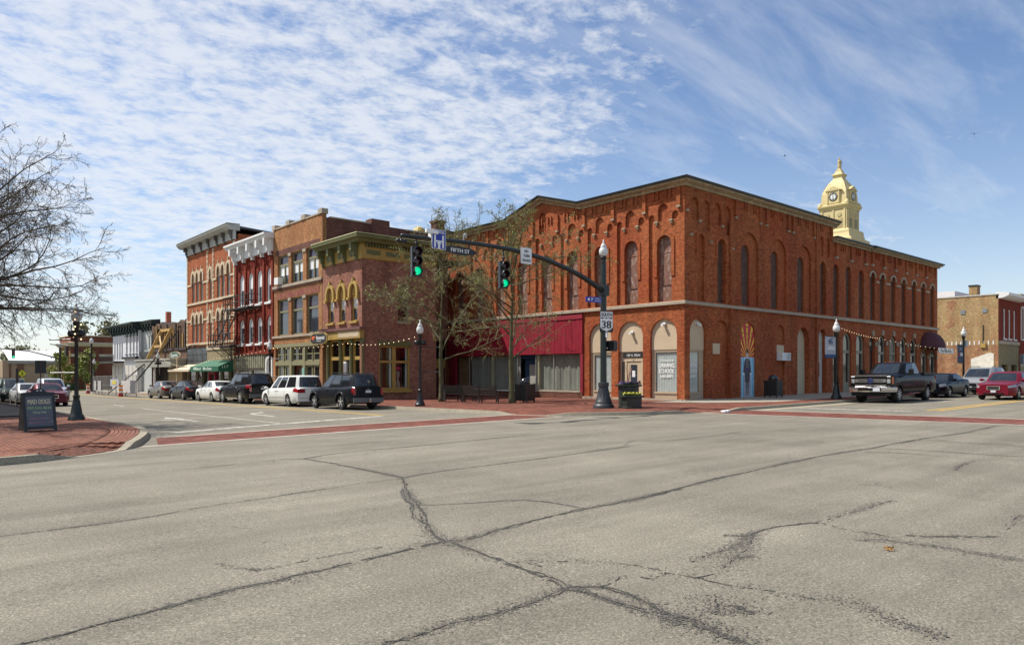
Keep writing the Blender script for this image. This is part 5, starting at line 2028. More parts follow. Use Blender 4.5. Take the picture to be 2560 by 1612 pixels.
g_rt, g_c = slope_awning('green_awning', 'sloped green canvas awning numbered 117 under the tan shop wall', 62.5, 69.9, 2.78, 2.2, 1.25, M('green_canvas', (0.008, 0.105, 0.05), .7, var=.12), .42, hip=True)
letters("117", (22.1, 62.475, 2.2), (1, 0, 0), (0, 0, 1), w=.5, h=.24, mat=M('pale_green_letters', (.5, .6, .5), .6), parent=g_rt, bold=.01)
mb = MB()
rnd = random.Random(5)
y = 69.0
while y > 64.2:      # white script band on the valance, too small to read in the photograph
    w_ = rnd.uniform(.12, .3)
    if not 66.4 < y < 66.9:
        mb.box(21.515, 21.52, y - w_, y, 1.92, 2.04 + rnd.uniform(0, .14))
    y -= w_ + .03
mb.build('script_lettering', M('pale_green_letters', (.5, .6, .5), .6), g_rt, kind='stuff')
slope_awning('cream_awning', 'pale cream canvas awning beside the green awning', 70.15, 76.6, 2.45, 1.98, 1.3, M('cream_canvas', (0.66, 0.56, 0.4), .8, var=.06), .2)
ss = root('oval_sign', 'green oval shop sign reading Scotts on a cream post', 'sign', (21.6, 75, 0), world=True)
mb = MB()
n = 24
pts = [(21.62, 75.0 + 1.75 * math.cos(2 * math.pi * k / n), 3.4 + .33 * math.sin(2 * math.pi * k / n)) for k in range(n)]
pts2 = [(21.7, p[1], p[2]) for p in pts]
mb.add(pts + pts2, [tuple(range(n)), tuple(range(2 * n - 1, n - 1, -1))] + [(k, (k + 1) % n, n + (k + 1) % n, n + k) for k in range(n)])
mb.build('rim', CREAM, ss)
mb = MB(); mb.add([(21.612, 75 + (p[1] - 75) * .93, 3.4 + (p[2] - 3.4) * .85) for p in pts], [tuple(range(n))]); mb.build('face', M('sign_green', (0.01, 0.1, 0.04), .5), ss)
letters("Scotts", (21.605, 75, 3.4), (0, -1, 0), (0, 0, 1), w=2.2, h=.36, mat=LETW, parent=ss, bold=.02)
mb = MB(); mb.bar((21.66, 74.3, -.55), (21.66, 74.3, 3.1), .1); mb.build('post', CREAM, ss)

# ------------------------------------------------------------------ burnt building under repair, and beyond
def burnt_building():
    rt = root('damaged_building', 'fire damaged two storey facade with charred studs and ragged brick top', 'building', (26, 81, -.6), world=True)
    rnd = random.Random(9)
    u0, u1 = 75.1, 87.4
    top = []
    u = u1
    while u > u0:
        top.append((u, 6.85 + rnd.uniform(-.12, .22)))
        u -= rnd.uniform(.35, .8)
    top.append((u0, 6.95))
    mb = MB()
    FM.panel(mb, [(u0, 3.1), (u1, 3.1)] + top, [rect(76.9, 77.9, 4.5, 6.4), rect(80.6, 81.6, 4.5, 6.4), rect(84.3, 85.3, 4.5, 6.4)], -0.3, 0)
    mb.build('wall', B_CHAR, rt)
    part(FM, 'back_wall', CHARW, rt, [(u0, u1, -1, 6.4, -8, -.7)])
    for i in range(16):
        u = u0 + .4 + i * .76
        z0, z1 = rnd.uniform(3.9, 4.6), rnd.uniform(5.6, 6.8)
        part(FM, 'stud', [CHARW, TIMBER, WOODB, CHARW][i % 4], rt, [(u - .09, u + .09, z0, z1, 0.0, .1)])
    part(FM, 'ledger', CHARW, rt, [(u0, u1, 3.95, 4.2, 0, .12)])
    part(FM, 'lower_wall', B_CHAR, rt, [(u0, u1, 2.9, 3.1, -.3, .02), (75.1, 76.5, -1.2, 2.9, -.3, .02), (86.3, 87.4, -1.2, 2.9, -.3, .02)])
    part(FM, 'boarded_front', M('plywood_tan', (0.42, 0.31, 0.16), .8, var=.15), rt, [(76.5, 81.5, -1.2, 2.9, -.3, -.1)])
    part(FM, 'shop_void', DARKIN, rt, [(81.5, 86.3, -1.2, 2.9, -.9, -.8)])
    # flat canopy over the walk
    cp = M('canopy_grey', (0.30, 0.30, 0.25), .7, var=.2)
    c = part(FM, 'canopy', cp, rt, [(75.2, 88.2, 2.25, 2.95, .03, 1.5)])
    part(FM, 'canopy_edge', M('canopy_edge', (0.42, 0.42, 0.36), .6), c, [(75.15, 88.25, 2.95, 3.08, .03, 1.58)])
    parts(FM, 'canopy_post', WHITE, c, [(87.6, 87.9, -1.2, 2.25, 1.2, 1.45), (81.4, 81.55, -1.2, 2.25, 1.2, 1.35)])
    return rt


burnt_building()


def shoring():
    rt = root('timber_shores', 'pair of new raking timber shores bracing the burnt facade above its canopy', 'shoring', (21.4, 81.5, 3.1), world=True)
    a = [(21.35, 83.3, 3.1), (21.35, 79.95, 3.1)]
    b = [(22.75, 83.1, 6.3), (22.75, 79.75, 6.3)]
    for p, q in zip(a, b):
        mb = MB(); mb.bar(p, q, .3, .34); mb.build('shore', TIMBER, rt)
    for t, w in ((.95, .3), (.42, .14)):
        p = Vector(a[0]).lerp(Vector(b[0]), t); q = Vector(a[1]).lerp(Vector(b[1]), t)
        mb = MB(); mb.bar(p, q, w, .26); mb.build('cross_piece', TIMBER, rt)
    mb = MB(); mb.bar(Vector(a[0]).lerp(Vector(b[0]), .8), Vector(a[1]).lerp(Vector(b[1]), .3), .12, .16); mb.build('diagonal', M('pale_timber', (.6, .44, .22), .8), rt)


shoring()
for i, (p, q, lab) in enumerate((((22.75, 77.4, 6.0), (18.9, 82.3, -.65), 'long rusty steel prop leaning on the burnt facade, upper one'), ((21.3, 84.4, 2.6), (18.9, 89.8, -.72), 'shorter rusty steel prop leaning on the canopy edge'))):
    mb = MB(); mb.tube([p, q], .07, 6)
    tag(mb.build('steel_prop', IRON, None), lab, 'prop', 'steel props')


def grey_building():
    rt = root('narrow_building', 'narrow grey two storey building with dark bracketed cornice between white and burnt ones', 'building', (25, 90, -.8), world=True)
    gr = M('pale_grey_paint', (0.42, 0.44, 0.42), .7, var=.06)
    cs = [88.4, 89.3, 90.2]
    w = [rect(c - .28, c + .28, 4.4, 6.0) for c in cs]
    fr = Frame('x', 23.3)
    mb = MB(); fr.panel(mb, [(87.45, -1.2), (92.9, -1.2), (92.9, 7.3), (87.45, 7.3)], w, -.3, 0); mb.build('wall', gr, rt)
    for q in w:
        sash(fr, rt, q, -.1, WHITE, GLASS, .07, .5)
    dk = M('dark_green_cornice', (0.015, 0.032, 0.03), .5)
    mb = MB(); mb.sweep([(23.3, 87.3, 7.0), (23.3, 93, 7.0)], [(0.4, 0), (-.1, 0), (-.5, .3), (-.65, .6), (0.4, .7)]); mb.build('cornice', dk, rt)
    for i in range(5):
        bracket_mesh(fr, 87.9 + i * 1.15, 7.25, .2, .8, .5).build('bracket', dk, rt)
    part(fr, 'back_wall', gr, rt, [(87.5, 92.8, -1.2, 7.4, -9, -.6)])
    part(fr, 'balcony', BLACK, rt, [(87.5, 92.8, 3.5, 4.1, 0, .3)])
    mb = MB(); mb.box(25, 25.5, 89.6, 90.1, 7.2, 8.75); mb.build('chimney', M('chimney_brick', (.35, .1, .05), .8), rt)


grey_building()


def white_building():
    rt = root('white_building', 'white painted two storey building with dark green bracketed cornice and iron balcony', 'building', (26, 99, -.9), world=True)
    wh = M('white_siding', (0.66, 0.66, 0.68), .7, var=.05, scale=1)
    near = [93.65, 95.1, 96.6, 98.3]
    far = [100.6, 101.7, 103.0, 104.3]
    w1 = [rect(c - .4, c + .4, 3.95, 6.05) for c in near]
    w2 = [rect(c - .35, c + .35, 3.3, 5.4) for c in far]
    mb = MB(); FM.panel(mb, [(92.9, -1.5), (105.4, -1.5), (105.4, 6.7), (92.9, 6.7)], w1 + w2, -.3, 0); mb.build('wall', wh, rt)
    mb = MB(); mb.box(23.14, 33, 92.903, 93.2, -1.5, 7.2); mb.build('side_wall', M('pale_grey_paint', (0.42, 0.44, 0.42), .7), rt)
    for q in w1:
        sash(FM, rt, q, -.1, WHITE, M('pinkish_glass', (0.06, 0.035, 0.04), .2), .08, .5)
        c = (q[0][0] + q[1][0]) / 2
        mb = MB(); FM.box(mb, c - .5, c + .5, 6.05, 6.2, 0, .15); FM.box(mb, c - .38, c + .38, 6.2, 6.36, 0, .12); FM.box(mb, c - .45, c + .45, 3.82, 3.95, 0, .1); mb.build('window_hood', BLACK, rt)
    for q in w2:
        sash(FM, rt, q, -.1, WHITE, M('pinkish_glass', (0.06, 0.035, 0.04), .2), .08, .5)
    dk = M('dark_green_cornice', (0.015, 0.032, 0.03), .5)
    mb = MB(); mb.sweep([(22.83, 92.7, 7.0), (22.83, 106.4, 7.0)], [(0.5, -.3), (-.1, -.3), (-.15, 0), (-.7, .35), (-.95, .45), (-.95, .6), (0.5, .75)]); mb.build('cornice', dk, rt)
    for i in range(10):
        bracket_mesh(FM, 93.2 + i * 1.32, 7.3, .22, .95, .65).build('bracket', dk, rt)
    part(FM, 'back_wall', wh, rt, [(93.2, 105.4, -1.5, 6.9, -9, -.7)])
    part(FM, 'ledge', BLACK, rt, [(92.9, 99.5, 3.35, 3.6, 0, .35)])
    b = part(FM, 'balcony', BLACK, rt, [(99.5, 107.5, 2.9, 3.1, 0, 1.2)])
    mb = MB()
    for i in range(20):
        u = 99.6 + i * .41
        FM.box(mb, u - .02, u + .02, 3.1, 3.85, 1.15, 1.19)
    FM.box(mb, 99.5, 107.5, 3.83, 3.88, 1.14, 1.2)
    mb.build('railing', BLACK, b)
    parts(FM, 'ground_panel', M('cream_shutters', (.55, .53, .47), .7), rt, [(u, u + 1.5, -1.2, 2.6, .02, .05) for u in (93.5, 95.4, 97.3, 100.2, 102.2, 104.0)])


white_building()


def brown_building():
    rt = root('brown_building', 'brown brick bank-like building with cream bands across the next street', 'building', (26, 132, -1), world=True)
    fx = Frame('x', 21.4)
    fy = Frame('y', 125.0)
    cr = M('cream_band', (.62, .55, .4), .7)
    w = [rect(126.2 + i * 1.5, 127.2 + i * 1.5, 3.0, 4.6) for i in range(4)] + [rect(126.2 + i * 1.5, 127.2 + i * 1.5, -.6, 1.6) for i in range(4)]
    mb = MB()
    fx.panel(mb, [(125.003, -2), (134, -2), (134, 7.2), (125.003, 7.2)], w, -.3, 0)
    wy = [rect(23.0, 23.6, .6, 2.2), rect(24.0, 24.6, .6, 2.2)]
    fy.panel(mb, [(21.403, -2), (40, -2), (40, 7.2), (21.403, 7.2)], wy, -.3, 0)
    fy.box(mb, 24.7, 25.1, -2, 5.2, 0, .3)
    mb.build('wall', B_BROWN, rt)
    part(fx, 'back_wall', B_BROWN, rt, [(125.4, 134, -2, 7, -18, -.5)])
    mb = MB(); mb.sweep([(40, 125, 5.6), (21.4, 125, 5.6), (21.4, 134, 5.6)], [(0, 0), (-.3, .1), (-.6, .6), (0, .7)]); mb.build('cornice', cr, rt)
    mb = MB(); mb.sweep([(40, 125, 7.2), (21.4, 125, 7.2), (21.4, 134, 7.2)], [(0.2, 0), (-.1, 0), (-.1, .14), (0.2, .14)]); mb.build('coping', cr, rt)
    part(fy, 'band', cr, rt, [(21.45, 40, 4.1, 4.5, 0, .1)])
    for q in w:
        sash(fx, rt, q, -.1, cr, GLASSB, .1, .5)
    for q in wy:
        sash(fy, rt, q, -.1, cr, GLASSB, .1, .5)


brown_building()


def tan_far_building():
    rt = root('tan_building', 'low tan block building with white roof at the far end of the street', 'building', (22, 170, -1.4), world=True)
    fy = Frame('y', 166.0)
    tn = M('tan_block', (.37, .27, .17), .8, var=.06)
    mb = MB(); fy.panel(mb, [(17.5, -2.5), (34, -2.5), (34, 4.0), (17.5, 4.0)], [], -.3, 0); mb.build('wall', tn, rt)
    mb = MB(); mb.box(17.3, 17.49, 166, 180, -2.5, 4.0); mb.build('side_wall', tn, rt)
    mb = MB(); mb.add([(18.3, 166.2, 4.05), (34, 166.2, 4.05), (34, 176, 6.3), (18.3, 176, 6.3)], [(0, 1, 2, 3)]); mb.box(18.3, 34, 166.1, 176, 4.0, 4.04); mb.build('roof', M('white_roof', (.75, .75, .73), .6), rt)
    part(fy, 'fascia', M('grey_fascia', (.3, .28, .25), .6), rt, [(18, 34, 3.4, 4.0, 0, .4)])
    parts(fy, 'pier', M('brown_pier', (.16, .08, .05), .8), rt, [(19.6, 20.6, -2.5, 3.4, 0, .2), (18.3, 18.6, -2.5, 3.4, 0, .2)])
    part(fy, 'garage_door', M('pale_door', (.5, .44, .36), .7), rt, [(24, 25.4, -2.5, 1.5, 0, .05)])


tan_far_building()
# small houses and trees closing the end of the street
hs = root('house', 'small red house with steep yellow-edged roof at the far left', 'house', (12, 176, -1.5), world=True)
mb = MB(); mb.box(8, 16, 172, 182, -2.5, 3.2); mb.build('wall', B_BROWN, hs)
mb = MB(); mb.add([(7.6, 171.6, 3.1), (16.4, 171.6, 3.1), (16.4, 182.4, 3.1), (7.6, 182.4, 3.1), (12, 171.6, 6.0), (12, 182.4, 6.0)], [(0, 1, 4), (3, 5, 2), (0, 4, 5, 3), (1, 2, 5, 4)]); mb.build('roof', M('shingle', (.12, .1, .09), .8), hs)
mb = MB(); mb.bar((7.5, 171.5, 3.1), (12, 171.5, 6.1), .3); mb.bar((12, 171.5, 6.1), (16.5, 171.5, 3.1), .3); mb.build('verge', M('yellow_verge', (.7, .42, .08), .6), hs)
mb = MB()
for i in range(3): mb.box(9 + i * 2.3, 10.2 + i * 2.3, 171.93, 172, -1, 1.4)
mb.build('window', WHITE, hs)


# off to the left of the frame the row on the other side of Main Street shades its own walk
lf = root('street_building', 'brick shop row on the near left side of Main Street', 'building', (-6, 60, 0), world=True)
fl2 = Frame('x', 1.8)
mb = MB(); mb.box(-14, 1.8, 39, 96, -1, 8.8); mb.build('wall', B_BROWN, lf)
mb = MB(); mb.box(-14, 2.2, 38.8, 96.2, 8.8, 9.1); mb.build('cornice', CORNI, lf)
for i in range(12):
    mb = MB(); mb.box(1.8, 1.86, 41 + i * 4.5, 42.4 + i * 4.5, 4.8, 7.2); mb.build('window', GLASSB, lf)


# ------------------------------------------------------------------ right: tan gable wall, neighbour, courthouse tower
def tan_building():
    rt = root('brick_building', 'two storey brick building with peeling tan painted side wall and chimney', 'building', (90, 28, .4), world=True)
    fx = Frame('x', 85.5)
    fy = Frame('y', 22.9)
    mb = MB(); fx.panel(mb, [(22.903, 4.55), (40, 4.55), (40, 9.6), (22.903, 9.6)], [], -.3, 0); mb.build('side_wall', B_TAN, rt)
    mb = MB(); fx.panel(mb, [(22.903, -1), (40, -1), (40, 4.55), (22.903, 4.55)], [], -.3, 0.0); mb.build('side_wall_lower', B_TAN2, rt)
    w = [arch(87.2 + i * 1.75, 87.95 + i * 1.75, 5.2, 8.3, 6, rise=.15) for i in range(3)]
    mb = MB(); fy.panel(mb, [(85.503, 4.9), (92.6, 4.9), (92.6, 9.3), (85.503, 9.3)], w, -.3, 0); mb.build('wall', B_RED, rt)
    mb = MB(); fy.panel(mb, [(85.503, -1), (92.6, -1), (92.6, 4.9), (85.503, 4.9)], [rect(86.4, 88.6, -.5, 2.5), rect(89.9, 91.8, -.5, 2.5)], -.3, 0); mb.build('shop_wall', M('olive_stone', (.2, .16, .075), .8, var=.3, scale=3), rt)
    part(fy, 'shop_lintel', STONE, rt, [(85.6, 92.5, 4.6, 4.95, 0, .12)])
    for q in w:
        sash(fy, rt, q, -.08, WHITE, GLASS, .16, .5, sill=.12, smat=WHITE)
    part(fy, 'shop_void', DARKIN, rt, [(86, 92, -1, 2.6, -1, -.6)])
    part(fx, 'back_wall', B_OLD, rt, [(23.3, 40, -1, 9.3, -7.5, -.5)])
    part(fx, 'coping', M('pale_coping', (.5, .47, .42), .7), rt, [(22.9, 40, 9.6, 9.72, -.35, .06)])
    mb = MB(); mb.sweep([(92.8, 22.9, 9.3), (85.5, 22.9, 9.3)], [(0.2, -.1), (-.5, 0), (-.9, .2), (-.95, .45), (0.2, .6)]); mb.build('cornice', WHITE, rt)
    mb = MB(); mb.box(86.2, 87.2, 25.0, 25.75, 9.4, 10.7); c = mb.build('chimney', B_TAN, rt)
    mb = MB(); mb.box(86.15, 87.25, 24.95, 25.8, 10.7, 10.85); mb.build('chimney_cap', ROOFE, c)
    fill(fx, 'white_patch', [(23.3, 2.2), (25.35, 2.2), (25.35, 3.1), (23.6, 3.75), (23.3, 3.6)], 0, .03, M('whitewash', (.72, .68, .58), .8), rt)
    for u, z in ((26.1, 8.0), (24.1, 8.05)):
        part(fx, 'vent_hatch', M('grey_hatch', (.2, .22, .24), .6), rt, [(u - .2, u + .2, z - .22, z + .22, 0, .05)])
    mb = MB()
    for i in range(12):
        fx.box(mb, 23.3 + i * .42, 23.4 + i * .42, 4.55, 4.95, 0.0, .02)
    mb.build('joist_pockets', WHITE, rt, kind='stuff')
    rnd = random.Random(15)
    edge = [(26.75 + rnd.uniform(0, .3), 9.35 - k * .21) for k in range(14)] + [(27.75 - rnd.uniform(0, .35), 6.4 + k * .21) for k in range(14)]
    fill(fx, 'bare_patch', edge, 0, .012, B_TAN2, rt)
    part(fx, 'pipe', BLACK, rt, [(24.22, 24.28, 4.7, 6.6, 0, .06)])
    part(fx, 'meter_box', MUSTARD, rt, [(24.0, 24.45, 4.25, 4.7, 0, .15)])


tan_building()


def red_end_building():
    rt = root('brick_building', 'red brick building with paired white hooded windows at the right edge', 'building', (97, 28, .4), world=True)
    fy = Frame('y', 22.85)
    w = [arch(93.2, 94.0, 5.3, 8.7, 6), arch(94.6, 95.4, 5.3, 8.7, 6), arch(97.2, 98.0, 5.3, 8.7, 6)]
    mb = MB(); fy.panel(mb, [(92.62, -1), (104, -1), (104, 10), (92.62, 10)], w + [rect(93, 99, -.5, 3.2)], -.3, 0); mb.build('wall', B_RED, rt)
    for q in w:
        sash(fy, rt, q, -.08, WHITE, GLASSB, .14, .5, sill=.12, smat=WHITE)
        ring(fy, 'window_hood', q, .2, 0, .08, M('pale_hood', (.5, .46, .4), .7), rt)
    parts(fy, 'awning_band', M('blue_grey_siding', (.17, .2, .22), .6), rt, [(92.7, 99.2, 2.6 + i * .22, 2.8 + i * .22, 0, .3) for i in range(5)])
    part(fy, 'shop_glass', GLASSB, rt, [(93, 99, -.5, 2.6, -.25, -.2)])
    part(fy, 'back_wall', B_OLD, rt, [(92.65, 104, -1, 10.2, -14, -.5)])
    mb = MB(); mb.box(95.5, 104, 30, 36, 10, 11.3); mb.build('roof_house', WHITE, rt)
    part(fy, 'coping', STONE, rt, [(92.62, 104, 10.0, 10.2, -.3, .1)])


red_end_building()


far_b = root('brick_building', 'plain brown brick block beyond the right edge of the street', 'building', (117, 30, .5), world=True)
mb = MB(); mb.box(104.1, 130, 22.9, 40, -1, 8.6); mb.build('wall', B_BROWN, far_b)
mb = MB(); mb.box(104.0, 130.2, 22.6, 40, 8.6, 9.0); mb.build('cornice', CORNI, far_b)
for i in range(6):
    mb = MB(); mb.box(106 + i * 4, 107.2 + i * 4, 22.82, 22.9, 5, 7.4); mb.build('window', GLASSB, far_b)
    mb = MB(); mb.box(105.4 + i * 4, 108 + i * 4, 22.82, 22.9, .4, 3.4); mb.build('shop_window', GLASSB, far_b)


def courthouse_tower():
    cx, cy = 129.8, 59.3
    rt = root('clock_tower', 'cream courthouse clock tower with statue on top rising behind the brick wing', 'clock tower', (cx, cy, 0), world=True)
    cr = M('cream_tower', (.60, .49, .245), .7, var=.06, scale=.6)
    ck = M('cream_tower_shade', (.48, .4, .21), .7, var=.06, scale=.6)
    def sq(mb, prof):
        n = len(prof)
        for i in range(n - 1):
            (h0, z0), (h1, z1) = prof[i], prof[i + 1]
            vs = [(cx - h0, cy - h0, z0), (cx + h0, cy - h0, z0), (cx + h0, cy + h0, z0), (cx - h0, cy + h0, z0), (cx - h1, cy - h1, z1), (cx + h1, cy - h1, z1), (cx + h1, cy + h1, z1), (cx - h1, cy + h1, z1)]
            mb.add(vs, [(0, 1, 5, 4), (1, 2, 6, 5), (2, 3, 7, 6), (3, 0, 4, 7)])
    mb = MB(); sq(mb, [(3.6, 0), (3.6, 24.4), (3.75, 24.6), (3.75, 25.1), (3.2, 25.4), (3.0, 26.2), (3.0, 26.6), (2.85, 26.9), (2.45, 27.0)]); mb.build('base', cr, rt)
    # belfry with louvres and pilasters
    hw = 2.42
    fx = Frame('x', cx - hw); fy = Frame('y', cy - hw)
    mb = MB(); mb.box(cx - hw, cx + hw, cy - hw, cy + hw, 26.9, 30.9); mb.build('belfry_wall', cr, rt)
    for fr, c in ((fx, cy), (fy, cx)):
        for du in (-2.15, -.12, 1.9):
            part(fr, 'pilaster', cr, rt, [(c + du - .0, c + du + .24, 27.1, 30.5, 0, .12)])
        for du in (-1.05, 1.05):
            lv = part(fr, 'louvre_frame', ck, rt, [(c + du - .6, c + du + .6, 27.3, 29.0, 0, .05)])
            mb = MB()
            for i in range(9):
                fr.box(mb, c + du - .45, c + du + .45, 27.4 + i * .17, 27.5 + i * .17, .05, .09)
            mb.build('louvres', cr if fr is fx else OLIVE2, lv)
            mb = MB()
            p = fr.pt(c + du, 29.6, 0)
            mb.lathe([(.42, 0), (.42, -.08), (.3, -.1)], p, 14, 'x' if fr is fx else 'y')
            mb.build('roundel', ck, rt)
    mb = MB(); sq(mb, [(2.5, 30.5), (2.55, 30.8), (2.78, 31.1), (2.82, 31.35), (2.5, 31.5), (2.3, 31.6)]); mb.build('cornice', cr, rt)
    for sx in (-1, 1):
        for sy in (-1, 1):
            mb = MB(); mb.lathe([(.36, 31.2), (.42, 31.5), (.32, 31.8), (.08, 32.1)], (cx + sx * 2.38, cy + sy * 2.38, 0), 10); mb.build('corner_scroll', cr, rt, smooth=True)
    # clock stage and dome-like mansard
    mb = MB(); sq(mb, [(2.28, 31.5), (2.25, 32.6), (2.18, 33.6), (2.0, 34.2), (1.72, 34.9), (1.4, 35.5), (1.05, 36.0), (.78, 36.4), (.78, 36.9)]); mb.build('dome', cr, rt)
    mb = MB(); sq(mb, [(.78, 36.8), (.98, 37.0), (.98, 37.15), (.62, 37.4), (.5, 37.8), (.52, 37.9), (.3, 38.0), (.28, 38.35)]); mb.build('lantern', cr, rt)
    for axis in ('x', 'y'):
        fr = Frame(axis, (cx if axis == 'x' else cy) - 2.4)
        c = cy if axis == 'x' else cx
        g = part(fr, 'clock_dormer', cr, rt, [(c - 1.2, c + 1.2, 31.7, 33.95, -.7, .05)])
        fill(fr, 'pediment', [(c - 1.5, 33.95), (c + 1.5, 33.95), (c, 34.75)], -.8, .2, cr, g)
        for du in (-1.08, .92):
            part(fr, 'dormer_pilaster', cr, g, [(c + du, c + du + .18, 31.8, 33.9, .05, .14)])
        p = fr.pt(c, 32.85, .06)
        ax = 'x' if axis == 'x' else 'y'
        mb = MB(); mb.lathe([(.78, 0), (.78, -.04), (.02, -.045)], p, 28, ax); ck_ = mb.build('clock_rim', LETK, rt)
        mb = MB(); mb.lathe([(.46, -.05), (.46, -.06), (.02, -.061)], p, 28, ax); mb.build('clock_face', WHITE, ck_)
        mb = MB()
        for h in range(12):
            t = h * math.pi / 6
            a0, a1 = (c + .52 * math.sin(t), 32.85 + .52 * math.cos(t)), (c + .7 * math.sin(t), 32.85 + .7 * math.cos(t))
            mb.bar(fr.pt(a0[0], a0[1], .12), fr.pt(a1[0], a1[1], .12), .07)
        mb.build('numerals', WHITE, ck_)
        mb = MB()
        mb.bar(fr.pt(c, 32.85, .14), fr.pt(c + .02, 32.35, .14), .07); mb.bar(fr.pt(c, 32.85, .14), fr.pt(c + .04, 33.45, .14), .05)
        mb.build('clock_hands', LETK, ck_)
    # ribs of the roof
    mb = MB()
    for i in range(9):
        t = -1 + i / 4
        for hw0, z0, hw1, z1 in ((1.99, 34.22, 1.7, 34.92), (1.7, 34.92, 1.38, 35.52)):
            mb.bar((cx - hw0 - .02, cy + t * hw0, z0), (cx - hw1 - .02, cy + t * hw1, z1), .05)
    mb.build('roof_ribs', cr, rt, kind='stuff')
    # statue: robed standing figure, one continuous mesh
    st = MB()
    st.lathe([(.3, 38.3), (.34, 38.5), (.3, 39.0), (.26, 39.3), (.3, 39.6), (.3, 39.75), (.12, 39.85), (.1, 39.9), (.14, 39.98), (.16, 40.1), (.12, 40.25), (.02, 40.32)], (cx, cy, 0), 10)
    st.tube([(cx - .25, cy + .1, 39.7), (cx - .35, cy - .05, 39.3), (cx - .25, cy - .28, 39.45)], [.09, .08, .06], 6)
    st.tube([(cx + .25, cy - .1, 39.7), (cx + .2, cy - .35, 39.35), (cx + .1, cy - .4, 38.9)], [.09, .08, .06], 6)
    st.build('statue', M('statue_gold', (.48, .38, .18), .6), rt, smooth=True)


courthouse_tower()
mb = MB()
mb.lathe([(.72, 0), (.72, .9), (.95, 1.1), (.82, 1.2), (.8, 1.7), (.5, 2.1), (.1, 2.3)], (0, 0, 0), 8)
cup = mb.build('cupola', M('gold_cupola', (.45, .33, .08), .6), None, smooth=False)
cup.location = (42, 62.8, 14.5)
tag(cup, 'small mustard yellow octagonal cupola behind the old brick parapet', 'cupola')
mb = MB(); mb.box(40, 50, 58, 68, 0, 14.5); cb = mb.build('building', B_OLD, None); tag(cb, 'dark brick block under the yellow cupola behind the trees', 'building')
mb = MB(); mb.box(41.2, 42.2, 58.6, 59.5, 14.51, 16.5); mb.box(41.1, 42.3, 58.5, 59.6, 16.5, 16.7)
ch = mb.build('chimney_stack', B_OLD, None); tag(ch, 'brown brick chimney stack beside the yellow cupola', 'chimney')

# ------------------------------------------------------------------ street furniture
GLOBE = M('milk_glass', (0.62, 0.62, 0.6), 0.25, var=0.0, spec=0.6)
BULB = M('warm_bulb', (0.9, 0.75, 0.5), 0.4, var=0, emit=(1.0, 0.72, 0.4), estr=1.6)
SIGNAL_BLACK = M('signal_black', (0.012, 0.012, 0.013), 0.35, var=0.0)
DARKGREEN = M('dark_green_black', (0.012, 0.02, 0.018), 0.35, var=0.15, scale=5)


def acorn(mb_glass, z, s=1.0):
    mb_glass.lathe([(r * s, z + h * s) for r, h in ((.1, 0), (.185, .1), (.205, .24), (.18, .36), (.125, .42), (.145, .46), (.1, .55), (.035, .63), (.045, .69), (.008, .8))], (0, 0, 0), 16)


def lamp_post(loc, label, height=4.3, speakers=True, arms=1, banner=None, heavy=False, armdir=(1, 0), group='acorn street lamps'):
    x, y, z = loc
    rt = root('street_lamp', label, 'street lamp', (x, y, z), group=group)
    h = height
    mb = MB()
    if heavy:
        mb.lathe([(.28, 0), (.28, .1), (.25, .14), (.23, .2), (.2, .23), (.17, .42), (.125, .68), (.1, .8), (.115, .83), (.115, .93), (.07, .95)], n=20)
    else:
        mb.lathe([(.25, 0), (.25, .1), (.21, .16), (.17, .3), (.12, .5), (.1, .72), (.11, .76), (.11, .8), (.075, .84)], n=20, flute=(.15, .7))
    mb.build('base', DARKGREEN if heavy else BLACK, rt, smooth='auto')
    mb = MB()
    top = h - .8
    mb.lathe([(.075, .8), (.06, top - .25), (.075, top - .22), (.1, top - .1), (.13, top + .02), (.1, top + .04)], n=14)
    mb.build('pole', BLACK, rt, smooth='auto')
    mb = MB(); acorn(mb, top + .03, .9); mb.build('globe', GLOBE, rt, smooth=True)
    ax, ay = armdir
    if speakers:
        for s in (-1, 1):
            mb = MB()
            c = Vector((ax, ay, 0)) * (.17 * s) + Vector((0, 0, top - .4))
            mb.lathe([(.04, -.13), (.12, -.08), (.145, .0), (.12, .1), (.03, .14)], (0, 0, 0), 12, 'x')
            for i, v in enumerate(mb.v):
                q = Matrix.Rotation(math.atan2(ay, ax) + (.5 * s), 3, 'Z') @ Vector(v)
                mb.v[i] = tuple(q + c)
            mb.build('speaker_pod', SIGNAL_BLACK, rt, smooth=True)
    for k in range(arms):
        for zz in (top - .62, top - 1.85):
            mb = MB()
            d = Vector((ax, ay, 0))
            mb.tube([(0, 0, zz), tuple(d * .95 + Vector((0, 0, zz)))], .026, 6)
            mb.ball(tuple(d * .96 + Vector((0, 0, zz))), .03)
            mb.build('banner_arm', BLACK, rt)
    if banner:
        banner(rt, top)
    return rt


def g(x, y, dz=.14):
    return (x, y, gz(x, y) + dz)


lamp_post(g(20.16, 30.05), 'black acorn street lamp with round speakers in front of the tree and bench', 4.33, armdir=(.75, -.66))
lamp_post(g(20.4, 49.0), 'black acorn street lamp in front of the yellow brick shopfront', 4.2, speakers=False, armdir=(.3, -.95))
lamp_post(g(20.3, 75.6), 'black acorn street lamp by the fenced off canopy', 4.2, speakers=True, arms=0)
lamp_post(g(19.9, 101.5), 'black acorn street lamp at the far corner beside the signal pole', 4.2, speakers=False, arms=0)


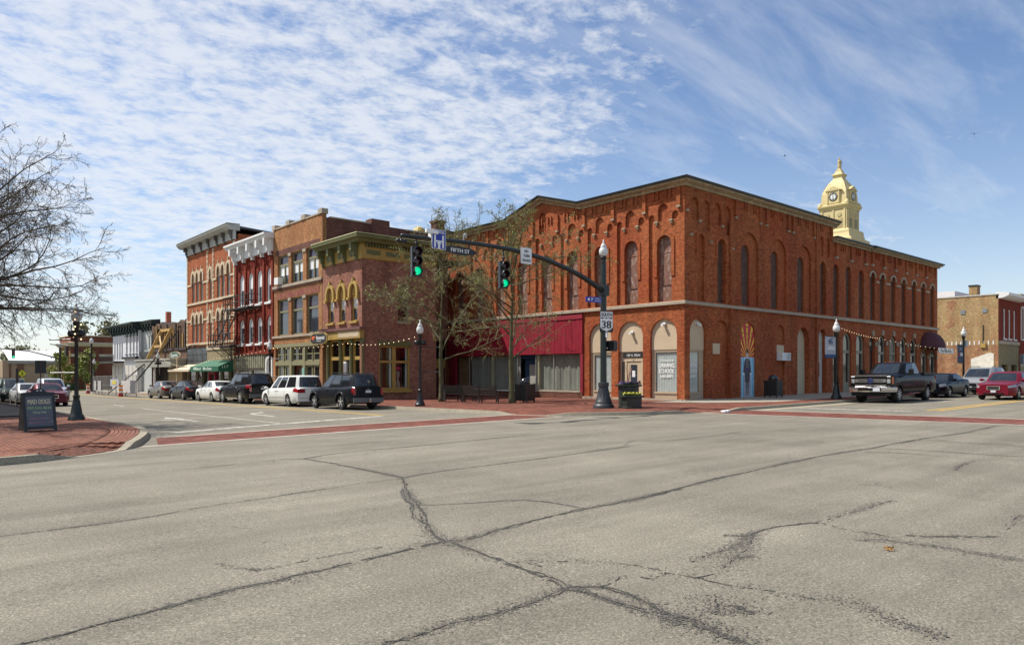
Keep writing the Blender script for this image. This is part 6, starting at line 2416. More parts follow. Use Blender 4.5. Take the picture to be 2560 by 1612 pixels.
def banner_grey(rt, top):
    mb = MB(); mb.box(-1.28, -.1, -.012, .012, 2.2, 3.28); b = mb.build('banner', M('banner_grey', (.40, .40, .44), .7, var=.05), rt)
    mb = MB(); mb.box(-1.28, -.1, -.016, .016, 2.2, 2.36); mb.build('banner_hem', M('banner_navy', (.03, .08, .2), .7), b)
    letters("Celebrate", (-.69, -.02, 2.72), (1, 0, 0), (0, 0, 1), w=.95, h=.26, mat=LETW, parent=b, bold=.012)
    em = M('banner_navy', (.03, .08, .2), .7)
    letters("m", (-.69, -.02, 3.0), (1, 0, 0), (0, 0, 1), w=.36, h=.2, mat=em, parent=b, bold=.02)
    mb = MB(); mb.tube([(-.95, -.02, 3.02), (-.85, -.02, 3.12), (-.65, -.02, 3.17), (-.45, -.02, 3.2)], .02, 4); mb.build('emblem', em, b)
    for zz in (2.18, 3.3):
        mb = MB(); mb.tube([(0, 0, zz), (-1.42, 0, zz)], .02, 6); mb.build('banner_arm', BLACK, rt)


lamp_post(g(38.5, 17.75), 'black street lamp with grey Celebrate banner beside the parked pickup truck', 4.32, speakers=False, arms=0, banner=banner_grey, heavy=True)


def banner_navy(rt, top):
    mb = MB(); mb.box(-1.25, -.12, -.012, .012, 1.95, 3.2); b = mb.build('banner', M('banner_dark', (.02, .045, .09), .7, var=.05), rt)
    mb = MB(); mb.box(-1.2, -.75, -.016, .016, 2.42, 2.66); mb.build('red_block', M('banner_red', (.25, .02, .04), .7), b)
    mb = MB(); mb.box(-.74, -.2, -.016, .016, 2.42, 2.66); mb.build('white_block', M('banner_white', (.5, .5, .52), .7), b)
    letters("m", (-.68, -.02, 2.92), (1, 0, 0), (0, 0, 1), w=.36, h=.2, mat=M('banner_pale', (.25, .28, .35), .7), parent=b, bold=.02)
    for zz in (1.92, 3.22):
        mb = MB(); mb.tube([(0, 0, zz), (-1.4, 0, zz)], .02, 6); mb.build('banner_arm', BLACK, rt)
    mb = MB(); mb.box(.08, .5, -.12, .12, 3.1, 3.55); mb.build('control_box', M('grey_box', (.3, .33, .35), .5), rt)


lamp_post(g(58.3, 17.75), 'black street lamp with navy banner in front of the tan brick wall', 4.6, speakers=False, arms=0, banner=banner_navy)

# near left lamp, wrapped in bulbs
ll = lamp_post((5.46, 30.79, gz(5.46, 30.79) + .15), 'large black street lamp wrapped with warm bulbs on the near left brick corner', 4.4, speakers=True, arms=1, heavy=True, armdir=(-.78, .62))
bm_ = MB(); bm_.ball((0, 0, 0), .028, 8, 6); bme = bpy.data.meshes.new('bulb'); bme.from_pydata(bm_.v, [], bm_.f); bme.materials.append(BULB); bme.shade_smooth()
for i in range(12):
    o = bpy.data.objects.new('bulb', bme); COL.objects.link(o); o.parent = ll
    a = i * 2.1
    r_ = .15
    o.location = (r_ * math.cos(a), r_ * math.sin(a), 3.0 + i * .09)
    o.scale = (1.0,) * 3


def string_lights(name_label, pts, n, sag):
    a = pts[0]
    rt = root('string_lights', name_label, 'string lights', a, world=True, group='strings of warm bulbs along the shops')
    P = []
    for p, q in zip(pts[:-1], pts[1:]):
        p, q = Vector(p), Vector(q)
        for i in range(n):
            t = i / n
            v = p.lerp(q, t)
            v.z -= sag * 4 * t * (1 - t)
            P.append(v)
    P.append(Vector(pts[-1]))
    mb = MB(); mb.tube(P, .005, 4); mb.build('wire', BLACK, rt)
    for v in P:
        o = bpy.data.objects.new('bulb', bme); COL.objects.link(o); o.parent = rt
        o.matrix_parent_inverse = Matrix.Translation(-Vector(a))
        o.location = (v.x, v.y, v.z - .04)
        o.scale = (.7,) * 3


string_lights('string of warm bulbs from the corner lamp to the corner shop front', [(20.2, 30.1, 3.55), (22.2, 41.2, 3.55)], 16, .25)
string_lights('string of warm bulbs across the corner shop and yellow brick shopfront', [(22.2, 41.2, 3.55), (20.6, 48.9, 3.4)], 16, .12)
string_lights('string of warm bulbs rising across the green awning', [(20.6, 48.9, 3.4), (21.3, 63, 2.9), (21.2, 69.5, 2.35)], 16, .12)
string_lights('string of warm bulbs from the cream awning to the canopy lamp', [(21.2, 69.5, 2.35), (20.4, 75.5, 3.2)], 16, .3)
string_lights('string of warm bulbs along the far brick wing arches', [(49.2, 22.3, 4.7), (55, 22.2, 4.2), (69, 21.6, 3.6)], 16, .1)


# ------------------------------------------------------------------ traffic signal with mast arm
def sign_plate(name, rt, c, right, w, h, mat, rim=None, t=.02, pts=None):
    """flat plate facing the street; returns the face part"""
    c, right = Vector(c), Vector(right).normalized()
    up = Vector((0, 0, 1))
    nrm = right.cross(up)
    if pts is None:
        r = min(w, h) * .07
        pts = []
        for sx, sy, a0 in ((1, 1, 0), (-1, 1, 90), (-1, -1, 180), (1, -1, 270)):
            for k in range(4):
                a = R(a0 + k * 30)
                pts.append((sx * (w / 2 - r) + r * math.cos(a), sy * (h / 2 - r) + r * math.sin(a)))
    n = len(pts)
    def lay(nm, s, m_, d0, d1):
        mb = MB()
        q = [(p[0] * (1 - s / (w / 2)), p[1] * (1 - s / (h / 2))) for p in pts]
        mb.add([c + right * p[0] + up * p[1] + nrm * d1 for p in q] + [c + right * p[0] + up * p[1] + nrm * d0 for p in q],
               [tuple(range(n)), tuple(range(2 * n - 1, n - 1, -1))] + [(k, (k + 1) % n, n + (k + 1) % n, n + k) for k in range(n)])
        return mb.build(nm, m_, rt)
    if rim is not None:
        lay(name, 0, rim, -t, 0)
        return lay(name + '_face', .018, mat, 0, .004)
    return lay(name, 0, mat, -t, 0)


def traffic_signal():
    px, py = 23.72, 21.13
    z0 = gz(px, py) + .14
    rt = root('traffic_signal', 'black mast arm traffic signal showing green with street sign and lamp on top', 'traffic signal', (px, py, z0), world=True)
    mb = MB()
    mb.lathe([(.46, 0), (.46, .1), (.42, .16), (.38, .19), (.36, .28), (.34, .32), (.33, .36), (.26, .62), (.21, .88), (.2, .92), (.23, .94), (.23, 1.1), (.18, 1.12)], (px, py, z0), 28, flute=(.34, .9))
    mb.build('base', M('base_grey_black', (.03, .032, .036), .45, var=.25, scale=6), rt, smooth='auto')
    mb = MB(); mb.lathe([(.145, 1.0), (.125, 6.0), (.12, 6.28)], (px, py, z0), 18); mb.build('pole', DARKGREEN, rt, smooth='auto')
    mb = MB(); mb.lathe([(.1, 6.28), (.11, 6.35), (.1, 6.42), (.14, 6.55), (.12, 6.6)], (px, py, z0), 14); mb.build('lamp_holder', BLACK, rt)
    mb = MB(); acorn(mb, 6.58, .95)
    for i, v in enumerate(mb.v): mb.v[i] = (v[0] + px, v[1] + py, v[2] + z0)
    mb.build('globe', GLOBE, rt, smooth=True)
    A = [(23.72, 5.2), (23.1, 5.45), (22.24, 5.76), (21.05, 6.06), (19.6, 6.31), (18.03, 6.43), (16.1, 6.43), (14.68, 6.39), (13.4, 6.35)]
    cr = curve_pts(A, 4)
    mb = MB(); n = len(cr)
    mb.tube([(x, py, z) for x, z in cr], [.125 - .07 * i / n for i in range(n)], 12)
    mb.build('mast_arm', DARKGREEN, rt, smooth=True)
    mb = MB(); mb.box(px - .17, px + .17, py - .19, py + .19, 5.0, 5.45); mb.build('arm_bracket', BLACK, rt)
    def zarm(x):
        for (xa, za), (xb, zb) in zip(cr[:-1], cr[1:]):
            if xb <= x <= xa: return zb + (za - zb) * (x - xb) / (xa - xb)
        return 6.4
    # hanging heads face Main Street traffic, turned a little toward the camera
    face = Vector((-.28, -.96, 0)).normalized()
    right = Vector((-face.y, face.x, 0))
    right = Vector((.96, -.28, 0)).normalized()
    for x, zt, nm in ((14.02, 6.03, 0), (18.0, 5.93, 1)):
        c = Vector((x, py, zt))
        mb = MB()
        hw, dp = .17, .1
        def bx(u0, u1, d0, d1, za, zb):
            vs = []
            for z in (za, zb):
                for u, d in ((u0, d0), (u1, d0), (u1, d1), (u0, d1)):
                    vs.append(c + right * u + face * d + Vector((0, 0, z)))
            mb.add(vs, [(0, 1, 2, 3), (7, 6, 5, 4), (0, 4, 5, 1), (1, 5, 6, 2), (2, 6, 7, 3), (3, 7, 4, 0)])
        bx(-hw, hw, -.12, .08, -1.03, 0)
        h = mb.build('signal_head', SIGNAL_BLACK, rt)
        mb = MB(); mb.tube([(x, py, zarm(x)), (x, py, zt)], .03, 6); mb.ball((x, py, zt + .12), .06); mb.build('hanger', BLACK, h)
        for k, (zc, col) in enumerate(((-.18, 'off'), (-.515, 'off'), (-.85, 'green'))):
            lc = c + face * .085 + Vector((0, 0, zc))
            lm = M('lens_off', (.05, .008, .006), .2, var=0, spec=.8) if col == 'off' else M('lens_green', (.01, .35, .16), .3, var=0, emit=(.0, .55, .24), estr=.9)
            def disc(r, d0, d1, m_, nm_, hood=False):
                q = MB()
                nn = 18
                if hood:
                    vs = []
                    for d in (d0, d1):
                        for i in range(nn):
                            a = R(-55) + R(290) * i / (nn - 1)
                            vs.append(lc + right * (r * math.cos(a)) + Vector((0, 0, r * math.sin(a))) + face * d)
                    q.add(vs, [(i, i + 1, nn + i + 1, nn + i) for i in range(nn - 1)])
                    o = q.build(nm_, m_, h, smooth=True)
                    so = o.modifiers.new('thick', 'SOLIDIFY'); so.thickness = .012
                    return o
                q.add([lc + right * (r * math.cos(2 * math.pi * i / nn)) + Vector((0, 0, r * math.sin(2 * math.pi * i / nn))) + face * d1 for i in range(nn)] + [lc + face * (d1 + .02)], [(i, (i + 1) % nn, nn) for i in range(nn)])
                return q.build(nm_, m_, h, smooth=True)
            disc(.135, 0, .005, lm, 'lens')
            disc(.15, -.01, .22, SIGNAL_BLACK, 'visor', True)
    # signs
    blue = M('sign_blue', (.012, .03, .33), .4, var=.05)
    white = M('sign_white', (.78, .78, .78), .45, var=.03)
    rgt = (1, 0, 0)
    f = sign_plate('hospital_sign', rt, (14.86, py - .17, 6.36), rgt, .6, .68, blue, white)
    letters("HOSPITAL", (14.86, py - .178, 6.61), rgt, (0, 0, 1), w=.5, h=.1, mat=white, parent=f, bold=.004)
    letters("H", (14.86, py - .178, 6.29), rgt, (0, 0, 1), w=.42, h=.44, mat=white, parent=f, bold=.004)
    mb = MB(); mb.add([(14.86 - .05, py - .18, 6.03), (14.86 + .05, py - .18, 6.03), (14.86 + .05, py - .18, 6.2), (14.86 - .05, py - .18, 6.2)], [(0, 1, 2, 3)]); mb.add([(14.76, py - .18, 6.2), (14.96, py - .18, 6.2), (14.86, py - .18, 6.33)], [(0, 1, 2)]); mb.build('arrow', white, f, recalc=False)
    n = 28
    sp = [(.76 * math.cos(2 * math.pi * k / n), .15 * math.sin(2 * math.pi * k / n)) for k in range(n)]
    f = sign_plate('street_name_sign', rt, (15.93, py, 6.1), rgt, 1.52, .3, M('sign_black', (.015, .015, .018), .5), None, pts=sp)
    letters("FIFTH ST", (15.93, py - .006, 6.1), rgt, (0, 0, 1), w=.84, h=.14, mat=white, parent=f, bold=.007)
    mb = MB(); mb.bar((15.5, py, 6.42), (15.5, py, 6.2), .03); mb.bar((16.35, py, 6.43), (16.35, py, 6.2), .03); mb.build('sign_hanger', BLACK, f)
    f = sign_plate('no_turn_sign', rt, (19.02, py - .18, 6.22), rgt, .58, .64, white, M('sign_rim', (.35, .35, .35), .4))
    for s, z, w in (("NO", 6.4, .2), ("TURN", 6.22, .34), ("ON RED", 6.04, .44)):
        letters(s, (19.02, py - .19, z), rgt, (0, 0, 1), w=w, h=.11, mat=LETK, parent=f, bold=.005)
    # camera and detectors on the arm
    mb = MB(); mb.bar((14.35, py - .1, 6.62), (14.78, py - .2, 6.58), .13, .12); mb.box(14.55, 14.68, py - .12, py + .05, 6.4, 6.55); mb.build('camera', white, rt)
    mb = MB(); mb.lathe([(.02, 0), (.08, -.02), (.09, -.05), (.06, -.09)], (16.08, py - .05, 6.66), 12, 'y'); mb.bar((16.08, py, 6.4), (16.08, py, 6.66), .03); mb.build('detector', M('grey_detector', (.35, .35, .34), .4), rt)
    mb = MB()
    for dx in (13.28, 13.42, 13.55): mb.ball((dx, py, 6.16), .075, 10, 8)
    mb.bar((13.42, py, 6.16), (13.42, py, 6.36), .03)
    mb.build('camera_cluster', SIGNAL_BLACK, rt, smooth=True)
    # pole signs
    cam_r = Vector((.7536, -.6574, 0))
    f = sign_plate('parking_sign', rt, (23.3 - .35, 21.0, 4.78), (1, -.15, 0), .85, .24, blue)
    nrm = Vector((-.15, -1, 0)).normalized() * .006
    rr = Vector((1, -.15, 0)).normalized()
    cc = Vector((22.95, 21.0, 4.78))
    mb = MB(); q = [cc + rr * u + Vector((0, 0, v)) + nrm for u, v in ((-.36, 0), (-.22, .08), (-.22, -.08))]; mb.add(q, [(0, 1, 2)]); mb.build('arrow', white, f, recalc=False)
    letters("P", cc + rr * -.08 + nrm, rr, (0, 0, 1), h=.13, mat=white, parent=f, bold=.008)
    letters("PUBLIC", cc + rr * .22 + nrm + Vector((0, 0, .05)), rr, (0, 0, 1), w=.3, h=.065, mat=white, parent=f)
    letters("PARKING", cc + rr * .22 + nrm + Vector((0, 0, -.05)), rr, (0, 0, 1), w=.32, h=.065, mat=white, parent=f)
    sr = Vector((.9, -.43, 0)).normalized(); sn = Vector((-.43, -.9, 0)).normalized()
    sc = Vector((px, py, 0)) + sn * .2 + sr * .06
    f = sign_plate('south_sign', rt, sc + Vector((0, 0, 4.17)), sr, .6, .29, white, LETK)
    letters("SOUTH", sc + sn * .008 + Vector((0, 0, 4.17)), sr, (0, 0, 1), w=.48, h=.16, mat=LETK, parent=f, bold=.008)
    shp = [(-.29, .3), (-.2, .26), (-.08, .31), (0, .27), (.08, .31), (.2, .26), (.29, .3), (.29, -.1), (.18, -.2), (.06, -.24), (0, -.3), (-.06, -.24), (-.18, -.2), (-.29, -.1)]
    sign_plate('route_back', rt, sc + sn * -.012 + Vector((0, 0, 3.72)), sr, .62, .62, LETK)
    f = sign_plate('route_sign', rt, sc + Vector((0, 0, 3.72)), sr, .58, .6, white, pts=shp)
    letters("38", sc + sn * .006 + Vector((0, 0, 3.74)), sr, (0, 0, 1), w=.42, h=.32, mat=LETK, parent=f, bold=.012)
    mb = MB(); mb.box(px + .16, px + .5, py - .35, py + .05, 2.6, 3.05); mb.box(px + .2, px + .45, py - .42, py - .35, 2.66, 3.0); mb.build('pedestrian_signal', SIGNAL_BLACK, rt)
    mb = MB(); mb.box(px + .1, px + .2, py - .1, py + .02, 2.7, 2.76); mb.box(px - .03, px + .04, py - .22, py - .13, 3.2, 3.42); mb.build('bracket', M('sign_white', (.78, .78, .78)), rt)


traffic_signal()


# ------------------------------------------------------------------ benches, bins, planter, sandwich board
def bench(label, loc, rz):
    rt = root('park_bench', label, 'bench', loc, rz, group='dark slatted benches on the plaza')
    wd = M('bench_slats', (.05, .036, .022), .55, var=.25, scale=9, world=False)
    for i in range(6):
        mb = MB(); mb.box(-.9, .9, -.25 + i * .085, -.18 + i * .085, .42, .45); mb.build('seat_slat', wd, rt)
    for i in range(5):
        mb = MB(); mb.bar((-.9, .27 + i * .022, .52 + i * .09), (.9, .27 + i * .022, .52 + i * .09), .03, .075); mb.build('back_slat', wd, rt)
    for x in (-.92, 0, .92):
        mb = MB()
        mb.bar((x, .25, .4), (x, .38, .95), .05)
        mb.bar((x, .3, 0), (x, .25, .45), .05)
        mb.bar((x, -.28, 0), (x, -.26, .42), .05)
        mb.bar((x, -.28, .41), (x, .28, .41), .05)
        if x:
            mb.bar((x, -.28, .42), (x, -.3, .64), .045); mb.bar((x, -.32, .65), (x, .32, .65), .07, .035)
            mb.bar((x, -.3, .12), (x, .3, .12), .04)
            mb.box(x - .012, x + .012, -.24, .24, .14, .6)
        mb.build('leg_frame', BLACK, rt)


bench('dark slatted bench facing us beside the left tree trunk', g(24.9, 33.1), R(-18))
bench('dark slatted bench seen from behind beside the right tree trunk', g(24.2, 30.3), R(180 - 52))


def litter_bin(label, loc, rz, grp):
    rt = root('litter_bin', label, 'litter bin', loc, rz, group=grp)
    mb = MB()
    mb.box(-.36, .36, -.36, .36, .1, .98)
    b = mb.build('body', BLACK, rt)
    for sx in (-1, 1):
        for sy in (-1, 1):
            mb = MB(); mb.box(sx * .36 - .03, sx * .36 + .03, sy * .36 - .03, sy * .36 + .03, 0, 1.02); mb.build('leg', BLACK, rt)
    for i in range(6):
        for s in (-1, 1):
            mb = MB(); mb.box(-.3 + i * .11, -.22 + i * .11, s * .365, s * .385, .14, .95); mb.build('slat', SIGNAL_BLACK, b)
            mb = MB(); mb.box(s * .365, s * .385, -.3 + i * .11, -.22 + i * .11, .14, .95); mb.build('slat', SIGNAL_BLACK, b)
    mb = MB(); mb.lathe([(.27, 1.0), (.27, 1.1), (.24, 1.2), (.15, 1.29), (.02, 1.32)], n=18); mb.build('dome_lid', M('bin_lid', (.02, .022, .03), .2, var=0, spec=.7), rt, smooth=True)


litter_bin('black square litter bin with domed lid beside the right plaza tree', g(26.0, 28.75), R(12), 'black litter bins')
litter_bin('black square litter bin with domed lid against the shaded brick wall', g(38.9, 21.6), R(5), 'black litter bins')


def planter():
    x, y = 24.55, 20.35
    z = gz(x, y) + .14
    rt = root('planter', 'two tier black planter with purple pansies above and yellow flowers below', 'planter', (x, y, z), R(-50))
    dk = M('planter_black', (.022, .028, .024), .5, var=.2, world=False)
    def tier(name, cx, cy, r, h, n=6, lip=.06):
        mb = MB()
        mb.lathe([(r * .92, 0), (r * .94, .06), (r * .86, .08), (r * .9, h - .1), (r + lip, h - .07), (r + lip, h), (r - .05, h), (r - .06, h - .06)], (cx, cy, 0), n)
        return mb.build(name, dk, rt)
    tier('rear_tub', -.05, .32, .5, 1.0, 8, .08)
    tier('front_tub', .08, -.42, .48, .55, 6, .06)
    for (cx, cy, zz, rr, cols, nm, n) in ((-.05, .32, 1.0, .46, [(.16, .05, .3), (.3, .1, .25), (.1, .03, .2)], 'purple_pansies', 220), (.08, -.42, .55, .4, [(.6, .55, .06), (.62, .58, .2), (.5, .5, .05)], 'yellow_flowers', 330)):
        rnd = random.Random(4)
        mg = MB(); mf = MB()
        for i in range(n):
            a = rnd.uniform(0, 6.28); q = rr * math.sqrt(rnd.random())
            p = Vector((cx + q * math.cos(a), cy + q * math.sin(a), zz - .02 + rnd.uniform(.02, .12)))
            for mm, s, dz in ((mf, .035, .03), (mg, .05, 0)):
                d1 = Vector((rnd.uniform(-1, 1), rnd.uniform(-1, 1), rnd.uniform(-.5, .5))).normalized() * s
                d2 = Vector((rnd.uniform(-1, 1), rnd.uniform(-1, 1), rnd.uniform(-.3, .6))).normalized() * s
                mm.add([p + d1 + Vector((0, 0, dz)), p + d2 + Vector((0, 0, dz)), p - d1 + Vector((0, 0, dz)), p - d2 + Vector((0, 0, dz))], [(0, 1, 2, 3)])
        o = mf.build(nm, M(nm, cols[0], .7, var=.4, scale=30), rt, recalc=False); o['kind'] = 'stuff'
        o = mg.build('foliage', M('planter_leaf', (.05, .1, .02), .7, var=.4, scale=20), rt, recalc=False); o['kind'] = 'stuff'
    mb = MB()
    rnd = random.Random(8)
    for i in range(9):
        a = rnd.uniform(0, 6.28)
        b = Vector((-.05, .32, 1.0))
        mb.tube([b, b + Vector((.06 * math.cos(a), .06 * math.sin(a), .45)), b + Vector((.16 * math.cos(a), .16 * math.sin(a), .7 + rnd.uniform(0, .25)))], [.012, .01, .005], 4)
    mb.build('dry_stems', M('dry_stem', (.28, .14, .1), .8), rt)


planter()


def sandwich_board():
    x, y = 3.48, 25.2
    z = gz(x, y) + .16
    rt = root('sandwich_board', 'black framed chalkboard sandwich sign reading MAD DOGS on the brick corner', 'sign', (x, y, z), R(10))
    # faces -y in local space, leaning back
    def P(u, v, d):      # u right, v up the board, d proud of the face
        return (u, -.24 + v * .2 - d, v * 1.02 + .0 + d * .2)
    w = .42
    fm = M('board_frame', (.016, .017, .017), .45, var=.1, world=False)
    def slab(u0, u1, v0, v1, d0, d1, nm, m_, pr):
        mb = MB()
        vs = [P(u, v, d) for d in (d0, d1) for u, v in ((u0, v0), (u1, v0), (u1, v1), (u0, v1))]
        mb.add(vs, [(0, 1, 2, 3), (7, 6, 5, 4), (0, 4, 5, 1), (1, 5, 6, 2), (2, 6, 7, 3), (3, 7, 4, 0)])
        return mb.build(nm, m_, pr)
    for u0, u1, v0, v1 in ((-w, -w + .07, 0, 1.1), (w - .07, w, 0, 1.1), (-w + .07, w - .07, .06, .14), (-w + .07, w - .07, 1.0, 1.1)):
        slab(u0, u1, v0, v1, 0, .035, 'frame_rail', fm, rt)
    mb = MB()
    cr = [(-w, 1.1), (w, 1.1), (.22, 1.11), (.13, 1.18), (.05, 1.21), (-.05, 1.21), (-.13, 1.18), (-.22, 1.11)]
    vs = [P(u, v, d) for d in (0.0, .034) for u, v in cr]
    k = len(cr)
    mb.add(vs, [tuple(range(k)), tuple(range(2 * k - 1, k - 1, -1))] + [(i, (i + 1) % k, k + (i + 1) % k, k + i) for i in range(k)])
    mb.build('handle_top', fm, rt)
    for u in (-.05, .04):
        slab(u, u + .045, 1.14, 1.165, .034, .037, 'handle_slot', LETW, rt)
    bd = slab(-w + .06, w - .06, .13, 1.02, .005, .02, 'chalkboard', M('chalkboard', (.10, .115, .135), .6, var=.12, scale=4, world=False), rt)
    up = Vector(P(0, 1, 0)) - Vector(P(0, 0, 0)); L = up.length; up.normalize()
    def chalk(s, v, w_, h_, col, u=0):
        letters(s, Vector(P(u, v, .0225)), (1, 0, 0), up, w=w_, h=h_, mat=M('chalk_' + s[:3], col, .9, var=.25, scale=30, world=False), parent=bd, bold=.004)
    chalk("MAD DOGS", .84, .58, .14, (.6, .58, .38))
    chalk("937-555-4616", .66, .62, .075, (.3, .5, .22))
    chalk("Carry Out", .53, .34, .085, (.35, .5, .36))
    mb = MB()
    rnd = random.Random(2)
    for row, v in enumerate((.36, .25)):
        u = -.28
        while u < .12:
            mb2 = rnd.uniform(.012, .03)
            a = [P(u, v - .02, .022), P(u + mb2, v - .02, .022), P(u + mb2, v + rnd.uniform(.005, .03), .022), P(u, v + rnd.uniform(.0, .03), .022)]
            mb.add(a, [(0, 1, 2, 3)])
            u += mb2 + .012
    mb.build('chalk_scribble', M('chalk_pink', (.32, .16, .22), .9), bd, recalc=False, kind='stuff')
    for u, v, c in ((.16, .36, (.3, .4, .5)), (.24, .36, (.4, .16, .2)), (.22, .26, (.4, .16, .2)), (.3, .26, (.3, .4, .5))):
        mb = MB(); mb.add([P(u - .025, v + .02, .022), P(u, v - .025, .022), P(u + .025, v + .02, .022), P(u, v + .01, .022)], [(0, 1, 2, 3)]); mb.build('chalk_heart', M('heart_%.2f' % (u + v), c, .9, var=0), bd, recalc=False)
    # rear leaf and feet
    mb = MB()
    def Q(u, v, d): p = P(u, v, d); return (p[0], -p[1], p[2])
    for u0, u1, v0, v1 in ((-w, w, .03, 1.1),):
        vs = [Q(u, v, d) for d in (0, .03) for u, v in ((u0, v0), (u1, v0), (u1, v1), (u0, v1))]
        mb.add(vs, [(0, 1, 2, 3), (7, 6, 5, 4), (0, 4, 5, 1), (1, 5, 6, 2), (2, 6, 7, 3), (3, 7, 4, 0)])
    mb.build('rear_leaf', fm, rt)
    mb = MB()
    for s in (-1, 1):
        mb.add([(s * w, -.22, .03), (s * w, .22, .03), (s * w, .03, 1.1), (s * w, -.03, 1.1)], [(0, 1, 2, 3)])
    mb.build('side_gusset', fm, rt)


sandwich_board()


def post_sign(label, x, y, h, w, sh, ang):
    rt = root('parking_sign', label, 'sign', (x, y, gz(x, y) + .14), ang, group='parking signs seen from behind')
    mb = MB(); mb.tube([(0, 0, 0), (0, 0, h)], .028, 6); mb.build('post', M('rusty_post', (.07, .04, .04), .6), rt)
    mb = MB(); mb.box(-w / 2, w / 2, -.01, .012, h - sh, h); mb.build('plate', M('sign_back', (.035, .04, .04), .5), rt)


post_sign('grey sign plate on a thin post above the sandwich board', 5.75, 40.8, 2.45, .46, .62, R(-20))
post_sign('narrow sign plate on a thin post left of the sandwich board', 5.9, 50.0, 2.2, .32, .78, R(-75))

# litter: paper by the kerb, dry leaf on the road
mb = MB()
rnd = random.Random(6)
for i in range(7):
    p = Vector((25.6 + rnd.uniform(-.3, .3), 16.35 + rnd.uniform(-.12, .12), 0))
    mb.ball((p.x, p.y, gz(p.x, p.y) + .05), rnd.uniform(.06, .12), 6, 4, (1.3, .8, .7))
tag(mb.build('crumpled_paper', WHITE, None), 'crumpled white paper lying by the kerb ramp', 'litter')
mb = MB()
cx_, cy_ = 6.95, 2.72
for i in range(7):
    a = i * .9
    mb.add([(cx_ + .05 * math.cos(a), cy_ + .05 * math.sin(a), gz(cx_, cy_) + .01 + .02 * (i % 3)), (cx_ + .02 * math.cos(a + 1), cy_ + .02 * math.sin(a + 1), gz(cx_, cy_) + .035), (cx_ + .06 * math.cos(a + 1.6), cy_ + .06 * math.sin(a + 1.6), gz(cx_, cy_) + .012)], [(0, 1, 2)])
tag(mb.build('dry_leaf', M('dry_leaf', (.25, .13, .03), .8, var=.3), None, recalc=False), 'curled dry brown leaf on the asphalt', 'leaf')


# ------------------------------------------------------------------ site fence, drums, far signal
def fence():
    rt = root('site_fence', 'chain link construction fence with banners in front of the burnt building', 'fence', (18.5, 84, -.7), world=True)
    pts = [(19.0, 97.5), (18.2, 92), (17.6, 86), (17.4, 79), (17.4, 71.5)]
    mesh = meshM('chain_link', (.25, .25, .25), .3)
    for (x0, y0), (x1, y1) in zip(pts[:-1], pts[1:]):
        k = 2
        for i in range(k):
            a = Vector((x0, y0)).lerp(Vector((x1, y1)), i / k); b = Vector((x0, y0)).lerp(Vector((x1, y1)), (i + 1) / k)
            za, zb = gz(a.x, a.y), gz(b.x, b.y)
            mb = MB()
            mb.tube([(a.x, a.y, za), (a.x, a.y, za + 2.0)], .03, 5)
            mb.tube([(b.x, b.y, zb), (b.x, b.y, zb + 2.0)], .03, 5)
            for h in (.1, 1.0, 1.98):
                mb.tube([(a.x, a.y, za + h), (b.x, b.y, zb + h)], .022, 5)
            p = mb.build('panel_frame', M('galvanised', (.2, .2, .2), .5, .5), rt)
            mb = MB(); mb.add([(a.x, a.y, za + .1), (b.x, b.y, zb + .1), (b.x, b.y, zb + 1.98), (a.x, a.y, za + 1.98)], [(0, 1, 2, 3)]); mb.build('chain_link_mesh', mesh, p)
    def ban(y0, y1, z0, z1, mat, nm='banner'):
        def X(y):
            for (xa, ya), (xb, yb) in zip(pts[:-1], pts[1:]):
                if yb <= y <= ya: return xb + (xa - xb) * (y - yb) / (ya - yb)
            return 17.4
        mb = MB(); mb.add([(X(y0) - .05, y0, gz(X(y0), y0) + z0), (X(y1) - .05, y1, gz(X(y1), y1) + z0), (X(y1) - .05, y1, gz(X(y1), y1) + z1), (X(y0) - .05, y0, gz(X(y0), y0) + z1)], [(0, 1, 2, 3)])
        return mb.build(nm, mat, rt, recalc=False)
    wt = M('banner_cloth', (.5, .49, .48), .8)
    ban(94.6, 93.4, .4, 1.5, wt); ban(92.7, 91.5, .4, 1.5, wt); ban(89.5, 86.5, .4, 1.5, M('banner_cloth_grey', (.36, .36, .36), .8))
    ban(76.8, 73.6, .35, 1.5, wt); ban(73.5, 71.6, .3, 1.5, M('banner_slate', (.1, .1, .12), .8))
    ban(81.5, 77.8, .95, 1.65, M('banner_pale_blue', (.42, .43, .5), .7)); o = ban(80.6, 78.8, 1.15, 1.5, M('banner_yellow', (.6, .5, .06), .7), 'notice'); o.location.x -= .01


fence()


def drum(label, x, y):
    rt = root('traffic_drum', label, 'traffic cone', (x, y, gz(x, y)), group='orange and white channelisers by the fence')
    for i, (z0, z1, m_) in enumerate(((0, .35, 'r'), (.35, .55, 'w'), (.55, .75, 'o'), (.75, .9, 'w'), (.9, 1.1, 'o'))):
        mb = MB(); mb.lathe([(.22 - z0 * .05, z0), (.22 - z1 * .05, z1)], n=12)
        mb.build('band', {'r': M('drum_red', (.4, .03, .03), .5), 'w': WHITE, 'o': M('drum_orange', (.7, .2, .03), .5)}[m_], rt)


drum('orange and white channeliser drum near the middle of the fence', 16.95, 75.2)
drum('orange and white channeliser drum at the far end of the fence', 18.3, 96.5)


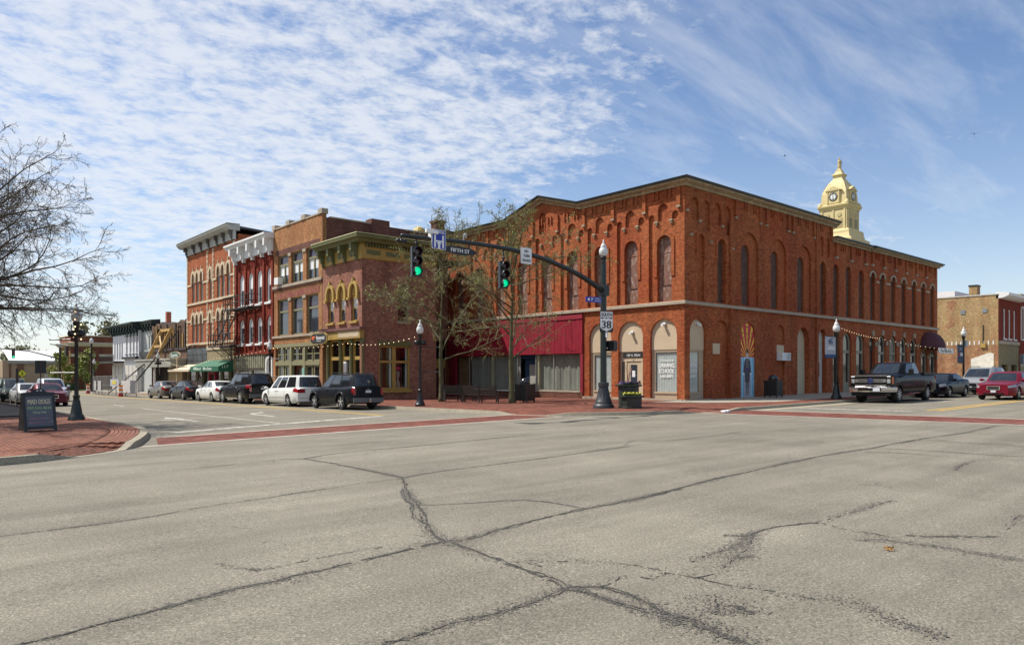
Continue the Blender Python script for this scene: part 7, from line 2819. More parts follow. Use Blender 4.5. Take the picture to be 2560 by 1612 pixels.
def far_signal(label, x, y, ax, alen, grn):
    z = gz(x, y)
    rt = root('traffic_signal', label, 'traffic signal', (x, y, z), world=True)
    mb = MB(); mb.tube([(x, y, z), (x, y, z + 6.2)], .12, 8); mb.build('pole', IRON, rt)
    mb = MB(); mb.tube([(x, y, z + 4.6), (x + ax * alen * .4, y, z + 5.6), (x + ax * alen, y, z + 6.0)], [.1, .08, .05], 8); mb.build('mast_arm', IRON, rt)
    for k in (.6,):
        c = (x + ax * alen * k, y, z + 5.15)
        mb = MB(); mb.box(c[0] - .18, c[0] + .18, c[1] - .15, c[1] + .15, c[2] - .55, c[2] + .55); h = mb.build('signal_head', SIGNAL_BLACK, rt)
        for j, zz in enumerate((.35, 0, -.35)):
            mb = MB(); mb.lathe([(.14, 0), (.14, -.05), (.02, -.06)], (c[0], c[1] - .15, c[2] + zz), 10, 'y')
            mb.build('lens', M('lens_green', (.02, .4, .25)) if (j == 2 and grn) else M('lens_off', (.05, .008, .006)), h)
    mb = MB(); mb.lathe([(.1, 6.2), (.24, 6.4), (.2, 6.7), (.02, 6.9)], (x, y, z), 10); mb.build('globe', GLOBE, rt)


far_signal('far green traffic signal on an arm at the next crossing', 18.9, 118, -1, 9, True)
far_signal('dark traffic signal seen from behind at the far fence corner', 20.1, 104, -1, 4.5, False)
ps = root('crossing_sign', 'yellow diamond pedestrian crossing sign far down the street', 'sign', (15.7, 128, gz(15.7, 128)))
mb = MB(); mb.tube([(0, 0, 0), (0, 0, 3.2)], .05, 6); mb.build('post', IRON, ps)
ye = M('fluorescent_yellow', (.6, .62, .02), .5)
mb = MB(); mb.add([(0, -.06, 2.1), (.55, -.06, 2.65), (0, -.06, 3.2), (-.55, -.06, 2.65)], [(0, 1, 2, 3)]); f = mb.build('diamond', ye, ps)
mb = MB(); mb.box(-.3, .3, -.07, -.05, 1.65, 2.0); mb.build('plate', ye, ps)
mb = MB(); mb.ball((0, -.07, 2.9), .07); mb.bar((0, -.07, 2.82), (.02, -.07, 2.6), .1); mb.bar((.02, -.07, 2.6), (.14, -.07, 2.38), .06); mb.bar((.02, -.07, 2.6), (-.1, -.07, 2.38), .06); mb.build('walking_figure', LETK, f)

# ------------------------------------------------------------------ vehicles
TYRE = M('tyre_rubber', (.012, .012, .012), .85, var=.2, scale=20, world=False)
RIM = M('alloy', (.5, .5, .5), .35, .35, var=0)
CARGLASS = M('car_glass', (.012, .016, .02), .03, var=0, spec=1.0)
CHROME = M('chrome', (.75, .75, .76), .12, 1.0, var=0)
TRIMK = M('black_trim', (.008, .008, .008), .6, var=0, spec=.2)
HEADL = M('headlight', (.3, .31, .32), .08, var=0, spec=1.0)
TAILL = M('tail_light', (.28, .008, .012), .15, var=0, spec=1.0)
PLATE = M('number_plate', (.55, .56, .6), .5, var=.1, scale=40, world=False)
AMBER = M('amber_lens', (.55, .15, .03), .2, var=0)


def paint(name, col, metal=.35):
    return M('paint_' + name, col, .4, metal * .5, var=0, coat=.3, spec=.05 if max(col) < .05 else .2)


def interp(pts, x):
    if x <= pts[0][0]: return pts[0][1]
    for (a, za), (b, zb) in zip(pts[:-1], pts[1:]):
        if x <= b:
            t = (x - a) / (b - a)
            return za + (zb - za) * t
    return pts[-1][1]


def make_car(label, cat, loc, rz, P, col, group):
    rt = root(P.get('name', 'parked_car'), label, cat, loc, rz, group=group)
    L, W, H, wb, fo, r = P['L'], P['W'], P['H'], P['wb'], P['fo'], P['r']
    hl = L / 2
    xf = hl - fo
    xr = xf - wb
    clr = P.get('clr', .2)
    tops = sorted(P['tops'])
    ra = r + .055

    def zt(x):
        return sum(interp(tops, x + d) for d in (-.12, -.06, 0, .06, .12)) / 5

    def hw(x):
        t = abs(x) / hl
        k = P.get('round_f', .26) if x > 0 else P.get('round_r', .18)
        return W / 2 * (1 - k * max(0, (t - .74) / .26) ** 2.4)

    def zb(x):
        b = clr
        t = abs(x) / hl
        b += .09 * max(0, (t - .86) / .14)
        for c in (xf, xr):
            dx = abs(x - c)
            if dx < ra:
                b = max(b, r + math.sqrt(ra * ra - dx * dx))
        return b
    SEC = [(.90, 0), (.975, .14), (1.0, .42), (.985, .66), (.965, .80), (.935, .92), (.86, .985), (.5, 1.03), (0, 1.045)]

    def spt(x, s, off=0.0):
        """point on the left flank; s runs 0 sill .. 8 centre line of the deck"""
        i = min(int(s), len(SEC) - 2)
        t = s - i
        a, b = SEC[i], SEC[i + 1]
        yk, zk = a[0] + (b[0] - a[0]) * t, a[1] + (b[1] - a[1]) * t
        z0 = clr
        top = zt(x)
        z = z0 + (top - z0) * min(zk, 1) + max(0, zk - 1) * .9
        z = max(z, zb(x)) if s < 6 else z
        return Vector((x, hw(x) * yk + off, z))
    xs = set()
    n = 34
    for i in range(n + 1):
        xs.add(round(-hl + L * i / n, 4))
    for c in (xf, xr):
        for i in range(13):
            xs.add(round(c - ra + 2 * ra * i / 12, 4))
    xs |= {round(-hl + .05, 4), round(hl - .05, 4), round(hl - .02, 4)}
    xs = sorted(x for x in xs if -hl <= x <= hl)
    mb = MB()
    m = len(SEC)
    for sgn in (1, -1):
        b = len(mb.v)
        for x in xs:
            for s in range(m):
                p = spt(x, s)
                mb.v.append((p.x, p.y * sgn, p.z))
        for i in range(len(xs) - 1):
            for s in range(m - 1):
                mb.f.append((b + i * m + s, b + (i + 1) * m + s, b + (i + 1) * m + s + 1, b + i * m + s + 1))
    for e in (xs[0], xs[-1]):
        left = [spt(e, s) for s in range(m)]
        ring_ = [(p.x, p.y, p.z) for p in left] + [(p.x, -p.y, p.z) for p in reversed(left[:-1])]
        mb.add(ring_, [tuple(range(len(ring_)))])
    # ---- greenhouse
    xa0, xa1, xc1, xc0 = P['xa0'], P['xa1'], P['xc1'], P['xc0']
    bw, rw = W / 2 * P.get('bw', .93), W / 2 * P.get('rw', .73)
    zf, zr = zt(xa0) - .01, zt(xc0) - .01
    zroof = H - .05
    T = [0, .07, .5, .9, 1.0]
    wins = P['wins']
    fs = sorted({.93, .86, -.93, -.86} | {v for w in wins for v in w}, reverse=True)
    gs = [.76, .62, .3, 0, -.3, -.62, -.76]
    e = 5.0

    def gpt(t, kind, v):
        x1, x0 = xa0 + (xa1 - xa0) * t, xc0 + (xc1 - xc0) * t
        cx, hx = (x1 + x0) / 2, (x1 - x0) / 2
        w_ = bw + (rw - bw) * t
        if kind == 'L' or kind == 'R':
            x = cx + hx * v
            y = w_ * (1 - abs(v) ** e) ** (1 / e) * (1 if kind == 'L' else -1)
        else:
            y = w_ * v
            x = cx + hx * (1 - abs(v) ** e) ** (1 / e) * (1 if kind == 'F' else -1)
        base = zr + (zf - zr) * ((x - xc0) / (xa0 - xc0))
        tt = math.sin(t * math.pi / 2) * .22 + t * .78
        z = base + (zroof - base) * tt
        if t >= 1:
            z = zroof - .02 * ((x - cx) / max(hx, .1)) ** 2
        return (x, y, z)
    order = [('L', v) for v in fs] + [('B', v) for v in gs] + [('R', v) for v in reversed(fs)] + [('F', v) for v in reversed(gs)]
    k = len(order)
    b = len(mb.v)
    for t in T:
        for kind, v in order:
            mb.v.append(gpt(t, kind, v))
    glass = {}
    for j in range(len(T) - 1):
        for i in range(k):
            i2 = (i + 1) % k
            face = (b + j * k + i, b + j * k + i2, b + (j + 1) * k + i2, b + (j + 1) * k + i)
            key = None
            k1, v1 = order[i]; k2, v2 = order[i2]
            if 0 < j < len(T) - 2 and k1 == k2:
                lo, hi = min(v1, v2), max(v1, v2)
                if k1 in 'LR':
                    for wi, (a_, b_) in enumerate(wins):
                        if lo >= min(a_, b_) - 1e-6 and hi <= max(a_, b_) + 1e-6:
                            key = ('side_window', k1, wi)
                else:
                    if max(abs(lo), abs(hi)) < .77:
                        key = ('windshield' if k1 == 'F' else 'rear_window', k1, 0)
            if key:
                glass.setdefault(key, []).append(face)
            else:
                mb.f.append(face)
    top = b + (len(T) - 1) * k
    cxr = (xa1 + xc1) / 2
    ins = len(mb.v)
    for i in range(k):
        p = mb.v[top + i]
        mb.v.append((cxr + (p[0] - cxr) * .9, p[1] * .82, zroof + .028))
    for i in range(k):
        i2 = (i + 1) % k
        mb.f.append((top + i, top + i2, ins + i2, ins + i))
    cen = len(mb.v)
    mb.v.append((cxr, 0, H))
    for i in range(k):
        mb.f.append((ins + i, ins + (i + 1) % k, cen))
    allv = list(mb.v)
    me_mat = col
    body = mb.build('body', me_mat, rt, smooth='auto')
    for (nm, _, _), faces in glass.items():
        gm = MB()
        mp = {}
        for f in faces:
            q = []
            for i in f:
                if i not in mp:
                    mp[i] = len(gm.v); gm.v.append(allv[i])
                q.append(mp[i])
            gm.f.append(tuple(q))
        gm.build(nm, P.get('glass', CARGLASS), rt, smooth=True)
    # ---- underbody and wheels
    mb = MB()
    mb.box(-hl + .25, hl - .25, -W / 2 + .3, W / 2 - .3, clr + .02, clr + .35)
    mb.box(xr - ra, xr + ra, -W / 2 + .12, W / 2 - .12, r * .9, r + ra - .06)
    mb.box(xf - ra, xf + ra, -W / 2 + .12, W / 2 - .12, r * .9, r + ra - .06)
    mb.build('underbody', TRIMK, rt)
    tw = P.get('tw', .22)
    for cx in (xf, xr):
        for sg in (1, -1):
            yo = sg * (W / 2 - .03)
            yi = yo - sg * tw
            mb = MB()
            a, c_ = (yi, yo) if yi < yo else (yo, yi)
            w_ = c_ - a
            mb.lathe([(r * .66, .01), (r * .9, 0), (r, .05), (r, w_ - .05), (r * .9, w_), (r * .66, w_ - .01)], (cx, a, r), 22, 'y')
            wh = mb.build('wheel', TYRE, rt, smooth='auto')
            mb = MB()
            face = yo - sg * .012
            mb.lathe([(r * .66, 0), (r * .62, -sg * .035), (r * .2, -sg * .045), (.01, -sg * .045)], (cx, face, r), 18, 'y')
            for i in range(P.get('spokes', 5)):
                t = 2 * math.pi * i / P.get('spokes', 5) + .3
                mb.bar((cx, face + sg * .004, r), (cx + r * .62 * math.cos(t), face + sg * .004, r + r * .62 * math.sin(t)), .05, .03, up=(0, 1, 0))
            mb.lathe([(r * .17, -.02), (r * .17, .02)], (cx, face, r), 10, 'y')
            rim = mb.build('rim', P.get('rim', RIM), wh)
            mb = MB(); mb.lathe([(r * .6, 0), (r * .6, .004)], (cx, face - sg * .033, r), 18, 'y'); mb.build('brake_shadow', TRIMK, wh)
    # ---- patches on the flank
    def patch(nm, x0, x1, s0, s1, mat, off=.006, both=True, nx=5, ns=4, parent=None):
        for sgn in ((1, -1) if both else (1,)):
            q = MB()
            for i in range(nx + 1):
                for j in range(ns + 1):
                    p = spt(x0 + (x1 - x0) * i / nx, s0 + (s1 - s0) * j / ns, off)
                    q.v.append((p.x, p.y * sgn, p.z))
            for i in range(nx):
                for j in range(ns):
                    q.f.append((i * (ns + 1) + j, (i + 1) * (ns + 1) + j, (i + 1) * (ns + 1) + j + 1, i * (ns + 1) + j + 1))
            q.build(nm, mat, parent or rt, smooth=True)
    for xd in P['doors']:
        patch('door_seam', xd - .008, xd + .008, .6, 5.2, TRIMK, .003, nx=1, ns=8)
    for xh in P['handles']:
        for sg in (1, -1):
            p = spt(xh, 3.9)
            mb = MB(); mb.box(xh - .09, xh + .09, sg * (p.y + .0) - .02, sg * p.y + sg * .03, p.z - .02, p.z + .02); mb.build('door_handle', P.get('hmat', col), rt)
    if P.get('molding'):
        patch('side_molding', xr + ra + .05, xf - ra - .05, 1.7, 2.0, P['molding'], .012, nx=6, ns=1)
    if P.get('sill'):
        patch('rocker', xr + ra + .02, xf - ra - .02, .0, .7, P['sill'], .008, nx=6, ns=1)
    if P.get('flare'):
        for c in (xf, xr):
            for sg in (1, -1):
                q = MB()
                pts = []
                for i in range(13):
                    a = math.pi * i / 12
                    xx = c + (ra + .04) * math.cos(a)
                    zz = r + (ra + .04) * math.sin(a)
                    pts.append((xx, sg * (hw(max(-hl, min(hl, xx))) + .005), max(zz, clr)))
                q.tube(pts, .05, 6)
                q.build('wheel_flare', P['flare'], rt, smooth=True)
    hs0, hs1 = P.get('head', (3.0, 5.2))
    patch('headlight', hl - P.get('headlen', .42), hl - .015, hs0, hs1, HEADL, .006)
    ts0, ts1 = P.get('tail', (3.0, 5.0))
    patch('tail_light', -hl + .012, -hl + P.get('taillen', .3), ts0, ts1, TAILL, .006)
    fe, re = spt(hl, 0), spt(-hl, 0)
    # nose and tail faces
    wn = hw(hl)
    zn0, zn1 = zb(hl), zt(hl)
    def nose(nm, y0, y1, f0, f1, mat, t=.02, sym=False, rear=False, inset=.0):
        z0_, z1_ = (zb(-hl), zt(-hl)) if rear else (zn0, zn1)
        w_ = hw(-hl) if rear else wn
        x = -hl - t + .004 if rear else hl - .004
        for sg in ((1, -1) if sym else (1,)):
            mb = MB(); mb.box(x, x + t, sg * y0 * w_, sg * y1 * w_, z0_ + (z1_ - z0_) * f0, z0_ + (z1_ - z0_) * f1)
            mb.build(nm, mat, rt)
    for a in P.get('nose', []):
        nose(*a[:6], **(a[6] if len(a) > 6 else {}))
    # mirrors
    for sg in (1, -1):
        mb = MB()
        x = xa0 - (xa0 - xa1) * .28
        y = sg * (bw + .12)
        z = zf + .1
        mm = P.get('mirror', (.1, .11, .08))
        mb.ball((x, y, z), 1, 10, 6, mm)
        mb.bar((x, sg * (bw - .05), z - .03), (x, y, z - .02), .05)
        mb.build('mirror', P.get('mirmat', col), rt, smooth=True)
    if P.get('rack'):
        for sg in (1, -1):
            mb = MB(); mb.tube([(xa1 - .3, sg * rw * .86, H - .03), (xa1 - .45, sg * rw * .86, H + .045), (xc1 + .3, sg * rw * .86, H + .045), (xc1 + .1, sg * rw * .86, H - .03)], .022, 6); mb.build('roof_rail', P['rack'], rt)
        if P.get('bars'):
            for xx in (cxr + .5, cxr - .5):
                mb = MB(); mb.tube([(xx, -rw * .86, H + .045), (xx, rw * .86, H + .045)], .018, 6); mb.build('roof_bar', P['rack'], rt)
    if P.get('extra'):
        P['extra'](rt, dict(hl=hl, W=W, H=H, zt=zt, hw=hw, xf=xf, xr=xr, col=col, rw=rw, xa1=xa1, xc1=xc1, xa0=xa0, xc0=xc0, zb=zb))
    return rt


def rear_std(plate=True, chrome=True):
    a = [('rear_bumper', -.95, .95, .05, .34, TRIMK, dict(rear=True, t=.03))]
    return a


SEDAN = dict(L=4.75, W=1.83, H=1.46, wb=2.75, fo=.95, r=.325, clr=.19, tops=[(-2.375, .86), (-2.25, 1.02), (-1.6, 1.06), (-1.2, 1.03), (.6, .98), (1.1, .96), (1.85, .9), (2.2, .85), (2.375, .8)],
             xa0=1.05, xa1=.35, xc1=-.85, xc0=-1.65, wins=[(.62, .06), (-.0, -.56), (-.62, -.74)], doors=[.92, -.12, -1.05], handles=[.1, -.85], round_f=.3,
             nose=[('grille', -.45, .45, .55, .8, TRIMK), ('lower_intake', -.6, .6, .12, .36, TRIMK), ('plate', -.17, .17, .34, .52, PLATE, dict(t=.03)),
                   ('plate', -.18, .18, .3, .46, PLATE, dict(rear=True, t=.03)), ('tail_light', .55, .97, .6, .82, TAILL, dict(rear=True, sym=True, t=.02)), ('trunk_seam', -.7, .7, .53, .545, TRIMK, dict(rear=True, t=.012)), ('bumper_trim', -.8, .8, .04, .14, TRIMK, dict(rear=True, t=.02))],
             head=(3.2, 5.2), tail=(3.2, 5.3), taillen=.34, name='parked_sedan')
SUV = dict(L=4.87, W=1.9, H=1.78, wb=2.87, fo=.9, r=.375, clr=.27, tops=[(-2.435, 1.12), (-2.3, 1.16), (0, 1.14), (.95, 1.1), (1.3, 1.08), (2.0, 1.0), (2.3, .9), (2.435, .7)],
           xa0=1.3, xa1=.42, xc1=-2.05, xc0=-2.41, wins=[(.66, .3), (.24, -.26), (-.34, -.8)], doors=[.98, .02, -.98], handles=[.16, -.8], round_f=.26, round_r=.13, rw=.75,
           nose=[('grille', -.5, .5, .45, .82, TRIMK), ('lower_intake', -.7, .7, .08, .32, TRIMK), ('plate', -.17, .17, .3, .46, PLATE, dict(t=.03)),
                 ('plate', -.18, .18, .62, .78, PLATE, dict(rear=True, t=.03)), ('tail_light', .84, .99, .48, .95, TAILL, dict(rear=True, sym=True, t=.02)), ('rear_bumper', -1.0, 1.0, .0, .3, M('grey_bumper', (.1, .1, .1), .5), dict(rear=True, t=.06)), ('gate_seam', -.8, .8, .36, .37, TRIMK, dict(rear=True, t=.012)), ('badge', -.06, .06, .85, .89, CHROME, dict(rear=True, t=.02))],
           head=(3.2, 5.2), tail=(3.0, 5.6), taillen=.12, rack=BLACK, name='parked_suv')
VAN = dict(SUV, L=5.08, W=1.96, H=1.75, wb=3.03, fo=.98, r=.34, clr=.19, tops=[(-2.54, 1.0), (-2.4, 1.08), (0, 1.06), (1.2, 1.0), (1.8, .92), (2.3, .78), (2.54, .58)],
           xa0=1.65, xa1=.6, xc1=-2.2, xc0=-2.5, wins=[(.66, .28), (.23, -.28), (-.34, -.84)], doors=[1.1, .08, -1.0], handles=[.2, -.1], rack=None, name='parked_minivan',
           nose=[('grille', -.4, .4, .6, .8, TRIMK), ('lower_intake', -.6, .6, .1, .34, TRIMK), ('plate', -.18, .18, .42, .6, PLATE, dict(rear=True, t=.03)), ('tail_light', .5, .99, .66, .93, TAILL, dict(rear=True, sym=True, t=.02)), ('bumper_line', -.9, .9, .26, .275, TRIMK, dict(rear=True, t=.014))], tail=(3.3, 5.6), taillen=.42)


def xhitch(rt, q):
    mb = MB(); mb.box(-q['hl'] - .22, -q['hl'], -.05, .05, .38, .46); mb.ball((-q['hl'] - .2, 0, .52), .04); mb.build('tow_ball', CHROME, rt)
    mb = MB(); mb.box(-q['hl'] - .03, -q['hl'] + .3, -.5, -.2, .22, .32); mb.build('exhaust', TRIMK, rt)


def xpickup(rt, q):
    hl, W = q['hl'], q['W']
    zb_ = q['zt'](-1.8)
    mb = MB(); mb.box(-hl + .12, -1.32, -W / 2 + .16, W / 2 - .16, zb_ - .4, zb_ + .05); mb.build('cargo_bed', TRIMK, rt)
    for sg in (1, -1):
        mb = MB(); mb.box(-hl + .04, -1.28, sg * (W / 2 - .17), sg * (W / 2 - .04), zb_ - .05, zb_ + .075); mb.build('bed_rail', q['col'], rt)
    mb = MB(); mb.box(-hl + .0, -hl + .1, -W / 2 + .1, W / 2 - .1, zb_ - .1, zb_ + .07); mb.build('tailgate_cap', q['col'], rt)
    # tall chromed front
    ch = M('bumper_chrome', (.55, .55, .56), .22, 1.0, var=0)
    mb = MB(); mb.box(hl - .1, hl + .03, -.76, .76, .86, 1.4); mb.build('grille', TRIMK, rt)
    for z0, z1, w_ in ((1.04, 1.19, .75), (1.34, 1.39, .76), (.88, .92, .76)):
        mb = MB(); mb.box(hl - .03, hl + .055, -w_, w_, z0, z1); mb.build('grille_bar', ch, rt)
    mb = MB(); mb.box(hl, hl + .062, -.6, .6, 1.095, 1.135); mb.build('grille_slot', TRIMK, rt)
    mb = MB(); mb.lathe([(.01, .0), (.15, .01), (.15, .04), (.02, .05)], (hl + .03, 0, 1.115), 16, 'x'); mb.build('oval_badge', M('badge_blue', (.02, .03, .09), .3), rt)
    for sg in (1, -1):
        mb = MB(); mb.box(hl - .2, hl + .02, sg * .77, sg * .975, .84, 1.38); h = mb.build('headlight', TRIMK, rt)
        mb = MB(); mb.box(hl - .02, hl + .035, sg * .79, sg * .95, 1.0, 1.2); mb.build('lamp_lens', HEADL, h)
        mb = MB(); mb.box(hl - .02, hl + .03, sg * .78, sg * .96, 1.3, 1.36); mb.build('lamp_strip', WHITE, h)
        mb = MB(); mb.box(hl - .28, hl - .06, sg * .95, sg * .99, .95, 1.3); mb.build('marker_light', AMBER, h)
    mb = MB()
    mb.sweep([(hl - .4, -1.03, .56), (hl + .06, -.95, .56), (hl + .14, 0, .56), (hl + .06, .95, .56), (hl - .4, 1.03, .56)], [(-.02, -.02), (.06, 0), (.09, .12), (.09, .22), (-.02, .28)])
    mb.build('front_bumper', ch, rt)
    mb = MB(); mb.box(hl - .1, hl + .1, -.92, .92, .36, .56); mb.build('air_dam', TRIMK, rt)
    mb = MB(); mb.box(hl + .1, hl + .245, -.55, .55, .62, .74); mb.build('bumper_recess', TRIMK, rt)
    mb = MB(); mb.box(hl + .15, hl + .255, .2, .53, .6, .76); mb.build('plate', PLATE, rt)
    for y in (-.55, -.2, 0, .2, .55):
        mb = MB(); mb.ball((q['xa1'] - .08, y, q['H'] - .005), .035, 8, 5, (1.4, 1, .7)); mb.build('cab_light', AMBER, rt)
    for sg in (1, -1):
        mb = MB(); mb.box(-.6, 1.0, sg * .9, sg * 1.04, .42, .47); mb.build('running_board', CHROME, rt)
        mb = MB(); mb.box(1.02, 1.12, sg * 1.1, sg * 1.32, 1.38, 1.68); mb.bar((1.1, sg * .9, 1.42), (1.1, sg * 1.2, 1.47), .05); mb.build('tow_mirror', TRIMK, rt)


PICKUP = dict(L=5.9, W=2.05, H=2.06, wb=3.75, fo=.95, r=.41, clr=.42, tw=.27, tops=[(-2.95, 1.42), (-.8, 1.42), (1.1, 1.44), (1.45, 1.46), (2.3, 1.44), (2.8, 1.41), (2.95, 1.34)],
              xa0=1.55, xa1=.72, xc1=-.98, xc0=-1.25, wins=[(.64, .02), (-.06, -.74)], doors=[1.2, .1, -1.1], handles=[.25, -.85], round_f=.12, round_r=.03, bw=.92, rw=.74, sill=TRIMK, hmat=CHROME,
              nose=[('tail_light', .9, 1.0, .45, .9, TAILL, dict(rear=True, sym=True))], head=(5.3, 5.4), headlen=.1, tail=(2.6, 5.4), taillen=.1, extra=xpickup, mirror=(.01, .01, .01), name='pickup_truck', spokes=8)

mainst = 'cars parked along the shops on Main Street'
fifth = 'vehicles along Fifth Street'
lefts = 'cars parked on the left side of Main Street'


def park_main(label, cat, P, col, yfront_axle, x=18.02):
    """faces away from the camera along +y"""
    xf = P['L'] / 2 - P['fo']
    yc = yfront_axle - xf
    o = make_car(label, cat, (x, yc, gz(x, yc)), R(90), P, col, mainst)
    o.rotation_euler = (math.atan(.0077), math.atan(.0094), R(90))
    return o


park_main('dark grey SUV with roof rails and tow ball, nearest of the parked row', 'car', dict(SUV, extra=xhitch, flare=paint('charcoal', (.012, .014, .018)), molding=TRIMK), paint('charcoal', (.012, .014, .018)), 35.35)
park_main('white minivan parked behind the dark grey SUV', 'car', dict(VAN, molding=M('white_molding', (.5, .5, .48), .4)), paint('white', (.68, .69, .66), 0), 41.6)
park_main('large black SUV with chrome trim parked ahead of the white minivan', 'car', dict(SUV, L=5.3, W=2.03, H=1.92, wb=3.07, r=.42, clr=.28, rack=CHROME, hmat=CHROME, sill=CHROME, wins=[(.66, .3), (.24, -.26), (-.34, -.8)], spokes=7,
          tops=[(-2.65, 1.2), (-2.5, 1.24), (0, 1.22), (1.0, 1.18), (1.4, 1.16), (2.2, 1.08), (2.5, .96), (2.65, .75)], xa0=1.25, xa1=.55, xc1=-2.3, xc0=-2.6, tail=(3.6, 5.4), taillen=.4), paint('black', (.006, .006, .007)), 48.7)
park_main('white sedan parked ahead of the large black SUV', 'car', SEDAN, paint('white', (.68, .69, .66), 0), 53.85)
park_main('dark blue-grey sedan parked ahead of the white sedan', 'car', dict(SEDAN, L=4.62, wb=2.7), paint('slate', (.018, .022, .029)), 60.1)
park_main('silver brown sedan, farthest of the parked row by the fence', 'car', SEDAN, paint('pewter', (.14, .125, .11)), 66.3)


def park_fifth(label, cat, P, col, xfront_axle, y, grp=fifth):
    """faces the camera along -x"""
    xf = P['L'] / 2 - P['fo']
    xc = xfront_axle + xf
    o = make_car(label, cat, (xc, y, gz(xc, y)), R(180), P, col, grp)
    o.rotation_euler = (math.atan(.0094), math.atan(.0077), R(180))
    return o


park_fifth('black crew cab pickup truck with big chrome grille parked by the kerb', 'pickup truck', PICKUP, paint('black_red', (.005, .004, .0045)), 38.35, 15.5)
park_fifth('dark navy sedan parked behind the black pickup truck', 'car', dict(SEDAN, L=4.6, wb=2.65, H=1.42), paint('navy', (.005, .007, .012)), 46.4, 15.7)
park_fifth('silver SUV parked behind the dark navy sedan', 'car', dict(SUV, L=4.8, H=1.75, W=1.98, nose=SUV['nose'] + [('chrome_beak', -.45, .45, .6, .9, CHROME, dict(t=.05))]), paint('dark_silver', (.25, .26, .27)), 52.6, 15.4)
park_fifth('red sedan driving toward the crossing with chrome oval grille', 'car', dict(SEDAN, L=4.9, W=1.86, H=1.49, r=.34, head=(3.5, 5.0), headlen=.5,
           nose=[('chrome_grille', -.46, .46, .5, .88, CHROME, dict(t=.03)), ('grille', -.4, .4, .54, .84, M('grille_slats', (.05, .05, .05), .3, .6), dict(t=.045)), ('lower_intake', -.7, .7, .05, .2, TRIMK), ('plate', -.18, .18, .24, .46, PLATE, dict(t=.05))]), paint('cherry', (.17, .004, .017)), 44.75, 11.95)


def park_left(label, P, col, yfront, x, cat='car'):
    yc = yfront + P['L'] / 2
    o = make_car(label, cat, (x, yc, gz(x, yc)), R(-90), P, col, lefts)
    o.rotation_euler = (-math.atan(.0077), -math.atan(.0094), R(-90))


park_left('dark red sedan with chrome V grille parked facing us on the left kerb', dict(SEDAN, head=(3.4, 5.4), nose=[('chrome_grille', -.4, .4, .45, .82, CHROME, dict(t=.025)), ('grille', -.35, .35, .5, .78, TRIMK, dict(t=.04)), ('plate', -.17, .17, .14, .3, PLATE, dict(t=.03))]), paint('maroon', (.11, .006, .022)), 52.0, 8.0)
park_left('pale silver sedan parked behind the dark red sedan', SEDAN, paint('silver', (.45, .46, .48)), 57.8, 7.75)
park_left('dark green SUV parked behind the pale silver sedan', dict(SUV, flare=TRIMK), paint('forest', (.015, .03, .028)), 63.4, 7.5)
park_left('white SUV parked behind the dark green SUV', dict(SUV, bars=True), paint('white', (.68, .69, .66), 0), 69.0, 7.4)
park_left('light blue silver SUV driving toward us beyond the dark red sedan', dict(SUV, rack=None), paint('ice', (.42, .47, .55)), 63.0, 9.9)
park_left('white sedan at the far left edge of the photograph', SEDAN, paint('white', (.68, .69, .66), 0), 75.0, 7.3)


# ------------------------------------------------------------------ trees
BARK = M('bark_grey_brown', (.2, .178, .092), .9, var=.35, scale=6, bump=.6, bscale=25, world=False)
BARKM = M('bark_mossy', (.085, .08, .034), .9, var=.35, scale=5, bump=.6, bscale=25, world=False)
BARKD = M('bark_dark', (.115, .092, .062), .9, var=.35, scale=6, world=False)


def leafM(name, c1, c2):
    if name in MATS: return MATS[name]
    m, nt, p = _base(name)
    gm = nt.nodes.new('ShaderNodeNewGeometry')
    c = _mix(nt, gm.outputs['Random Per Island'], c1, c2)
    nt.links.new(c, p.inputs['Base Color'])
    p.inputs['Roughness'].default_value = .6
    p.inputs['Transmission Weight'].default_value = 0.0
    p.inputs['Subsurface Weight'].default_value = 0.0
    return m


BUD = leafM('young_leaf', (.19, .22, .025), (.33, .34, .06))


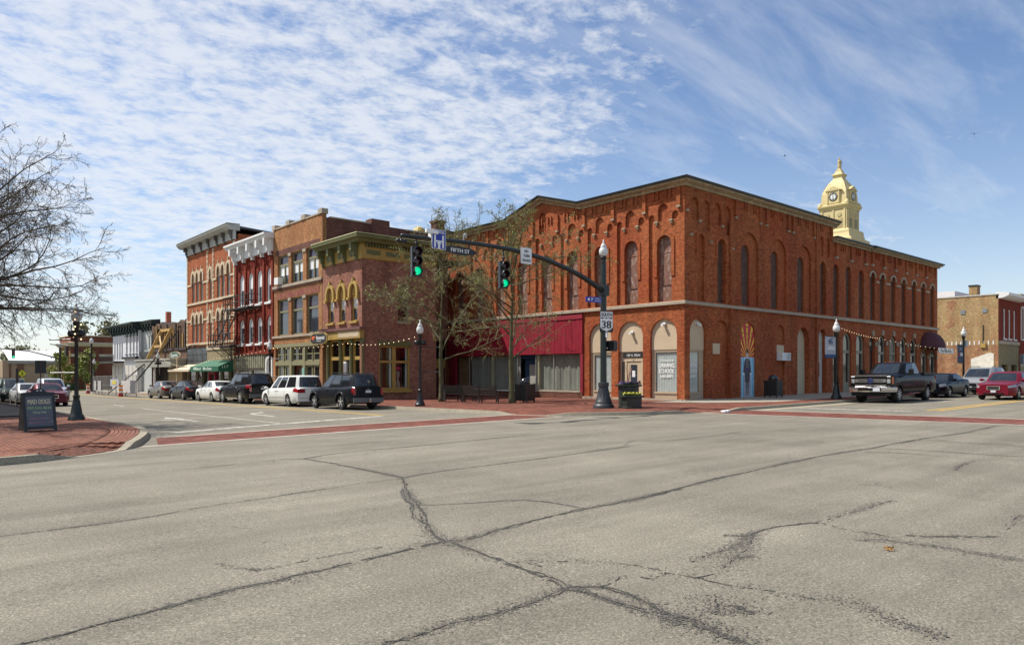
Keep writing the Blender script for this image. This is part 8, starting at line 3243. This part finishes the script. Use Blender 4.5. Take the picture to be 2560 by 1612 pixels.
class Tree:
    def __init__(self, seed):
        self.r = random.Random(seed)
        self.wood = MB()
        self.thick = MB()
        self.leaf = MB()

    def path(self, p, d, ln, seg, wob, up, flat=0.0):
        pts = [p.copy()]
        d = d.normalized()
        for i in range(seg):
            w = Vector((self.r.gauss(0, 1), self.r.gauss(0, 1), self.r.gauss(0, 1) * (1 - flat))) * wob
            d = (d + w + Vector((0, 0, up))).normalized()
            p = p + d * (ln / seg)
            pts.append(p.copy())
        return pts

    def side(self, d, ang):
        a = d.cross(Vector((self.r.gauss(0, 1), self.r.gauss(0, 1), self.r.gauss(0, 1))))
        if a.length < 1e-3: a = Vector((1, 0, 0))
        a.normalize()
        return (Matrix.Rotation(ang, 3, a) @ d).normalized()

    def grow(self, p, d, ln, rad, level, spec):
        s = spec[level]
        pts = self.path(p, d, ln, s['seg'], s['wob'], s['up'], s.get('flat', 0))
        n = len(pts)
        rads = [max(s['rmin'], rad * (1 - s['taper'] * i / (n - 1))) for i in range(n)]
        tgt = self.thick if level <= 1 else self.wood
        tgt.tube(pts, rads, 9 if level == 0 else (6 if level == 1 else (4 if level == 2 else 3)), cap=level < 2)
        if s.get('leaf'):
            for i in range(1, n):
                for _ in range(s['leaf']):
                    if self.r.random() > s.get('leafp', 1): continue
                    c = pts[i].lerp(pts[i - 1], self.r.random()) + Vector((self.r.gauss(0, .03), self.r.gauss(0, .03), self.r.gauss(0, .03)))
                    z = s['lsize'] * self.r.uniform(.6, 1.4)
                    a = Vector((self.r.gauss(0, 1), self.r.gauss(0, 1), self.r.gauss(0, 1))).normalized() * z
                    b = a.cross(Vector((self.r.gauss(0, 1), self.r.gauss(0, 1), self.r.gauss(0, 1))))
                    if b.length < 1e-5: continue
                    b = b.normalized() * z * .5
                    self.leaf.add([c - a, c + b, c + a, c - b], [(0, 1, 2, 3)])
        if level + 1 >= len(spec): return
        k = s['kids']
        k = k if isinstance(k, int) else self.r.randint(*k)
        for i in range(k):
            t = s['from'] + (1 - s['from']) * (i + self.r.random()) / k
            t = min(t, .999)
            j = int(t * (n - 1))
            q = pts[j].lerp(pts[j + 1], t * (n - 1) - j)
            dd = (pts[j + 1] - pts[j]).normalized()
            cd = self.side(dd, self.r.uniform(*s['ang']))
            if s.get('lift') is not None:
                cd = (cd + Vector((0, 0, s['lift']))).normalized()
            sh = (1 - .55 * t) if level > 0 else 1
            self.grow(q, cd, ln * s['ratio'] * self.r.uniform(.7, 1.25) * sh, rads[j] * s['rr'], level + 1, spec)


def plaza_tree(label, x, y, seed, h, spread, limbs):
    z = gz(x, y) + .14
    t = Tree(seed)
    base = Vector((0, 0, -.1))
    fork = 2.55
    tr = [base, Vector((.02, .01, .25)), Vector((.03, .02, 1.2)), Vector((.0, .03, 2.0)), Vector((-.02, .02, fork)), Vector((0, 0, h * .42)), Vector((.15, .1, h * .6)), Vector((.1, .2, h * .74))]
    t.thick.tube(tr, [.23, .16, .135, .125, .11, .07, .045, .022], 10)
    spec = [None,
            dict(seg=7, wob=.13, up=.05, taper=.82, rmin=.014, kids=9, ratio=.42, rr=.5, ang=(.5, 1.1), lift=.05, **{'from': .18}),
            dict(seg=6, wob=.2, up=.02, taper=.85, rmin=.009, kids=7, ratio=.55, rr=.55, ang=(.45, 1.1), **{'from': .1}, flat=.3),
            dict(seg=5, wob=.26, up=.0, taper=.7, rmin=.0065, kids=5, ratio=.55, rr=.7, ang=(.4, 1.1), **{'from': .1}, leaf=1, leafp=.14, lsize=.036),
            dict(seg=4, wob=.3, up=.0, taper=.5, rmin=.0045, leaf=1, leafp=.24, lsize=.036)]
    for i in range(limbs):
        a = 2 * math.pi * i / limbs + t.r.uniform(-.3, .3)
        zz = fork - .2 + (h * .72 - fork) * i / limbs
        el = R(t.r.uniform(20, 50)) if i % 4 else R(14)
        d = Vector((math.cos(a) * math.cos(el), math.sin(a) * math.cos(el), math.sin(el)))
        ln = spread * t.r.uniform(.85, 1.2) * (1 - .35 * i / limbs)
        p = Vector((0, 0, zz)) + d * .05
        t.grow(p, d, ln, .055 * (1 - .4 * i / limbs), 1, spec)
    for i in range(5):
        a = i * 1.3
        d = Vector((math.cos(a) * .35, math.sin(a) * .35, 1)).normalized()
        t.grow(Vector((.1, .15, h * .62)), d, h * .36, .045, 1, spec)
    rt = root('street_tree', label, 'tree', (x, y, z), group='budding street trees on the plaza')
    t.thick.build('trunk', BARKM, rt, smooth=True, recalc=False)
    t.wood.build('branches', BARK, rt, recalc=False)
    t.leaf.build('crown', BUD, rt, recalc=False)
    return t


plaza_tree('budding street tree behind the left bench, nearer the brick corner shop', 24.3, 34.05, 21, 11.0, 5.9, 11)
plaza_tree('budding street tree in front of the red storefront beside the litter bin', 25.0, 28.7, 52, 10.4, 6.3, 13)


def left_tree():
    x, y = .6, 31.0
    z = gz(x, y) + .14
    t = Tree(5)
    h = 10.5
    t.thick.tube([(0, 0, -.1), (0, 0, .3), (.05, 0, 1.4), (.1, .05, 2.4), (.1, .1, 4.2), (.2, .1, 6), (.1, .2, 8)], [.36, .25, .22, .2, .15, .1, .05], 10)
    spec = [None,
            dict(seg=10, wob=.17, up=.015, taper=.88, rmin=.012, kids=15, ratio=.4, rr=.5, ang=(.4, 1.0), **{'from': .12}, flat=.2),
            dict(seg=7, wob=.2, up=.0, taper=.85, rmin=.0085, kids=9, ratio=.52, rr=.55, ang=(.4, 1.05), **{'from': .1}, flat=.2),
            dict(seg=6, wob=.26, up=-.02, taper=.7, rmin=.006, kids=5, ratio=.52, rr=.7, ang=(.4, 1.1), **{'from': .12}),
            dict(seg=4, wob=.3, up=-.02, taper=.5, rmin=.0045)]
    for i in range(26):
        el = R([9, 16, 25, 36, 48, 62][i % 6] + t.r.uniform(-4, 4))
        az = R(-41 + t.r.uniform(-48, 48)) if i < 20 else R(t.r.uniform(40, 280))
        ln = [5.8, 6.2, 6.4, 6.4, 6.2, 5.6][i % 6] * t.r.uniform(.82, 1.04)
        zz = [3.4, 3.8, 3.6, 4.1, 4.6, 5.2][i % 6] + t.r.uniform(0, .9)
        t.grow(Vector((.1, .05, zz)), Vector((math.cos(az) * math.cos(el), math.sin(az) * math.cos(el), math.sin(el))), ln, .066, 1, spec)
    rt = root('bare_tree', 'large bare branched tree reaching in from the left edge over the brick corner', 'tree', (x, y, z))
    t.thick.build('trunk', BARKD, rt, smooth=True, recalc=False)
    t.wood.build('branches', BARKD, rt, recalc=False)


left_tree()


def leafy(label, x, y, h, r, seed, col, grp, name='tree', n=1400, zb=.25, ls=.16):
    rnd = random.Random(seed)
    z = gz(x, y)
    rt = root(name, label, 'tree', (x, y, z), group=grp)
    t = MB()
    t.tube([(0, 0, -.2), (0, 0, h * .35), (.05, 0, h * .8)], [.12, .09, .03], 6)
    for i in range(10):
        a = rnd.uniform(0, 6.28); zz = h * rnd.uniform(zb, .75)
        t.tube([(0, 0, zz), (r * .4 * math.cos(a), r * .4 * math.sin(a), zz + h * .12), (r * .75 * math.cos(a), r * .75 * math.sin(a), zz + h * .2)], [.05, .03, .01], 4)
    t.build('trunk', BARK, rt, recalc=False)
    mb = MB()
    clumps = [(rnd.uniform(0, 6.28), rnd.random() ** .5, rnd.uniform(zb, .97)) for _ in range(26)]
    for i in range(n):
        a, q, zz = clumps[i % len(clumps)]
        w = r * math.sqrt(max(.05, 1 - ((zz - .55) / .5) ** 2))
        c = Vector((w * q * math.cos(a), w * q * math.sin(a), h * zz)) + Vector((rnd.gauss(0, r * .17), rnd.gauss(0, r * .17), rnd.gauss(0, h * .055)))
        u = Vector((rnd.gauss(0, 1), rnd.gauss(0, 1), rnd.gauss(0, 1))).normalized() * ls * rnd.uniform(.5, 1.3)
        v = u.cross(Vector((rnd.gauss(0, 1), rnd.gauss(0, 1), rnd.gauss(0, 1)))).normalized() * ls * .6
        mb.add([c - u, c + v, c + u, c - v], [(0, 1, 2, 3)])
    mb.build('crown', leafM('leaf_' + label[:12].replace(' ', '_'), *col), rt, recalc=False)


spring = ((.19, .22, .03), (.3, .32, .07))
leafy('slender spring green tree in front of the brown building, left of the lamp post', 19.2, 119.5, 5.6, 1.3, 3, spring, 'young green trees before the brown building', ls=.2)
leafy('slender spring green tree in front of the brown building, right of the lamp post', 22.6, 121.0, 5.8, 1.3, 4, spring, 'young green trees before the brown building', ls=.2)
far = ((.17, .17, .07), (.27, .25, .13))
for i, (x, y, h, r) in enumerate(((31, 152, 12.5, 4.5), (43, 175, 13, 6), (26, 205, 10, 5), (16, 215, 9, 5))):
    leafy(['hazy olive tree rising behind the brown building, nearest its roof', 'taller hazy olive tree behind the brown building toward the white one', 'hazy olive tree above the white roof far away', 'hazy olive tree at the far left horizon'][i], x, y, h, r, 40 + i, far, 'distant trees', n=2600, ls=.35)
# hedge and lawn by the brown building
mb = MB()
rnd = random.Random(12)
for i in range(2600):
    c = Vector((rnd.uniform(18.3, 21.2), rnd.uniform(117.2, 124), gz(20, 120) + rnd.uniform(.1, 1.15)))
    u = Vector((rnd.gauss(0, 1), rnd.gauss(0, 1), rnd.gauss(0, 1))).normalized() * .13
    v = u.cross(Vector((rnd.gauss(0, 1), rnd.gauss(0, 1), rnd.gauss(0, 1)))).normalized() * .08
    mb.add([c - u, c + v, c + u, c - v], [(0, 1, 2, 3)])
hd = mb.build('hedge', leafM('leaf_hedge', (.025, .06, .012), (.06, .1, .025)), None, recalc=False)
tag(hd, 'low dark green hedge in front of the brown building', 'hedge')
struct(sheet('lawn', [[(17.6, 113.5), (26, 113.5), (26, 124.8), (17.6, 124.8)]], .14, TURF))
struct(sheet('pavement', [[(16.9, 111.5), (40, 111.5), (40, 113.4), (16.9, 113.4)], [(16.9, 113.4), (17.6, 113.4), (17.6, 166), (16.9, 166)]], .13, CONC))


def bird(label, p, s, a):
    mb = MB()
    c, sn = math.cos(a), math.sin(a)
    pts = [(-.12, 0, 0), (.12, 0, 0), (0, .05, .02), (0, .34, .1), (-.05, .2, .07), (0, -.05, .02), (0, -.34, .1), (-.05, -.2, .07)]
    pts = [(p[0] + s * (x * c - y * sn), p[1] + s * (x * sn + y * c), p[2] + s * z) for x, y, z in pts]
    mb.add(pts, [(0, 1, 2), (0, 1, 5), (2, 3, 4), (5, 7, 6)])
    mb.tube([pts[0], ((pts[0][0] + pts[1][0]) / 2, (pts[0][1] + pts[1][1]) / 2, p[2] + .01), pts[1]], [.02 * s, .05 * s, .02 * s], 6)
    tag(mb.build('bird', LETK, None, recalc=False), label, 'bird', 'birds in flight')


bird('small dark bird in the open sky at the upper right', (79.2, 23.2, 24.6), 1.2, .6)
bird('small dark bird in the sky left of the clock tower', (60.5, 32.5, 20.9), .9, 1.9)
